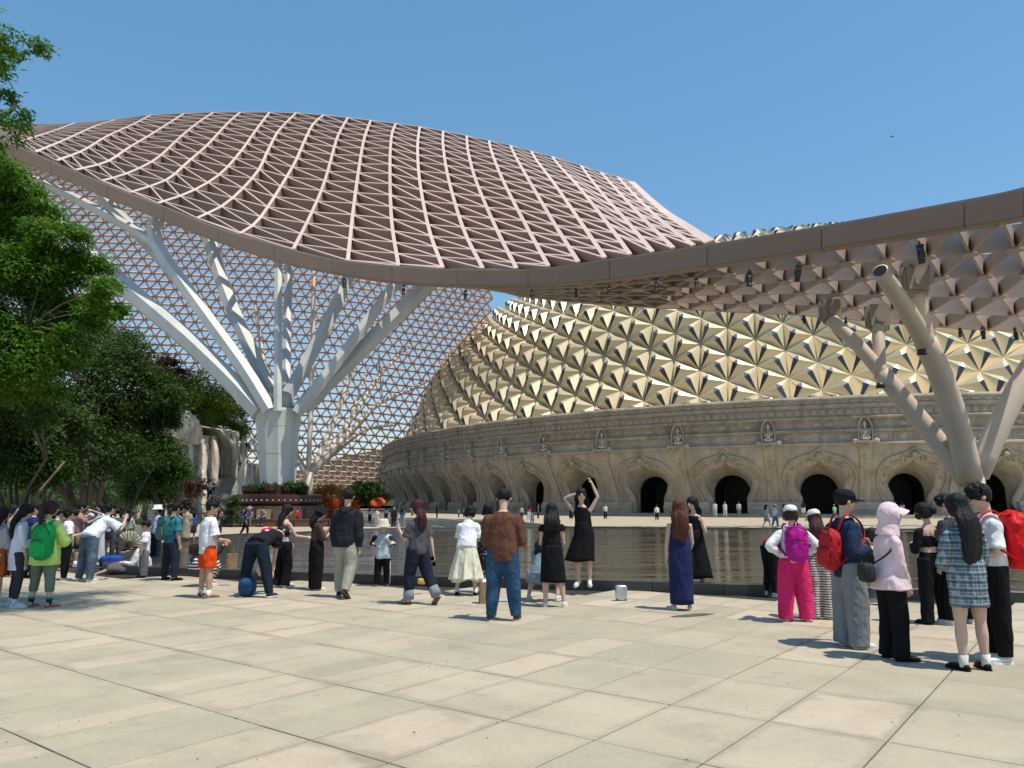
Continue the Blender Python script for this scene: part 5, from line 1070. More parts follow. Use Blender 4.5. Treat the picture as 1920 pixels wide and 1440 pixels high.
def hair_mesh(s, kind, q, L=.2):
    H = s['H']; hs = s['hs']; R3 = np.stack([s['hr'], s['hf'], s['hu']], 1); c = s['hc']; hu, hf, hr = s['hu'], s['hf'], s['hr']
    q.ell(c + hu * hs * .27 - hf * hs * .14, (hs * .84, hs * .98, hs * .84), R3, 18, 12)
    if kind == 'short':
        q.ell(c - hu * hs * .15 - hf * hs * .40, (hs * .68, hs * .55, hs * .55), R3, 14, 8); q.ell(c + hu * hs * .85 + hf * hs * .35, (hs * .55, hs * .5, hs * .26), R3, 12, 8)
        for i in range(46):
            d_ = nrm(hr * rng.normal() + hf * (rng.normal() + .15) + hu * abs(rng.normal()) * 1.1); b_ = c + hu * hs * .27 - hf * hs * .14 + d_ * hs * .84; e_ = nrm(d_ * .6 + hf * .5 - hu * .15 + rng.normal(size=3) * .25); q.tube([b_ - d_ * .02, b_ + e_ * hs * .12, b_ + e_ * hs * .3 - hu * hs * .04], [hs * .12, hs * .09, hs * .05], 5)
        return
    if kind == 'crop': q.ell(c - hf * hs * .35, (hs * .7, hs * .6, hs * .5), R3, 14, 8); return
    for sg in (1, -1): q.ell(c + hr * sg * hs * .62 - hf * hs * .2 - hu * hs * .2, (hs * .28, hs * .6, hs * .75), R3, 10, 8)
    q.ell(c - hu * hs * .2 - hf * hs * .45, (hs * .72, hs * .55, hs * .7), R3, 14, 8)
    if kind == 'bun':
        q.ell(c - hu * hs * .1 - hf * hs * 1.12, (hs * .5, hs * .42, hs * .5), R3, 12, 8)
        for a in np.linspace(0, 6.28, 7): q.ell(c - hu * hs * (.1 - .4 * math.sin(a)) - hf * hs * 1.1 + hr * hs * .4 * math.cos(a), (hs * .16,) * 3, None, 6, 5)
        return
    if kind == 'nape': return
    dn = nrm(-s['sp'] * .6 + DN * .6 + V3(0, -.02, 0)) if s['sp'][2] > .4 else nrm(-s['sp'] * .2 + DN); bk = -s['fw']
    if kind == 'pony':
        P = [c + hu * hs * .45 - hf * hs * .8, c + hu * hs * .2 - hf * hs * 1.35, c - hu * hs * .8 - hf * hs * 1.3, c + dn * L * H * .7 - hf * hs * 1.15, c + dn * L * H - hf * hs * .95]; q.tube(catmull(P, 14), np.interp(np.linspace(0, 1, 14), [0, .2, .55, 1], [.4, .46, .42, .16]) * hs, 20, flat=.7, lat=hr); return
    P = catmull([c + hu * hs * .3 - hf * hs * .3, c - hu * hs * .5 - hf * hs * .42, s['neck'] + bk * .052 * H + s['sp'] * .02 * H, s['neck'] + bk * .066 * H + dn * (L * .35) * H, s['neck'] + bk * .062 * H + dn * (L * .75) * H, s['neck'] + bk * .058 * H + dn * L * H], 18)
    n = 30; a = np.linspace(0, 2 * np.pi, n, endpoint=False); w_ = np.interp(np.linspace(0, 1, 18), [0, .2, .45, .75, .92, 1], [.7, .92, 1.02, .98, .8, .35]) * hs; d_ = np.interp(np.linspace(0, 1, 18), [0, .2, .4, .8, 1], [.7, .72, .5, .34, .1]) * hs; R_ = []
    for i in range(18):
        k = 1 + .05 * np.sin(9 * a + i * .35) + .05 * np.sin(14 * a - i * .2); wv_ = .06 * hs * math.sin(i * .8); ring_ = P[i] + hr * wv_ + (np.cos(a) * w_[i] * k)[:, None] * hr + (np.sin(a) * d_[i] * k)[:, None] * nrm(s['fw'] * .8 + hf * .2)
        if i == 17: ring_ = ring_ + dn * (rng.random(n)[:, None] - .5) * .03 * H
        R_.append(ring_)
    q.loft(R_); R_ = np.array(R_)
    for i in range(34):
        j = rng.integers(0, n); st_ = R_[4:, j] + (R_[4:, j] - R_[4:].mean(1)) * (.02 + .10 * rng.random()) + hr * .006 * np.sin(np.arange(len(R_) - 4) * .9 + i)[:, None]; st_ = np.vstack([st_, st_[-1] + dn * (.01 + .035 * rng.random()) * H + hr * (rng.random() - .5) * .02 * H]); q.tube(st_, np.linspace(.006, .0015, len(st_)), 4)
def face(s, root, glasses=False, mask=None):
    H = s['H']; hs = s['hs']; R3 = np.stack([s['hr'], s['hf'], s['hu']], 1); c = s['hc']; hu, hf, hr = s['hu'], s['hf'], s['hr']
    q = MB()
    for sg in (1, -1):
        e = MB(); e.ell(c + hr * sg * hs * .30 + hf * hs * .80 + hu * hs * .02, (hs * .13, hs * .07, hs * .055), R3, 8, 6); e.build('eye', EYE, root, True, local=True)
        e = MB(); e.tube([c + hr * sg * hs * .16 + hf * hs * .84 + hu * hs * .16, c + hr * sg * hs * .32 + hf * hs * .83 + hu * hs * .2, c + hr * sg * hs * .46 + hf * hs * .74 + hu * hs * .15], hs * .032, 5); e.build('eyebrow', HAIR['black'], root, True, local=True)
    if mask is None: e = MB(); e.ell(c + hf * hs * .80 - hu * hs * .50, (hs * .19, hs * .06, hs * .055), R3, 8, 6); e.build('mouth', LIP, root, True, local=True)
    else: e = MB(); e.ell(c + hf * hs * .42 - hu * hs * .42, (hs * .58, hs * .58, hs * .46), R3, 14, 9); e.build('face_mask', cloth(mask), root, True, local=True)
    if glasses:
        e = MB(); a = np.linspace(0, 2 * np.pi, 13)
        for sg in (1, -1):
            ctr = c + hr * sg * hs * .32 + hf * hs * .93 + hu * hs * .02; e.tube(ctr + np.outer(np.cos(a), hr) * hs * .22 + np.outer(np.sin(a), hu) * hs * .17, hs * .025, 5); e.tube([ctr + hr * sg * hs * .22, c + hr * sg * hs * .78 - hf * hs * .05 + hu * hs * .05], hs * .022, 5)
        e.tube([c + hr * hs * .1 + hf * hs * .95 + hu * hs * .03, c - hr * hs * .1 + hf * hs * .95 + hu * hs * .03], hs * .022, 5); e.build('glasses', GLASS, root, True, local=True)
def hat(s, kind, col, root, logo=None):
    H = s['H']; hs = s['hs']; R3 = np.stack([s['hr'], s['hf'], s['hu']], 1); c = s['hc']; hu, hf, hr = s['hu'], s['hf'], s['hr']; q = MB(); a = np.linspace(0, 2 * np.pi, 24, endpoint=False)
    def rg(r1, r2, u, f=0): return c + hu * hs * u + hf * hs * f + np.outer(np.cos(a), hr) * hs * r1 + np.outer(np.sin(a), hf) * hs * r2
    m = cloth(col)
    if kind in ('cap', 'visor'):
        q.loft([rg(.84, 1.0, .30, -.1), rg(.85, 1.01, .5, -.1), rg(.78, .93, .82, -.12), rg(.52, .64, 1.06, -.14), rg(.12, .14, 1.15, -.14)]); o = q.build('cap', m, root, True, local=True)
        b_ = MB(); t_ = np.linspace(-1.0, 1.0, 11); inn = np.array([c + hr * hs * .88 * math.sin(x) + hf * hs * (.96 * math.cos(x) - .06) + hu * hs * .32 for x in t_]); outr = np.array([c + hr * hs * .86 * math.sin(x) + hf * hs * (.92 * math.cos(x) + 1.0 * math.cos(x * 1.35)) + hu * hs * (.18 - .06 * abs(x)) for x in t_])
        b_.loft(np.stack([inn, outr, outr - hu * hs * .06, inn - hu * hs * .06], 1)); b_.build('peak', m, o, False, local=True)
        if logo: l_ = MB(); l_.ell(c + hf * hs * .86 + hu * hs * .62, (hs * .16, hs * .05, hs * .11), R3, 10, 6); l_.build('emblem', cloth(logo), o, True, local=True)
    elif kind == 'bucket':
        q.loft([rg(.8, .92, 1.12, -.08), rg(.88, 1.0, 1.05, -.08), rg(.96, 1.08, .35, -.05), rg(1.3, 1.45, -.02, 0), rg(1.32, 1.47, -.06, 0), rg(.95, 1.05, .3, -.05)][::-1]); q.build('bucket_hat', m, root, True, local=True)
    elif kind == 'sunhat':
        q.loft([rg(.6, .7, 1.2, -.08), rg(.85, .98, 1.0, -.08), rg(.94, 1.05, .45, -.05), rg(1.75, 1.85, .25, 0), rg(1.77, 1.87, .2, 0), rg(.93, 1.03, .38, -.05)][::-1]); q.build('sun_hat', m, root, True, local=True)
    elif kind == 'hood':
        q.ell(c + hu * hs * .12 - hf * hs * .12, (hs * 1.08, hs * 1.12, hs * 1.16), R3, 18, 12); q.ell(c - hu * hs * .75 - hf * hs * .05, (hs * .85, hs * .85, hs * .75), R3, 16, 8); q.tube([c - hu * hs * .6 - hf * hs * .1, s['neck'] - s['sp'] * .03 * H], [hs * .85, hs * 1.15], 14)
        o = q.build('hood', m, root, True, local=True); finish(o, .013, 2, .01)
        b_ = MB(); t_ = np.linspace(-1.25, 1.25, 13); inn = np.array([c + hr * hs * 1.02 * math.sin(x) + hf * hs * (.55 * math.cos(x) + .1) + hu * hs * (.98 * math.cos(x) + .05) for x in t_]); outr = inn + hf * hs * np.maximum(.25, 1.05 * np.cos(t_ * .9))[:, None] - hu * hs * .12
        b_.loft(np.stack([inn, outr, outr - hu * hs * .07, inn - hu * hs * .07], 1)); b_.build('hood_peak', m, o, False, local=True)
ALLP = []
def person(label, foot=None, vh=None, h=0, H=None, fem=False, skin=0, hair=('short', 'black'), top=None, bot=None, skirt=None, shoes=None, socks=None, hatc=None, faced=True, glasses=False, mask=None, pose=None, vox=.0125, curl=.6, group=None, pos=None, dress=None, extra=None, far=False, name='person'):
    pose = dict(pose or {})
    base = np.array(pos, float) if pos is not None else ground(*foot)
    if H is None: H = max(.9, atY(foot[0], vh, base[1])[2] - base[2]) / 1.0
    if far: vox = .03
    s = skel(H, fem, **pose)
    root = thing(name, label, 'person', base, -math.radians(h), group)
    q = MB(); body(s, q); o = q.mesh('body', SKIN[skin], True); bo = obj('body', o, root); finish(bo, vox if not far else .028, 2 if not far else 1, fac=.35)
    if not far:
        q = MB(); fingers(s, q, curl); fo = q.build('fingers', SKIN[skin], bo, True, local=True)
        if faced: face(s, bo, glasses, mask)
    if hair:
        q = MB(); hair_mesh(s, hair[0], q, *(hair[2:3])); ho = q.build('hair', HAIR[hair[1]], root, True, local=True); finish(ho, .010 if not far else .028, 1, .006, FT2)
    if top:
        t_ = dict(top); c = t_.pop('c'); pat = t_.pop('pat', None); c2 = t_.pop('c2', None); nm = t_.pop('n', 'shirt'); q = MB(); top_mesh(s, q, **t_); finish(q.build(nm, cloth(c, pat, c2=c2), root, True, local=True), vox if not far else .03, 3 if not far else 1, .011 if not far else .008)
    if bot:
        t_ = dict(bot); c = t_.pop('c'); pat = t_.pop('pat', None); c2 = t_.pop('c2', None); nm = t_.pop('n', 'trousers'); q = MB(); trouser_mesh(s, q, **t_); finish(q.build(nm, cloth(c, pat, c2=c2), root, True, local=True), vox if not far else .03, 3 if not far else 1, .006 if not far else .008)
    for sk_ in (skirt, dress):
        if sk_: t_ = dict(sk_); c = t_.pop('c'); pat = t_.pop('pat', None); c2 = t_.pop('c2', None); nm = t_.pop('n', 'skirt' if sk_ is skirt else 'dress'); q = MB(); skirt_mesh(s, q, **t_); q.build(nm, cloth(c, pat, c2=c2), root, True, local=True)
    if shoes:
        for k in (0, 1): shoe(s, k, shoes[0], shoes[1], root, shoes[2] if len(shoes) > 2 else None)
    if socks:
        for k in (0, 1):
            kn, an, fd = s['leg'][k]; f = socks[1]; q = MB(); q.tube([an - V3(0, 0, .02 * H), an, an * (1 - f) + kn * f], np.array([.024, .0235, .0245 + f * .02]) * H, 10); so_ = q.build('sock', cloth(socks[0]), root, True, local=True)
            if len(socks) > 2: q = MB(); a_ = an * (1 - f) + kn * f; d_ = nrm(kn - an); q.tube([a_ - d_ * .004, a_ + d_ * .03], np.array([.0255, .0265]) * H + f * .02 * H, 10); q.build('sock_cuff', cloth(socks[2]), so_, True, local=True)
    if hatc: hat(s, hatc[0], hatc[1], root, *(hatc[2:3]))
    s['root'] = root; s['label'] = label; a = -math.radians(h); Rz = np.array([[math.cos(a), -math.sin(a), 0], [math.sin(a), math.cos(a), 0], [0, 0, 1]]); s['R'] = Rz; s['base'] = base; s['h'] = h
    ALLP.append(s); return s
def W(s, p): return s['R'] @ np.asarray(p) + s['base']
# ------------------------------------------------------------------ carried things
def sup(q, c, r, lx, fw, up, p=.55, n=18, m=12, mi=0): q.ell(c, r, np.stack([lx, fw, up], 1), n, m, mi, p)
def backpack(s, label, col, size=1.0, off=(0, 0, 0), side=0.0, straps=True, pocket=None, hold=None, tilt=0, cat='backpack'):
    H = s['H']; sp, lx, fw = s['sp'], s['lx'], s['fw']; k = size
    c = s['neck'] - sp * (.145 * H) - fw * (.105 + .02 * k) * H + lx * side * H + V3(*off)
    b0 = W(s, c); t_ = thing('backpack', label, cat, b0, s['root'].rotation_euler[2])
    L = lambda p: np.asarray(p) - c
    q = MB(); sup(q, V3(0, 0, 0), (.088 * H * k, .052 * H * k, .135 * H * k), lx, fw, sp, .62); o = q.build('main_body', cloth(col, rough=.5), t_, True, local=True); finish(o, .014, 2, .02)
    q = MB(); sup(q, -fw * .05 * H * k - sp * .05 * H * k, (.066 * H * k, .018 * H * k, .06 * H * k), lx, fw, sp, .5); q.build('front_pocket', cloth(pocket or col, rough=.45), t_, True, local=True)
    q = MB(); q.tube(catmull([-fw * .02 * H + sp * .125 * H * k - lx * .02 * H, sp * .165 * H * k, -fw * .02 * H + sp * .125 * H * k + lx * .02 * H], 7), .006 * H, 6); q.build('grab_handle', cloth((.02, .02, .02)), t_, True, local=True)
    for zr, zo in ((.088, .0), (.066, -.05)):
        a_ = np.linspace(.25, math.pi - .25, 13); zp = np.array([lx * math.cos(x) * zr * .93 * H * k + sp * ((.03 if zo == 0 else -.012) + math.sin(x) * (.10 if zo == 0 else .025)) * H * k - fw * (.036 if zo == 0 else .066) * H * k for x in a_]); q = MB(); q.tube(zp, .0032 * H, 5); q.build('zip', cloth((.03, .03, .03), rough=.4), t_, True, local=True)
    if straps:
        for i in (0, 1):
            sg = 1 - 2 * i; sh = s['neck'] - sp * .012 * H + lx * sg * .062 * H; rx, ry = tors(s, .7); e = .024 * H
            P = [c + lx * sg * .05 * H + sp * .12 * H * k + fw * .03 * H, sh - fw * .045 * H + sp * .012 * H, sh + sp * .034 * H, sh + fw * (ry + e) * .85 - sp * .02 * H, tpos(s, .62) + lx * sg * rx * .72 + fw * (ry + e), tpos(s, .42) + lx * sg * (rx + e * 1.1) * .96 + fw * ry * .3, c + lx * sg * .075 * H * k - sp * .09 * H * k + fw * .02 * H]
            q = MB(); P = catmull(P, 24) - c; q.tube(P, .0145 * H, 8, flat=.3, lat=lx); q.build('strap', cloth(col, rough=.6), t_, True, local=True)
    return t_
def bag(label, pos, size, col, rotz=0, cat='bag', strap=None, name='bag', flap=None, p=.5):
    t_ = thing(name, label, cat, pos, rotz); q = MB(); q.ell((0, 0, size[2]), size, None, 16, 10, 0, p); o = q.build('bag_body', cloth(col, rough=.5), t_, True, local=True)
    if flap is not None: q = MB(); q.ell((0, -size[1] * .35, size[2] * 1.35), (size[0] * .92, size[1] * .75, size[2] * .55), None, 14, 8, 0, p); q.build('flap', cloth(flap, rough=.45), t_, True, local=True)
    if strap is not None: q = MB(); q.tube(catmull(np.array(strap) - np.array(pos), 18) @ np.array([[math.cos(rotz), -math.sin(rotz), 0], [math.sin(rotz), math.cos(rotz), 0], [0, 0, 1]]), .012, 6, flat=.4); q.build('strap', cloth((.02, .02, .02)), t_, True, local=True)
    return t_
def phone(s, k, label, col=(.02, .02, .025)):
    el, wr, hd_ = s['arm'][k]; pn = hand_normal(s, k); c = wr + hd_ * .065 * s['H'] + pn * .012 * s['H']; p = W(s, c); t_ = thing('phone', label, 'phone', p, s['root'].rotation_euler[2])
    up = nrm(hd_ + V3(0, 0, .4)); x = nrm(np.cross(up, pn)); y = np.cross(up, x); R_ = np.stack([x, y, up], 1)
    q = MB(); q.box((0, 0, 0), (.074, .009, .155), R_); q.build('phone_body', cloth(col, rough=.3), t_, local=True); q = MB(); q.box(R_ @ V3(.02, .006, .05), (.026, .004, .03), R_); q.build('camera_bump', cloth((.05, .05, .05), rough=.2), t_, local=True)
# ------------------------------------------------------------------ the people on the plaza
PH = dict(aR=((.13, .22, -1), (-.42, .85, .30)), aL=((-.13, .22, -1), (.42, .85, .30)))
DOWN = dict(aR=((.16, -.02, -1), (.08, .20, -1)), aL=((-.16, -.02, -1), (-.08, .20, -1)))
HIPS = dict(aR=((.80, -.25, -.75), (-.75, .30, -.55)), aL=((-.80, -.25, -.75), (.75, .30, -.55)))
def st(**k): d = dict(DOWN); d.update(k); return d
WHT = (.74, .74, .76); BLK = (.009, .009, .0105); SNK = (.70, .70, .68)
# --- right hand group
s = person('woman in blue plaid shirt, bare legs and black loafers, seen from behind', (1829, 1257), 925, -8, fem=True, hair=('long', 'black', .235), top=dict(c=(.13, .185, .225), pat='plaid', c2=(.36, .42, .44), sl='long', hem=-.56, ease=.022), shoes=(BLK, 'loafer'), socks=((.66, .64, .58), .2), faced=False, vox=.0115,
           pose=dict(head=(14, -12), aR=((.22, .16, -1), (-.5, .8, -.1)), aL=((-.22, .1, -1), (.5, .75, -.1)), lR=((.05, .02, -1), (.03, -.03, -1)), lL=((-.05, .02, -1), (-.03, -.03, -1))))
s36 = person('young man in white tee and black trousers wearing the red backpack, facing left', (1878, 1240), 906, -78, hair=('short', 'black'), top=dict(c=WHT, sl='short', hem=-.2, ease=.018), bot=dict(c=BLK, kind='straight', length=1.0), shoes=(SNK, 'sneaker', (.8, .8, .8)), glasses=True, vox=.0115, pose=dict(head=(18, -6), aR=((.16, .1, -1), (-.25, .8, .1)), aL=((-.16, .1, -1), (.25, .8, .1)), bw=.95))
backpack(s36, 'large bright red backpack on the young man in white tee', (.60, .012, .014), 1.25)
s33 = person('woman in pale pink hooded sun jacket and black flared trousers, facing right', (1677, 1236), 946, 86, fem=True, skin=0, hair=None, top=dict(c=(.74, .56, .60), sl='long', hem=-.24, ease=.022, flare=.07, n='jacket'), bot=dict(c=BLK, kind='flare', length=1.12), shoes=(BLK, 'boot'), hatc=('hood', (.74, .56, .60)), mask=(.72, .52, .56), vox=.0115,
             pose=dict(head=(12, 0), aR=((.05, .12, -1), (-.25, .42, -1)), aL=((-.08, .05, -1), (.22, .40, -1)), lR=((.04, .05, -1), (.02, -.05, -1)), lL=((-.04, 0, -1), (-.02, -.1, -1))))
p_ = W(s33, tpos(s33, .12) - s33['fw'] * .19 * s33['H'] * .9 + s33['lx'] * .03)
bag('small dark crossbody bag behind the pink hooded woman', p_ - V3(0, 0, .1), (.07, .10, .10), (.03, .03, .032), 0, strap=[p_ + V3(0, -.02, .05), W(s33, tpos(s33, .6) + s33['lx'] * .15 + V3(0, -.06, 0)), W(s33, s33['neck'] + s33['lx'] * .07 + V3(0, .03, .0)), W(s33, tpos(s33, .75) + V3(0, .15, 0))])
s32 = person('man in navy jacket, black cap and wide grey trousers carrying the red bag', (1597, 1213), 919, 80, hair=('crop', 'black'), top=dict(c=(.020, .032, .075), sl='long', hem=-.26, ease=.02, n='jacket'), bot=dict(c=(.215, .23, .245), kind='wide', length=1.1), shoes=((.60, .57, .54), 'loafer', (.7, .7, .68)), hatc=('cap', (.012, .013, .02), (.6, .6, .6)), glasses=True, vox=.0115,
             pose=dict(head=(4, 6), aR=((.30, -.30, -.9), (-.22, .95, .10)), aL=((-.20, .20, -.9), (.25, .85, .35)), lR=((.07, .04, -1), (.03, -.04, -1)), lL=((-.06, 0, -1), (-.02, -.05, -1))), curl=1.1)
backpack(s32, 'red backpack low on the back of the man in navy jacket', (.42, .02, .025), 1.0, off=(0, .02, -.10))
s29 = person('woman in white hoodie, white cap and hot pink trousers, hands on hips', (1494, 1165), 948, 4, fem=True, hair=('nape', 'brown'), top=dict(c=WHT, sl='long', hem=-.05, ease=.02, n='hoodie'), bot=dict(c=(.66, .028, .145), kind='wide', length=1.08, waist=.3), shoes=((.66, .66, .66), 'sneaker', (.8, .8, .8)), hatc=('cap', (.72, .72, .68)), faced=False, pose=dict(head=(6, 4), lR=((.10, 0, -1), (.07, -.02, -1)), lL=((-.10, 0, -1), (-.07, -.02, -1)), **HIPS))
q = MB(); q.tube(catmull([s29['neck'] + s29['lx'] * .11 - V3(0, .03, .02), s29['neck'] - V3(0, .13, .05), s29['neck'] - s29['lx'] * .11 - V3(0, .03, .02)], 9), .045, 8); finish(q.build('hood', cloth(WHT), s29['root'], True, local=True), .014, 2)
backpack(s29, 'magenta backpack on the woman in hot pink trousers', (.42, .012, .24), 1.2)
s31 = person('woman in striped wide trousers and white cap with dark red hair', (1541, 1161), 956, 10, fem=True, hair=('long', 'plum', .13), top=dict(c=(.055, .05, .045), sl='short', hem=0, ease=.014), bot=dict(c=(.62, .60, .54), pat='stripes', c2=(.02, .02, .02), kind='wide', length=1.1, waist=.28), shoes=((.62, .60, .52), 'loafer'), hatc=('cap', (.70, .68, .62)), faced=False, pose=dict(head=(16, -20), **PH))
s30 = person('person in red jacket and black trousers bending down by the pool', (1446, 1117), None, 62, H=1.62, fem=True, hair=('nape', 'black'), top=dict(c=(.60, .02, .016), sl='long', hem=-.05, ease=.018, n='jacket'), bot=dict(c=BLK, kind='straight'), shoes=(SNK, 'sneaker', (.8, .8, .8)), faced=False, pose=dict(lean=66, head=(20, 0), aR=((.1, .15, -1), (-.05, .15, -1)), aL=((-.1, .15, -1), (.05, .15, -1)), lR=((.06, -.1, -1), (.02, -.06, -1)), lL=((-.06, .15, -1), (-.02, -.2, -1))))
s34 = person('woman in black open back top and black flares with hair in a bun', (1757, 1170), 942, -14, fem=True, hair=('bun', 'black'), top=dict(c=BLK, sl='long', hem=.36, ease=.006, neck=.68), bot=dict(c=BLK, kind='flare', length=1.12, waist=.22), shoes=(BLK, 'boot'), mask=(.03, .03, .03), pose=dict(head=(14, -40), aR=((.25, .2, -1), (-.5, .8, .3)), aL=((-.25, .1, -1), (.5, .8, .3)), lR=((.10, 0, -1), (.09, -.02, -1)), lL=((-.08, 0, -1), (-.05, -.02, -1))))
q = MB(); q.tube(catmull([W(s34, s34['neck'] + s34['lx'] * .05 - V3(0, .03, .02)), W(s34, tpos(s34, .72) - V3(0, .105, 0) + s34['lx'] * .04), W(s34, tpos(s34, .64) - V3(0, .115, 0)), W(s34, tpos(s34, .72) - V3(0, .105, 0) - s34['lx'] * .04), W(s34, s34['neck'] - s34['lx'] * .05 - V3(0, .03, .02))], 14), .008, 5)
obj('chain_necklace', q.mesh('chain_necklace', mat('gold_chain', (.6, .48, .25), .3, .8), True, off=W(s34, s34['neck'])), label='gold chain necklace hanging down the back of the black open top', cat='necklace', loc=tuple(W(s34, s34['neck'])))
person('person in black trousers and white trainers mostly hidden behind the plaid shirt', (1803, 1171), 932, -20, H=1.72, hair=('short', 'black'), top=dict(c=(.05, .05, .055), sl='short', hem=-.2, ease=.014), bot=dict(c=BLK, kind='straight'), shoes=(SNK, 'sneaker', (.8, .8, .8)), faced=False, pose=st(head=(20, -30), lR=((.16, 0, -1), (.12, 0, -1)), lL=((-.12, 0, -1), (-.10, 0, -1))))
person('person in grey trousers squatting behind the pink hooded woman', (1646, 1132), None, 100, H=1.66, fem=True, hair=('long', 'black', .16), top=dict(c=(.03, .03, .035), sl='long', hem=-.05, ease=.012), bot=dict(c=(.24, .24, .26), kind='straight'), shoes=((.62, .62, .64), 'sneaker', (.8, .8, .8)), pose=dict(lean=18, head=(10, 0), aR=((.1, .6, -.6), (-.2, .9, .1)), aL=((-.1, .6, -.6), (.2, .9, .1)), lR=((.25, 1, .12), (.1, -.42, -1)), lL=((-.25, 1, .05), (-.1, -.45, -1))))
# --- centre
s28 = person('woman with long auburn hair in navy maxi dress, back turned', (1279, 1144), 936, 6, fem=True, hair=('long', 'auburn', .20), top=dict(c=(.018, .025, .085), sl='none', hem=.3, ease=.011, neck=.90, n='bodice'), dress=dict(c=(.018, .025, .085), top=.42, hem=.055, rx=.105, ry=.085, rip=.018, nr=5), shoes=((.64, .60, .54), 'loafer'), faced=False, pose=dict(head=(4, 14), aL=((-.16, -.02, -1), (-.05, .18, -1)), aR=((.12, .10, -1), (-.1, .7, -.5))))
phone(s28, 1, 'pale phone in the left hand of the woman in navy dress', (.5, .42, .38))
person('woman in black dress half hidden behind the navy dress', (1306, 1108), 931, 206, fem=True, hair=('long', 'black', .14), top=dict(c=BLK, sl='none', hem=.3, ease=.011, neck=.90, n='bodice'), dress=dict(c=BLK, top=.42, hem=.14, rx=.17, ry=.13, rip=.06, nr=6), shoes=(BLK, 'loafer'), pose=dict(head=(8, 20), aL=((-.25, .35, -1), (.2, .4, 1)), aR=((.2, .2, -1), (-.2, .8, -.1))))
pk = ground(1095, 1096, .17)
s27 = person('woman in black dress posing on the kerb with one arm raised over her head', None, None, 196, pos=(pk[0], pk[1], .172), H=1.66, fem=True, hair=('long', 'black', .13), top=dict(c=BLK, sl='none', hem=.3, ease=.012, neck=.92, n='bodice'), dress=dict(c=BLK, top=.42, hem=.245, rx=.155, ry=.12, rip=.05, nr=6, shift=(.05, 0)), shoes=((.66, .62, .55), 'loafer'), glasses=True, curl=.35,
             pose=dict(head=(4, -16), side=4, aR=((.62, .05, .85), (-.90, .10, .30)), aL=((-.55, -.02, 1.0), (.42, .05, 1.0)), lR=((.02, .16, -1), (.01, .05, -1)), lL=((-.01, -.02, -1), (.03, -.16, -1)), feet=(20, 20)))
s26 = person('woman in black cap sleeve top and black pencil skirt with white trainers', (1040, 1138), 943, 2, fem=True, hair=('long', 'black', .09), top=dict(c=BLK, sl='cap', hem=-.02, ease=.012), skirt=dict(c=BLK, top=.25, hem=.235, rx=.128, ry=.085, rip=.01, nr=4), shoes=(SNK, 'sneaker', (.82, .82, .8)), faced=False, pose=dict(head=(16, -8), lR=((.13, 0, -1), (.13, -.02, -1)), lL=((-.05, 0, -1), (-.03, -.02, -1)), **PH))
person('person in denim dress crouching in front of the black pencil skirt', (1018, 1126), None, 24, H=1.6, fem=True, hair=('long', 'black', .12), top=dict(c=(.17, .235, .30), pat='denim', c2=(.26, .33, .38), sl='short', hem=-.2, ease=.02), bot=dict(c=(.17, .235, .30), pat='denim', c2=(.26, .33, .38), kind='wide', length=.7), shoes=((.62, .62, .62), 'sneaker', (.75, .75, .75)), faced=False, pose=dict(lean=26, head=(0, 0), aR=((.1, .6, -.6), (-.2, .9, .1)), aL=((-.1, .6, -.6), (.2, .9, .1)), lR=((.35, 1, .1), (.1, -.42, -1)), lL=((-.45, 1, .05), (-.1, -.45, -1))))
s25 = person('man in brown tee and blue jeans standing with his back turned', (944, 1164), 914, 2, hair=('crop', 'black'), skin=0, top=dict(c=(.115, .052, .034), sl='half', hem=-.26, ease=.02), bot=dict(c=(.022, .062, .125), pat='denim', c2=(.045, .105, .18), kind='straight'), shoes=((.085, .05, .035), 'sneaker', (.5, .45, .4)), faced=False, vox=.0115, pose=dict(head=(22, 6), bw=1.06, aR=((.22, .06, -1), (-.15, .95, .05)), aL=((-.12, .1, -1), (.35, .95, .05)), lR=((.12, 0, -1), (.10, -.02, -1)), lL=((-.10, 0, -1), (-.08, -.02, -1))))
s24 = person('woman in white knit top and long ruffled cream skirt', (874, 1116), 944, 12, fem=True, hair=('nape', 'black'), top=dict(c=(.76, .78, .82), sl='short', hem=-.02, ease=.03, n='knit_top'), skirt=dict(c=(.72, .70, .55), top=.2, hem=.16, rx=.175, ry=.145, rip=.15, nr=8, seg=60), shoes=(BLK, 'loafer'), socks=((.75, .75, .75), .16), faced=False, pose=dict(lean=16, head=(20, 10), lR=((.14, 0, -1), (.10, -.02, -1)), lL=((-.14, 0, -1), (-.10, -.02, -1)), **PH))
person('person in dotted dark skirt hidden behind the brown tee', (914, 1112), None, 6, H=1.58, fem=True, hair=('nape', 'black'), top=dict(c=(.10, .09, .08), sl='short', hem=0, ease=.012), skirt=dict(c=(.02, .02, .03), pat='dots', c2=(.5, .5, .5), top=.2, hem=.2, rx=.12, ry=.11, rip=.05, nr=6), shoes=(BLK, 'loafer'), faced=False, pose=st())
c = ground(906, 1110); bag('orange brown handbag beside the cream skirt', (c[0], c[1], .84), (.10, .06, .10), (.36, .15, .04), 0, cat='handbag')
s23 = person('woman in dark grey tee and rolled up dark jeans walking left', (792, 1134), 937, -52, fem=True, hair=('long', 'plum', .12), top=dict(c=(.075, .072, .085), sl='short', hem=-.16, ease=.02), bot=dict(c=(.016, .02, .034), kind='straight', length=.80), shoes=((.16, .10, .06), 'sandal'), pose=dict(head=(8, -20), aL=((-.16, .30, -.9), (.10, .75, .75)), aR=((.22, -.35, -1), (.12, -.10, -1)), lR=((.06, -.32, -1), (.03, -.62, -1)), lL=((-.06, .22, -1), (-.02, -.02, -1)), feet=(42, 0)), curl=.9)
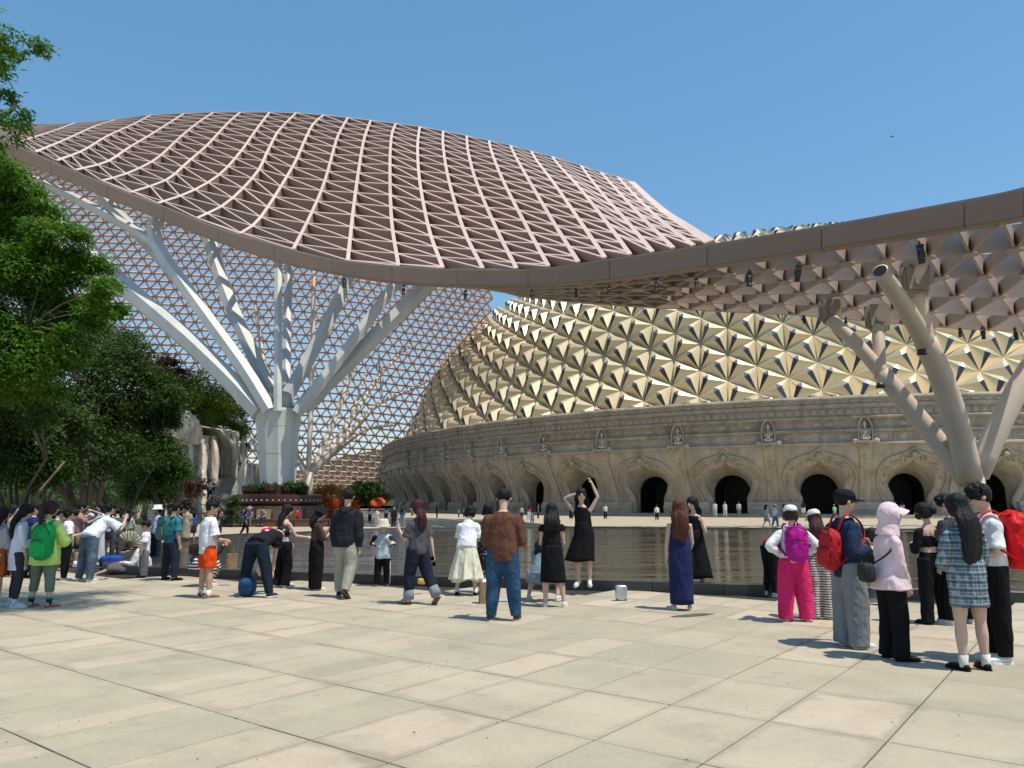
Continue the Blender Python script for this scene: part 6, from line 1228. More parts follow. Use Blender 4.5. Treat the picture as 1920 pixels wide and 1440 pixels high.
for k in (0, 1): kn, an, fd = s23['leg'][k]; d_ = nrm(an - kn); a_ = kn * .24 + an * .76; q = MB(); q.tube([a_ - d_ * .06, a_ + d_ * .02, a_ + d_ * .09], [.082, .086, .086], 14); q.build('turn_up', cloth((.20, .23, .26)), s23['root'], True, local=True)
phone(s23, 0, 'black phone in the trailing right hand of the woman walking left'); phone(s23, 1, 'silver phone held up by the woman walking left', (.45, .45, .46))
s22 = person('child in sun hat and pale blue tee with dark sleeves facing the camera', (716, 1099), 979, 176, fem=False, hair=('crop', 'black'), top=dict(c=(.46, .55, .60), sl='short', hem=-.3, ease=.03), bot=dict(c=BLK, kind='straight'), shoes=((.05, .05, .06), 'sneaker', (.3, .3, .3)), hatc=('bucket', (.60, .53, .42)), pose=dict(hd=1.28, bw=1.05, head=(6, 0), aR=((.35, .25, -1), (-.55, .35, .9)), aL=((-.35, .25, -1), (.55, .35, .9)), lR=((.10, 0, -1), (.04, 0, -1)), lL=((-.10, 0, -1), (-.04, 0, -1))))
for k, sg in ((0, 1), (1, -1)):
    sh, (el, wr, hd_) = s22['sh'][k], s22['arm'][k]; q = MB(); q.tube([sh - s22['lx'] * sg * .02, sh * .9 + el * .1, sh * .15 + el * .85], np.array([.05, .062, .060]) * s22['H'], 12); q.build('dark_sleeve', cloth((.03, .03, .04)), s22['root'], True, local=True)
hp, (kn, an, fd) = s22['hip'][1], s22['leg'][1]; q = MB(); q.tube([hp + V3(-.075, .02, 0), kn + V3(-.062, .02, 0), an + V3(-.052, .02, 0)], .012, 6); q.build('side_stripe', cloth((.75, .75, .75)), s22['root'], True, local=True)
s21 = person('man in black hooded jacket and stone trousers walking away', (641, 1122), 920, 14, hair=('crop', 'black'), top=dict(c=(.020, .021, .028), sl='long', hem=-.22, ease=.028, n='jacket'), bot=dict(c=(.33, .32, .265), kind='straight'), shoes=((.035, .028, .025), 'sneaker', (.06, .05, .05)), faced=False, vox=.0115, pose=dict(head=(4, -8), bw=1.06, aR=((.12, -.08, -1), (.04, .12, -1)), aL=((-.14, .05, -1), (-.04, .22, -1)), lR=((.05, -.10, -1), (.02, -.50, -1)), lL=((-.06, .10, -1), (-.02, -.03, -1)), feet=(38, 0)))
q = MB(); q.tube(catmull([s21['neck'] + s21['lx'] * .1 - V3(0, .02, .0), s21['neck'] - V3(0, .12, .07), s21['neck'] - s21['lx'] * .1 - V3(0, .02, 0)], 9), .055, 8); q.ell(s21['neck'] - V3(0, .1, .07), (.11, .05, .1)); finish(q.build('hood', cloth((.018, .019, .026)), s21['root'], True, local=True), .014, 2)
s20 = person('woman in black bucket hat, brown sheer top and wide black trousers on her phone', (590, 1106), 949, 62, fem=True, hair=('long', 'black', .10), top=dict(c=(.075, .05, .038), sl='half', hem=-.02, ease=.014), bot=dict(c=BLK, kind='wide', length=1.1, waist=.35), shoes=((.62, .60, .56), 'sneaker'), hatc=('bucket', (.014, .014, .016)), faced=True, pose=dict(head=(22, 6), aR=((.2, .3, -.85), (-.1, .75, .75)), aL=((-.2, .3, -.85), (.3, .75, .75))))
phone(s20, 0, 'red cased phone held by the woman in black bucket hat', (.35, .02, .03))
s19 = person('woman in grey camisole and black trousers with long black hair, arm held out', (526, 1102), 945, 42, fem=True, hair=('long', 'black', .20), top=dict(c=(.36, .37, .39), sl='none', hem=-.06, ease=.004, neck=.72, n='camisole'), bot=dict(c=BLK, kind='flare', length=1.05, waist=.12), shoes=((.68, .66, .60), 'sneaker'), faced=True, pose=dict(head=(10, 25), aR=((.30, .45, -.9), (.12, 1, -.12)), aL=((-.2, .1, -1), (.1, .7, -.5)), lR=((.03, .12, -1), (.01, -.12, -1)), lL=((-.05, -.02, -1), (-.03, -.16, -1))))
s17 = person('man in black tee and dark jeans bending over the blue bag', (479, 1120), None, 16, H=1.74, hair=('short', 'black'), top=dict(c=(.016, .016, .018), sl='short', hem=-.1, ease=.024), bot=dict(c=(.010, .020, .034), kind='straight'), shoes=((.05, .05, .055), 'sneaker', (.75, .75, .75)), faced=False, pose=dict(lean=72, twist=6, head=(30, 0), aR=((-.25, .10, -1), (-.2, .06, -1)), aL=((-.42, -.30, -1), (-.05, .05, -1)), lR=((.30, .02, -1), (.22, -.02, -1)), lL=((-.24, .02, -1), (-.14, -.02, -1))))
q = MB(); cpt = tpos(s17, .72) - s17['fw'] * .128
for dx, dy, r_ in ((-.05, 0, .07), (.03, .02, .06)): q.ell(cpt + s17['lx'] * dx + s17['sp'] * dy, (r_, r_, .03), np.stack([s17['lx'], s17['sp'], s17['fw']], 1), 10, 6)
q.build('shirt_print', cloth((.55, .04, .06)), s17['root'], True, local=True)
q = MB(); q.ell(cpt - s17['sp'] * .08 + s17['lx'] * .04, (.045, .035, .02), np.stack([s17['lx'], s17['sp'], s17['fw']], 1), 8, 6); q.ell(cpt + s17['sp'] * .10 - s17['lx'] * .10, (.04, .03, .02), np.stack([s17['lx'], s17['sp'], s17['fw']], 1), 8, 6); q.build('shirt_print', cloth((.7, .7, .7)), s17['root'], True, local=True)
c = ground(463, 1119); bag('round blue bag on the ground between the bending mans legs', (c[0], c[1], 0), (.155, .15, .175), (.012, .055, .14), .3, p=.85, flap=(.015, .07, .17))
c = ground(433, 1098); pbag = thing('paper_bag', 'brown paper bag hanging from the bending mans left hand', 'bag', (c[0], c[1], .32)); q = MB(); q.box((0, 0, .14), (.17, .09, .30)); q.build('paper_body', cloth((.33, .22, .12)), pbag, local=True); q = MB(); q.tube(catmull([(-.05, 0, .29), (0, 0, .40), (.05, 0, .29)], 8), .005, 5); q.build('handle', cloth((.33, .22, .12)), pbag, True, local=True)
ks = ground(492, 1078, .17)
person('woman in cream dress sitting on the kerb behind the bending man', None, None, 120, pos=(ks[0], ks[1] + .1, .15), H=1.6, fem=True, hair=('long', 'black', .12), top=dict(c=(.62, .58, .48), sl='short', hem=0, ease=.012), dress=dict(c=(.62, .58, .48), top=.3, hem=.05, rx=.22, ry=.22, rip=.06, nr=6), shoes=((.66, .62, .55), 'loafer'), pose=dict(seat=.075, lean=14, head=(20, 0), aR=((.2, .4, -.9), (-.2, .8, -.2)), aL=((-.2, .4, -.9), (.2, .8, -.2)), lR=((.2, 1, .45), (.05, .45, -.9)), lL=((-.1, 1, .40), (-.05, .55, -.9))))
# --- left
s15 = person('man in white tee and orange shorts looking to the right', (383, 1121), 937, 46, hair=('short', 'black'), skin=1, top=dict(c=WHT, sl='short', hem=-.24, ease=.028), bot=dict(c=(.72, .075, .012), kind='shorts', length=.43, n='shorts'), shoes=((.24, .10, .05), 'sneaker', (.62, .5, .42)), socks=((.7, .68, .64), .2), glasses=True, pose=dict(head=(8, 24), aR=((.18, .12, -1), (-.3, .8, -.1)), aL=((-.18, .05, -1), (.3, .8, -.15)), lR=((.13, 0, -1), (.08, -.03, -1)), lL=((-.12, 0, -1), (-.10, -.03, -1))))
hp_ = W(s15, tpos(s15, -.12) - V3(.17, .14, 0)); bag('black crossbody bag with red trim on the hip of the orange shorts', hp_ - V3(0, 0, .09), (.135, .06, .095), (.022, .018, .018), -.5, flap=(.05, .02, .02), strap=[hp_ + V3(.1, 0, .08), W(s15, tpos(s15, .5) + V3(.16, -.03, 0)), W(s15, tpos(s15, .55) + V3(.17, .06, 0))])
s13 = person('man in teal shirt and dark trousers with teal backpack', (316, 1088), 942, 34, hair=('short', 'black'), skin=1, top=dict(c=(.025, .175, .22), sl='short', hem=-.12, ease=.026), bot=dict(c=(.020, .026, .042), kind='straight'), shoes=(BLK, 'loafer'), pose=dict(head=(26, 12), bw=1.04, lR=((.18, .05, -1), (.05, -.05, -1)), lL=((-.14, -.02, -1), (-.08, -.05, -1)), **DOWN))
backpack(s13, 'teal green backpack with white tag on the man in teal shirt', (.030, .115, .115), 1.15, pocket=(.06, .15, .14))
s12 = person('boy in white tee and grey trousers laughing, facing left', (268, 1083), 979, -120, hair=('crop', 'black'), skin=1, top=dict(c=WHT, sl='short', hem=-.3, ease=.03), bot=dict(c=(.15, .15, .165), kind='wide'), shoes=(BLK, 'sneaker', (.08, .08, .08)), pose=dict(hd=1.22, bw=1.06, head=(0, 10), aR=((.25, .35, -.9), (-.3, .9, .2)), aL=((-.25, .1, -1), (.1, .3, -1))))
c = W(s12, tpos(s12, .45) + V3(.0, .26, 0)); fan = thing('folding_fan', 'cream folding fan with dark ribs held by the boy', 'fan', c); a = np.linspace(-.3, 2.5, 25)
q = MB(); zig = np.where(np.arange(25) % 2 == 0, .008, -.008); q.grid(np.array([[(r_ * math.cos(x) - .06, z_, r_ * math.sin(x) - .06) for x, z_ in zip(a, zig)] for r_ in (.07, .29)])); q.build('fan_leaf', cloth((.62, .58, .44)), fan, local=True)
for x in a[::3]: q = MB(); q.tube([(-.06, -.012, -.06), (-.06 + .24 * math.cos(x), -.012, -.06 + .24 * math.sin(x))], .005, 4); q.build('fan_rib', cloth((.05, .05, .03)), fan, local=True)
kp = ground(228, 1074)
person('person in white top and grey trousers sitting on the ground with legs stretched out', None, None, -100, pos=(kp[0] + .25, kp[1], 0), H=1.66, fem=True, hair=('long', 'black', .1), top=dict(c=(.68, .68, .68), sl='long', hem=-.1, ease=.024), bot=dict(c=(.11, .11, .12), kind='wide', length=.62), shoes=((.66, .64, .6), 'sneaker', (.75, .75, .75)), pose=dict(seat=.095, lean=-22, head=(10, 0), aR=((.3, -.5, -.9), (.05, -.1, -1)), aL=((-.2, .3, -.9), (.2, .8, .1)), lR=((.12, 1, .16), (.02, 1, -.36)), lL=((-.10, 1, .12), (-.02, 1, -.34))))
s7 = person('man in white tee and blue jeans stooping to take a photo', (157, 1091), None, 28, H=1.74, skin=0, hair=('short', 'black'), top=dict(c=(.68, .72, .77), sl='short', hem=-.1, ease=.026), bot=dict(c=(.055, .085, .125), pat='denim', c2=(.13, .18, .23), kind='straight'), shoes=((.55, .52, .46), 'sneaker', (.7, .68, .6)), faced=False, pose=dict(lean=42, head=(-10, 0), bw=1.06, aR=((.35, .55, -.5), (-.2, .45, .9)), aL=((-.35, .45, -.6), (.3, .55, .8)), lR=((.15, -.04, -1), (.07, -.10, -1)), lL=((-.16, -.02, -1), (-.12, -.08, -1))))
p_ = W(s7, tpos(s7, .0) + V3(-.24, -.02, 0)); bag('tan shoulder bag on the left hip of the stooping man', p_ - V3(0, 0, .16), (.11, .07, .10), (.25, .155, .075), .3, strap=[p_, W(s7, tpos(s7, .5) - s7['fw'] * .17), W(s7, s7['neck'] + s7['lx'] * .08 - s7['fw'] * .09)])
s3 = person('woman in lime green tee and sage leggings with long brown ponytail', (74, 1138), 938, 12, fem=True, skin=0, hair=('pony', 'brown', .36), top=dict(c=(.47, .66, .17), sl='half', hem=-.42, ease=.04, flare=.02), bot=dict(c=(.135, .185, .125), kind='leggings', length=.78, n='leggings'), shoes=((.50, .34, .15), 'sneaker', (.5, .03, .07)), socks=((.02, .025, .05), .17, (.04, .30, .25)), faced=False, vox=.0115, pose=dict(bw=1.12, head=(10, 14), aR=((.3, .3, -.9), (-.4, .85, .15)), aL=((-.25, .25, -1), (.5, .8, .1)), lR=((.12, 0, -1), (.09, -.03, -1)), lL=((-.12, 0, -1), (-.10, -.03, -1))))
backpack(s3, 'bright green bag slung on the right side of the lime green tee', (.008, .27, .065), 1.25, off=(.16, -.02, -.10), straps=False, pocket=(.012, .34, .085))
q = MB(); P = catmull([s3['neck'] - s3['fw'] * .17 + s3['lx'] * .16 - s3['sp'] * .1, s3['sh'][0] - s3['fw'] * .14 + s3['sp'] * .0 - s3['lx'] * .03, s3['sh'][0] + s3['sp'] * .075 - s3['lx'] * .05, s3['sh'][0] + s3['fw'] * .15 - s3['lx'] * .05], 10); bs = [o for o in bpy.data.objects if o.name.startswith('backpack') and 'lime' in o.get('label', '')][0]
P = np.array([s3['R'] @ p for p in P]) + s3['base'] - np.array(bs.location); P = P @ s3['R']; q.tube(P, .035, 8, flat=.3); q.build('strap', cloth((.008, .27, .065)), bs, True, local=True)
s2 = person('woman in long white blouse with straight black hair at the left edge', (22, 1138), 944, 58, fem=True, hair=('long', 'black', .17), top=dict(c=(.64, .65, .74), sl='long', hem=-.55, ease=.022, n='blouse'), bot=dict(c=(.045, .04, .055), kind='leggings', n='leggings'), shoes=(SNK, 'sneaker', (.8, .8, .8)), socks=((.6, .6, .6), .18), pose=dict(head=(16, 10), lR=((.06, .08, -1), (.02, -.08, -1)), lL=((-.06, -.02, -1), (-.02, -.12, -1)), **PH))
person('person in grey top and rust skirt cut off by the left edge', (-14, 1137), 950, 30, fem=True, hair=('long', 'black', .1), top=dict(c=(.35, .35, .36), sl='long', hem=-.1, ease=.02), skirt=dict(c=(.35, .09, .03), top=.2, hem=.3, rx=.13, ry=.12), shoes=(SNK, 'sneaker'), faced=False, pose=dict(PH))
person('man in white tee and black trousers reading a phone beyond the lime green tee', (119, 1088), 953, 62, hair=('short', 'black'), skin=1, top=dict(c=WHT, sl='short', hem=-.2, ease=.02), bot=dict(c=BLK, kind='straight'), shoes=((.5, .5, .5), 'sneaker', (.7, .7, .7)), pose=dict(head=(24, 0), **PH))
person('man in dark blue shirt behind the long white blouse', (52, 1084), 944, 20, hair=('short', 'black'), top=dict(c=(.018, .03, .12), sl='short', hem=-.2, ease=.02), bot=dict(c=(.02, .02, .025), kind='straight'), shoes=(BLK, 'sneaker'), faced=False, pose=st(head=(10, 50)))
person('man in dusty pink tee and dark shorts behind the stooping man', (140, 1062), 942, 58, hair=('short', 'black'), skin=1, top=dict(c=(.36, .20, .18), sl='short', hem=-.22, ease=.022), bot=dict(c=(.02, .02, .022), kind='shorts', length=.48, n='shorts'), shoes=(SNK, 'sneaker'), socks=((.7, .7, .7), .2), pose=dict(head=(12, 0), aR=((.3, .75, -.45), (-.1, .9, .5)), aL=((-.3, .7, -.5), (.1, .9, .5))))
s8 = person('woman in pale grey dress raising both arms to photograph', (181, 1058), 944, 210, fem=True, skin=1, hair=('long', 'black', .14), top=dict(c=(.55, .55, .60), sl='short', hem=.2, ease=.01, n='bodice'), dress=dict(c=(.55, .55, .60), top=.42, hem=.06, rx=.12, ry=.11, rip=.06, nr=6), shoes=(SNK, 'sneaker'), pose=dict(head=(-4, 0), aR=((.55, .6, .35), (-.6, .6, .35)), aL=((-.55, .6, .35), (.6, .6, .35))))
phone(s8, 0, 'phone raised by the woman in pale grey dress')
person('woman in lilac white shirt and short dark skirt with bare legs', (202, 1044), 950, 20, fem=True, hair=('long', 'black', .18), top=dict(c=(.62, .60, .74), sl='long', hem=-.12, ease=.02), skirt=dict(c=(.03, .03, .04), top=.2, hem=.36, rx=.115, ry=.10), shoes=(BLK, 'sneaker'), faced=False, pose=st())
person('person in grey jacket with black bag under the trees', (224, 1034), 950, 30, fem=True, hair=('long', 'black', .12), top=dict(c=(.22, .23, .24), sl='long', hem=-.1, ease=.022, n='jacket'), bot=dict(c=(.10, .08, .06), kind='straight'), shoes=(BLK, 'sneaker'), faced=False, pose=st())
person('person in white bucket hat and lilac tee beside the teal backpack', (290, 1052), 947, -150, fem=True, skin=1, hair=('nape', 'black'), top=dict(c=(.50, .48, .60), sl='short', hem=-.1, ease=.02), bot=dict(c=(.02, .025, .05), kind='straight'), shoes=(BLK, 'sneaker'), hatc=('bucket', (.66, .66, .62)), pose=st())
c = ground(388, 1100); person('person in striped skirt and dark jacket crouching behind the orange shorts', (386, 1099), None, 75, H=1.6, fem=True, hair=('nape', 'black'), top=dict(c=(.03, .03, .035), sl='long', hem=0, ease=.016, n='jacket'), bot=dict(c=(.66, .66, .64), pat='wide', c2=(.02, .02, .02), kind='wide', length=.8), shoes=((.7, .68, .62), 'sneaker', (.8, .8, .8)), mask=(.35, .48, .6), pose=dict(lean=24, head=(10, 0), aR=((.15, .6, -.5), (-.3, .6, .7)), aL=((-.15, .6, -.5), (.3, .6, .7)), lR=((.2, 1, .1), (.1, -.42, -1)), lL=((-.25, 1, 0), (-.1, -.45, -1))))
# --- things standing on the paving
c = ground(914, 1131); bx = thing('paper_carrier', 'open brown paper carrier standing behind the blue jeans', 'bag', c, .15)
for nm_, cc, sz in (('side_panel', (-.13, 0, .17), (.008, .17, .34)), ('side_panel', (.13, 0, .17), (.008, .17, .34)), ('front_panel', (0, -.085, .17), (.26, .008, .34)), ('front_panel', (0, .085, .17), (.26, .008, .34)), ('base_panel', (0, 0, .006), (.255, .165, .008))): MB().box(cc, sz).build(nm_, cloth((.30, .20, .125)), bx, local=True)
q = MB(); q.add([(-.1, -.08, .34), (.12, -.06, .33), (.125, .06, .25), (-.06, .07, .37), (.02, 0, .40)], [(0, 1, 4), (1, 2, 4), (2, 3, 4), (3, 0, 4)]); q.build('tissue', cloth((.8, .8, .8)), bx, local=True)
c = ground(1165, 1126); sc = thing('mini_suitcase', 'small silver case standing alone on the paving by the pool', 'suitcase', c, .1); sm2 = mat('ribbed_silver', (.55, .60, .64), .22, .6)
q = MB(); q.ell((0, 0, .135), (.095, .06, .115), None, 20, 12, 0, .35); q.build('shell', sm2, sc, True, local=True)
for x in np.linspace(-.07, .07, 6): q = MB(); q.box((x, -.062, .135), (.010, .008, .17)); q.build('shell_rib', sm2, sc, local=True)
for x, y in ((-.075, -.04), (.075, -.04), (-.075, .04), (.075, .04)): q = MB(); q.tube([(x - .008, y, .012), (x + .008, y, .012)], .012, 10, lat=(0, 1, 0)); q.build('wheel', M['black'], sc, True, local=True)
q = MB(); q.tube(catmull([(-.04, 0, .245), (-.035, 0, .275), (.035, 0, .275), (.04, 0, .245)], 9), .006, 6); q.build('handle', M['black'], sc, True, local=True)
c = ground(790, 1096, .17); bag('small yellow pouch on the kerb behind the walking womans ankles', (c[0], c[1] + .05, .172), (.075, .05, .05), (.55, .38, .08), 0, cat='pouch')
c = ground(948, 1128); q = MB(); V = np.array([(x, y, .006 + .025 * fbm(np.array([x * 14, y * 14, 0.3]), 2)) for y in np.linspace(-.06, .06, 7) for x in np.linspace(-.14, .14, 11)]).reshape(7, 11, 3); q.grid(V)
obj('folded_cloth', q.mesh('folded_cloth', cloth((.18, .42, .46)), True), label='pale teal cloth lying on the paving behind the blue jeans', cat='cloth', loc=tuple(c))
c = ground(208, 1064); bag('blue sports bag lying behind the seated persons feet', (c[0], c[1], 0), (.26, .16, .15), (.02, .06, .30), .2, cat='sports bag')
# --- distant visitors, one parcel of figures by the hall, the bench and the stairs
FP = [(693, 980, 951, 20, (.70, .68, .66), (.03, .02, .02), 'white blouse and dark skirt left of the orange umbrella'), (706, 987, 952, 200, (.66, .55, .52), (.62, .50, .50), 'pale pink outfit under the orange umbrella'), (723, 977, 950, 10, (.72, .74, .80), (.02, .02, .02), 'white shirt and black trousers right of the orange umbrella'),
      (738, 989, 948, 160, (.02, .02, .025), (.02, .02, .025), 'all black clothes, tallest of the group right of the umbrella'), (754, 991, 949, 5, (.05, .10, .22), (.25, .24, .22), 'denim blue jacket and white hat'), (772, 969, 948, 90, (.015, .015, .015), (.015, .015, .015), 'black clothes close to the halls plinth'),
      (819, 972, 947, 80, (.05, .035, .03), (.02, .02, .02), 'dark brown top alone between the two long haired women'), (860, 971, 954, 60, (.4, .4, .38), (.02, .02, .02), 'short figure in light vest near the white knit top'), (871, 971, 946, -70, (.07, .07, .075), (.05, .05, .05), 'dark grey clothes behind the white knit top'),
      (978, 974, 948, 30, (.5, .5, .5), (.05, .05, .05), 'grey striped top left of the red tee group'), (992, 976, 946, -20, (.55, .04, .09), (.6, .6, .6), 'crimson tee by the arches'), (997, 985, 958, 40, (.70, .68, .60), (.62, .60, .52), 'cream clothes standing nearest the far pool edge'), (1009, 973, 944, 100, (.05, .08, .16), (.02, .02, .03), 'navy top behind the black cap sleeve woman'),
      (1071, 975, 943, 150, (.015, .02, .015), (.015, .015, .015), 'black dress left of the posing woman'), (1135, 975, 944, 180, (.60, .58, .60), (.02, .02, .02), 'white top and shoulder bag right of the posing woman'), (1232, 976, 946, 10, (.72, .70, .56), (.015, .015, .015), 'cream shirt silhouetted against the dark archway'),
      (1437, 992, 944, 90, (.40, .41, .46), (.34, .34, .38), 'grey shirt and shorts with sun hat walking right'), (1453, 990, 946, 60, (.70, .70, .72), (.10, .25, .26), 'white hood and pink rucksack above the red jacket'), (1471, 976, 944, 20, (.18, .18, .17), (.10, .10, .10), 'grey shirt beside the white cap'), (1566, 972, 946, 0, (.30, .55, .42), (.3, .3, .3), 'mint green top and cap near the black cap man'),
      (457, 1005, 957, 60, (.03, .07, .16), (.015, .015, .015), 'dark blue shirt striding past the bench'), (557, 985, 952, -60, (.58, .02, .02), (.06, .03, .02), 'bright red tee standing before the planter'), (672, 974, 951, 0, (.72, .72, .72), (.1, .1, .1), 'white top just right of the black hooded jacket'), (346, 1020, 950, 0, (.35, .30, .24), (.30, .26, .2), 'beige dress between the teal shirt and the orange shorts'), (358, 1018, 950, -30, (.04, .09, .25), (.05, .05, .06), 'blue top left of the orange shorts man'),
      (8, 1060, 948, 50, (.30, .22, .17), (.1, .1, .1), 'tan top deep under the trees at the left edge'), (92, 1052, 950, -40, (.05, .05, .055), (.05, .05, .05), 'dark clothes between lime tee and pink tee'), (105, 1045, 948, 70, (.5, .5, .5), (.08, .08, .08), 'grey white top under the trees'), (240, 1030, 958, 20, (.35, .38, .34), (.07, .06, .05), 'sage top right of the pale trunk'), (30, 1040, 950, 160, (.45, .42, .40), (.06, .06, .08), 'off white shirt in the shade at far left'), (66, 1046, 952, 30, (.02, .02, .025), (.03, .03, .03), 'black tee between the blue shirt and the ponytail'), (128, 1040, 952, 200, (.10, .10, .14), (.04, .04, .05), 'navy grey top deep behind the pink tee'), (158, 1036, 954, 10, (.30, .10, .10), (.05, .05, .06), 'dull red top behind the stooping man'), (192, 1030, 955, 120, (.55, .56, .60), (.05, .05, .06), 'pale shirt under the broad dark tree'), (214, 1024, 956, 60, (.04, .04, .05), (.12, .12, .14), 'black top and grey trousers by the pale trunk'), (14, 1072, 951, 40, (.50, .20, .16), (.05, .05, .06), 'coral top at the far left edge behind the white blouse'), (38, 1066, 950, 120, (.06, .10, .08), (.04, .04, .04), 'dark green top behind the long white blouse'), (98, 1070, 954, 20, (.12, .12, .13), (.10, .11, .14), 'charcoal tee just right of the lime green shoulder'), (170, 1048, 957, 60, (.62, .62, .64), (.35, .36, .40), 'white shirt and grey skirt behind the raised arms'), (236, 1022, 955, 300, (.45, .43, .40), (.03, .03, .03), 'oatmeal top behind the grey jacket'), (408, 1003, 958, 80, (.05, .05, .06), (.03, .03, .03), 'black outfit walking left of the bench'), (650, 968, 948, 30, (.40, .40, .44), (.05, .05, .08), 'light grey top beyond the hooded jackets shoulder'), (790, 965, 949, 10, (.50, .47, .42), (.05, .05, .05), 'beige top far off by the left arches'), (905, 968, 948, 200, (.42, .10, .08), (.04, .04, .05), 'brick red top by the middle arches'), (3, 1082, 948, 60, (.28, .26, .25), (.04, .04, .05), 'taupe top hugging the left edge under the trees'), (84, 1064, 952, 330, (.62, .60, .58), (.04, .05, .08), 'off white polo just behind the ponytail'), (110, 1058, 950, 200, (.18, .10, .08), (.03, .03, .03), 'maroon brown top by the pink tee'), (150, 1052, 951, 20, (.06, .07, .12), (.05, .05, .06), 'navy hoodie between pink tee and raised arms'), (330, 1030, 952, 210, (.50, .46, .44), (.12, .12, .14), 'stone coloured top close behind the teal shirt'), (215, 1048, 953, 300, (.10, .10, .10), (.08, .08, .09), 'charcoal shirt next to the grey jacket'), (46, 1030, 953, 250, (.35, .38, .45), (.08, .08, .1), 'grey blue shirt far back at the left')]
FG = 'distant visitors on the plaza'
for k, (u, vf, vh, h, c1, c2, txt) in enumerate(FP):
    fem = k % 2 == 0; hat_ = ('sunhat', (.55, .52, .45)) if 'sun hat' in txt else (('cap', c1) if 'cap near' in txt or 'hood' in txt or 'white hat' in txt else None)
    ps = [st(), dict(PH, head=(20, 0)), st(lR=((.05, .25, -1), (.02, -.05, -1)), lL=((-.05, -.2, -1), (-.02, -.5, -1)), feet=(0, 40))][k % 3]
    if 'strid' in txt or 'walking' in txt: ps = st(lR=((.05, .35, -1), (.02, .05, -1)), lL=((-.05, -.25, -1), (-.02, -.55, -1)), feet=(0, 40))
    long_ = 'dress' in txt
    person('distant person in ' + txt, (u, vf), vh, h, fem=fem, hair=('long', 'black', .1) if fem else ('short', 'black'), top=dict(c=c1, sl='short' if k % 3 else 'long', hem=-.15 if not long_ else .2, ease=.015), bot=None if long_ else dict(c=c2, kind='straight' if 'shorts' not in txt else 'shorts', length=1.0 if 'shorts' not in txt else .5), dress=dict(c=c2, top=.4, hem=.12, rx=.14, ry=.12, seg=20, m=7) if long_ else None, hatc=hat_, far=True, pose=ps, faced=False, group=FG)
for k, (u, vh, h, c1, c2, txt) in enumerate([(436, 963, 100, (.65, .12, .03), (.10, .14, .14), 'orange tee and grey trousers'), (445, 964, 200, (.30, .24, .14), (.05, .05, .05), 'patterned tan shirt'), (476, 964, 170, (.22, .15, .26), (.10, .12, .18), 'lilac shirt and sun hat'), (466, 963, 190, (.08, .13, .20), (.06, .07, .1), 'slate blue shirt'), (502, 960, 185, (.22, .17, .18), (.03, .04, .08), 'mauve shirt and navy trousers'), (410, 962, 200, (.04, .04, .08), (.02, .02, .05), 'navy jacket'), (420, 964, 160, (.35, .12, .12), (.03, .03, .04), 'dull red top')]):
    d = 52.8; x = (u - 960) / FPX * d
    person('visitor in ' + txt + ' sitting on the bench by the planter', None, None, h, pos=(x, d - .12, .48), H=1.62, fem=k % 2 == 1, hair=('short', 'black'), top=dict(c=c1, sl='short', hem=-.05, ease=.015), bot=dict(c=c2, kind='straight'), hatc=('sunhat', (.30, .22, .34)) if 'sun hat' in txt else None, far=True, faced=False, pose=dict(seat=.085, lean=12, head=(10, 0), aR=((.15, .5, -.8), (-.2, .8, -.2)), aL=((-.15, .5, -.8), (.2, .8, -.2)), lR=((.1, 1, 0), (0, .1, -1)), lL=((-.1, 1, 0), (0, .1, -1))), group='visitors on the bench')
for k, (u, f_, c1, c2, txt) in enumerate([(398, .32, (.55, .55, .55), (.03, .03, .03), 'white shirt and black trousers climbing the stairs'), (405, .26, (.05, .04, .04), (.06, .05, .05), 'dark clothes on the stairs'), (430, 1.02, (.6, .6, .58), (.4, .4, .4), 'white top at the head of the stairs'), (438, 1.05, (.03, .03, .03), (.5, .5, .5), 'black top and pale trousers at the head of the stairs'), (444, 1.08, (.02, .02, .02), (.02, .02, .02), 'all black at the head of the stairs')]):
    d = 60 + 13 * f_ + .3; person('tiny person in ' + txt, None, None, 10 + 60 * k, pos=((u - 960) / FPX * d, d, 5.3 * min(1, f_) + .1), H=1.68, hair=('short', 'black'), top=dict(c=c1, sl='short', hem=-.15, ease=.015), bot=dict(c=c2, kind='straight'), far=True, faced=False, pose=st(), group='people on the stairs')
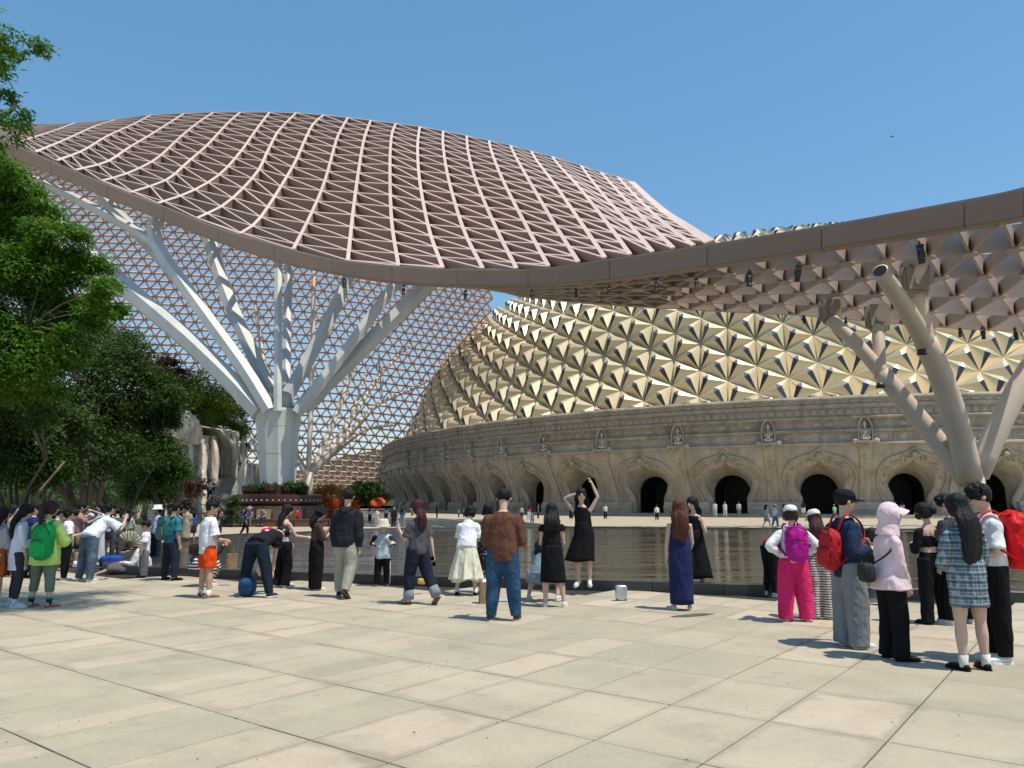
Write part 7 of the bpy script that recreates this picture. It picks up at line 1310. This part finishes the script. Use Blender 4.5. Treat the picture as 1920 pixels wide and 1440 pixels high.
for k, (u, d, h, c1, c2, txt) in enumerate([(1341, 83.5, 30, (.66, .66, .66), (.5, .5, .5), 'white top at the left jamb of the archway above the navy dress'), (1360, 85, 200, (.66, .64, .62), (.62, .60, .58), 'long white clothes in the archway right of the auburn hair'), (1386, 85, 10, (.45, .45, .42), (.2, .2, .2), 'pale shirt in the archway right of the auburn hair'), (1507, 83, 0, (.03, .03, .03), (.62, .62, .62), 'black top and white shorts in the archway behind the white caps'), (1680, 81, 170, (.06, .05, .05), (.05, .05, .05), 'dark clothes in the archway above the pink hood'), (1693, 81, 20, (.42, .40, .40), (.3, .3, .3), 'grey top in the archway above the pink hood')]):
    p_ = atY(u, 968, d); person('distant person in ' + txt, None, None, h, pos=(p_[0], d, .08), H=1.66, fem=k % 2 == 1, hair=('long', 'black', .1) if k % 2 else ('short', 'black'), top=dict(c=c1, sl='short', hem=-.15, ease=.015), bot=dict(c=c2, kind='straight' if k != 3 else 'shorts', length=1 if k != 3 else .5), far=True, faced=False, pose=st(), group='people in the archways')
c = ground(705, 985); um = thing('umbrella', 'orange red umbrella held over a visitor in front of the hall', 'umbrella', (c[0] + .1, c[1] - .1, 1.15)); q = MB(); a = np.linspace(0, 2 * np.pi, 17)[:-1]; Rt = np.array([[1, 0, 0], [0, math.cos(.55), -math.sin(.55)], [0, math.sin(.55), math.cos(.55)]])
q.loft([(np.stack([r_ * np.cos(a), r_ * np.sin(a), 0 * a + z], -1) @ Rt.T) + V3(0, 0, .45) for r_, z in ((.60, -.01), (.48, .10), (.26, .17), (.02, .20), (.24, .145), (.46, .07), (.59, -.03))]); q.build('umbrella_canopy', cloth((.62, .07, .025)), um, True, local=True); q = MB(); q.tube([V3(0, 0, .5) + Rt @ V3(0, 0, .28), V3(0, 0, .5) - Rt @ V3(0, 0, .55)], .012, 6); q.build('shaft', M['black'], um, local=True)

# litter trodden into the paving
q = MB(); r_ = np.random.default_rng(12)
for i in range(34):
    u, v = r_.uniform(0, 1920), r_.uniform(1160, 1440); c = ground(u, v); a = r_.uniform(0, 6.28); l = r_.uniform(.006, .016); d_ = V3(math.cos(a), math.sin(a), 0); n_ = V3(-math.sin(a), math.cos(a), 0) * r_.uniform(.3, .6)
    q.add([c - d_ * l + V3(0, 0, .003), c + n_ * l + V3(0, 0, .006), c + d_ * l + V3(0, 0, .004), c - n_ * l + V3(0, 0, .003)], [(0, 1, 2, 3)])
obj('leaf_litter', q.mesh('leaf_litter', mat('dry_leaf', (.06, .04, .02), .9)), kind='stuff')
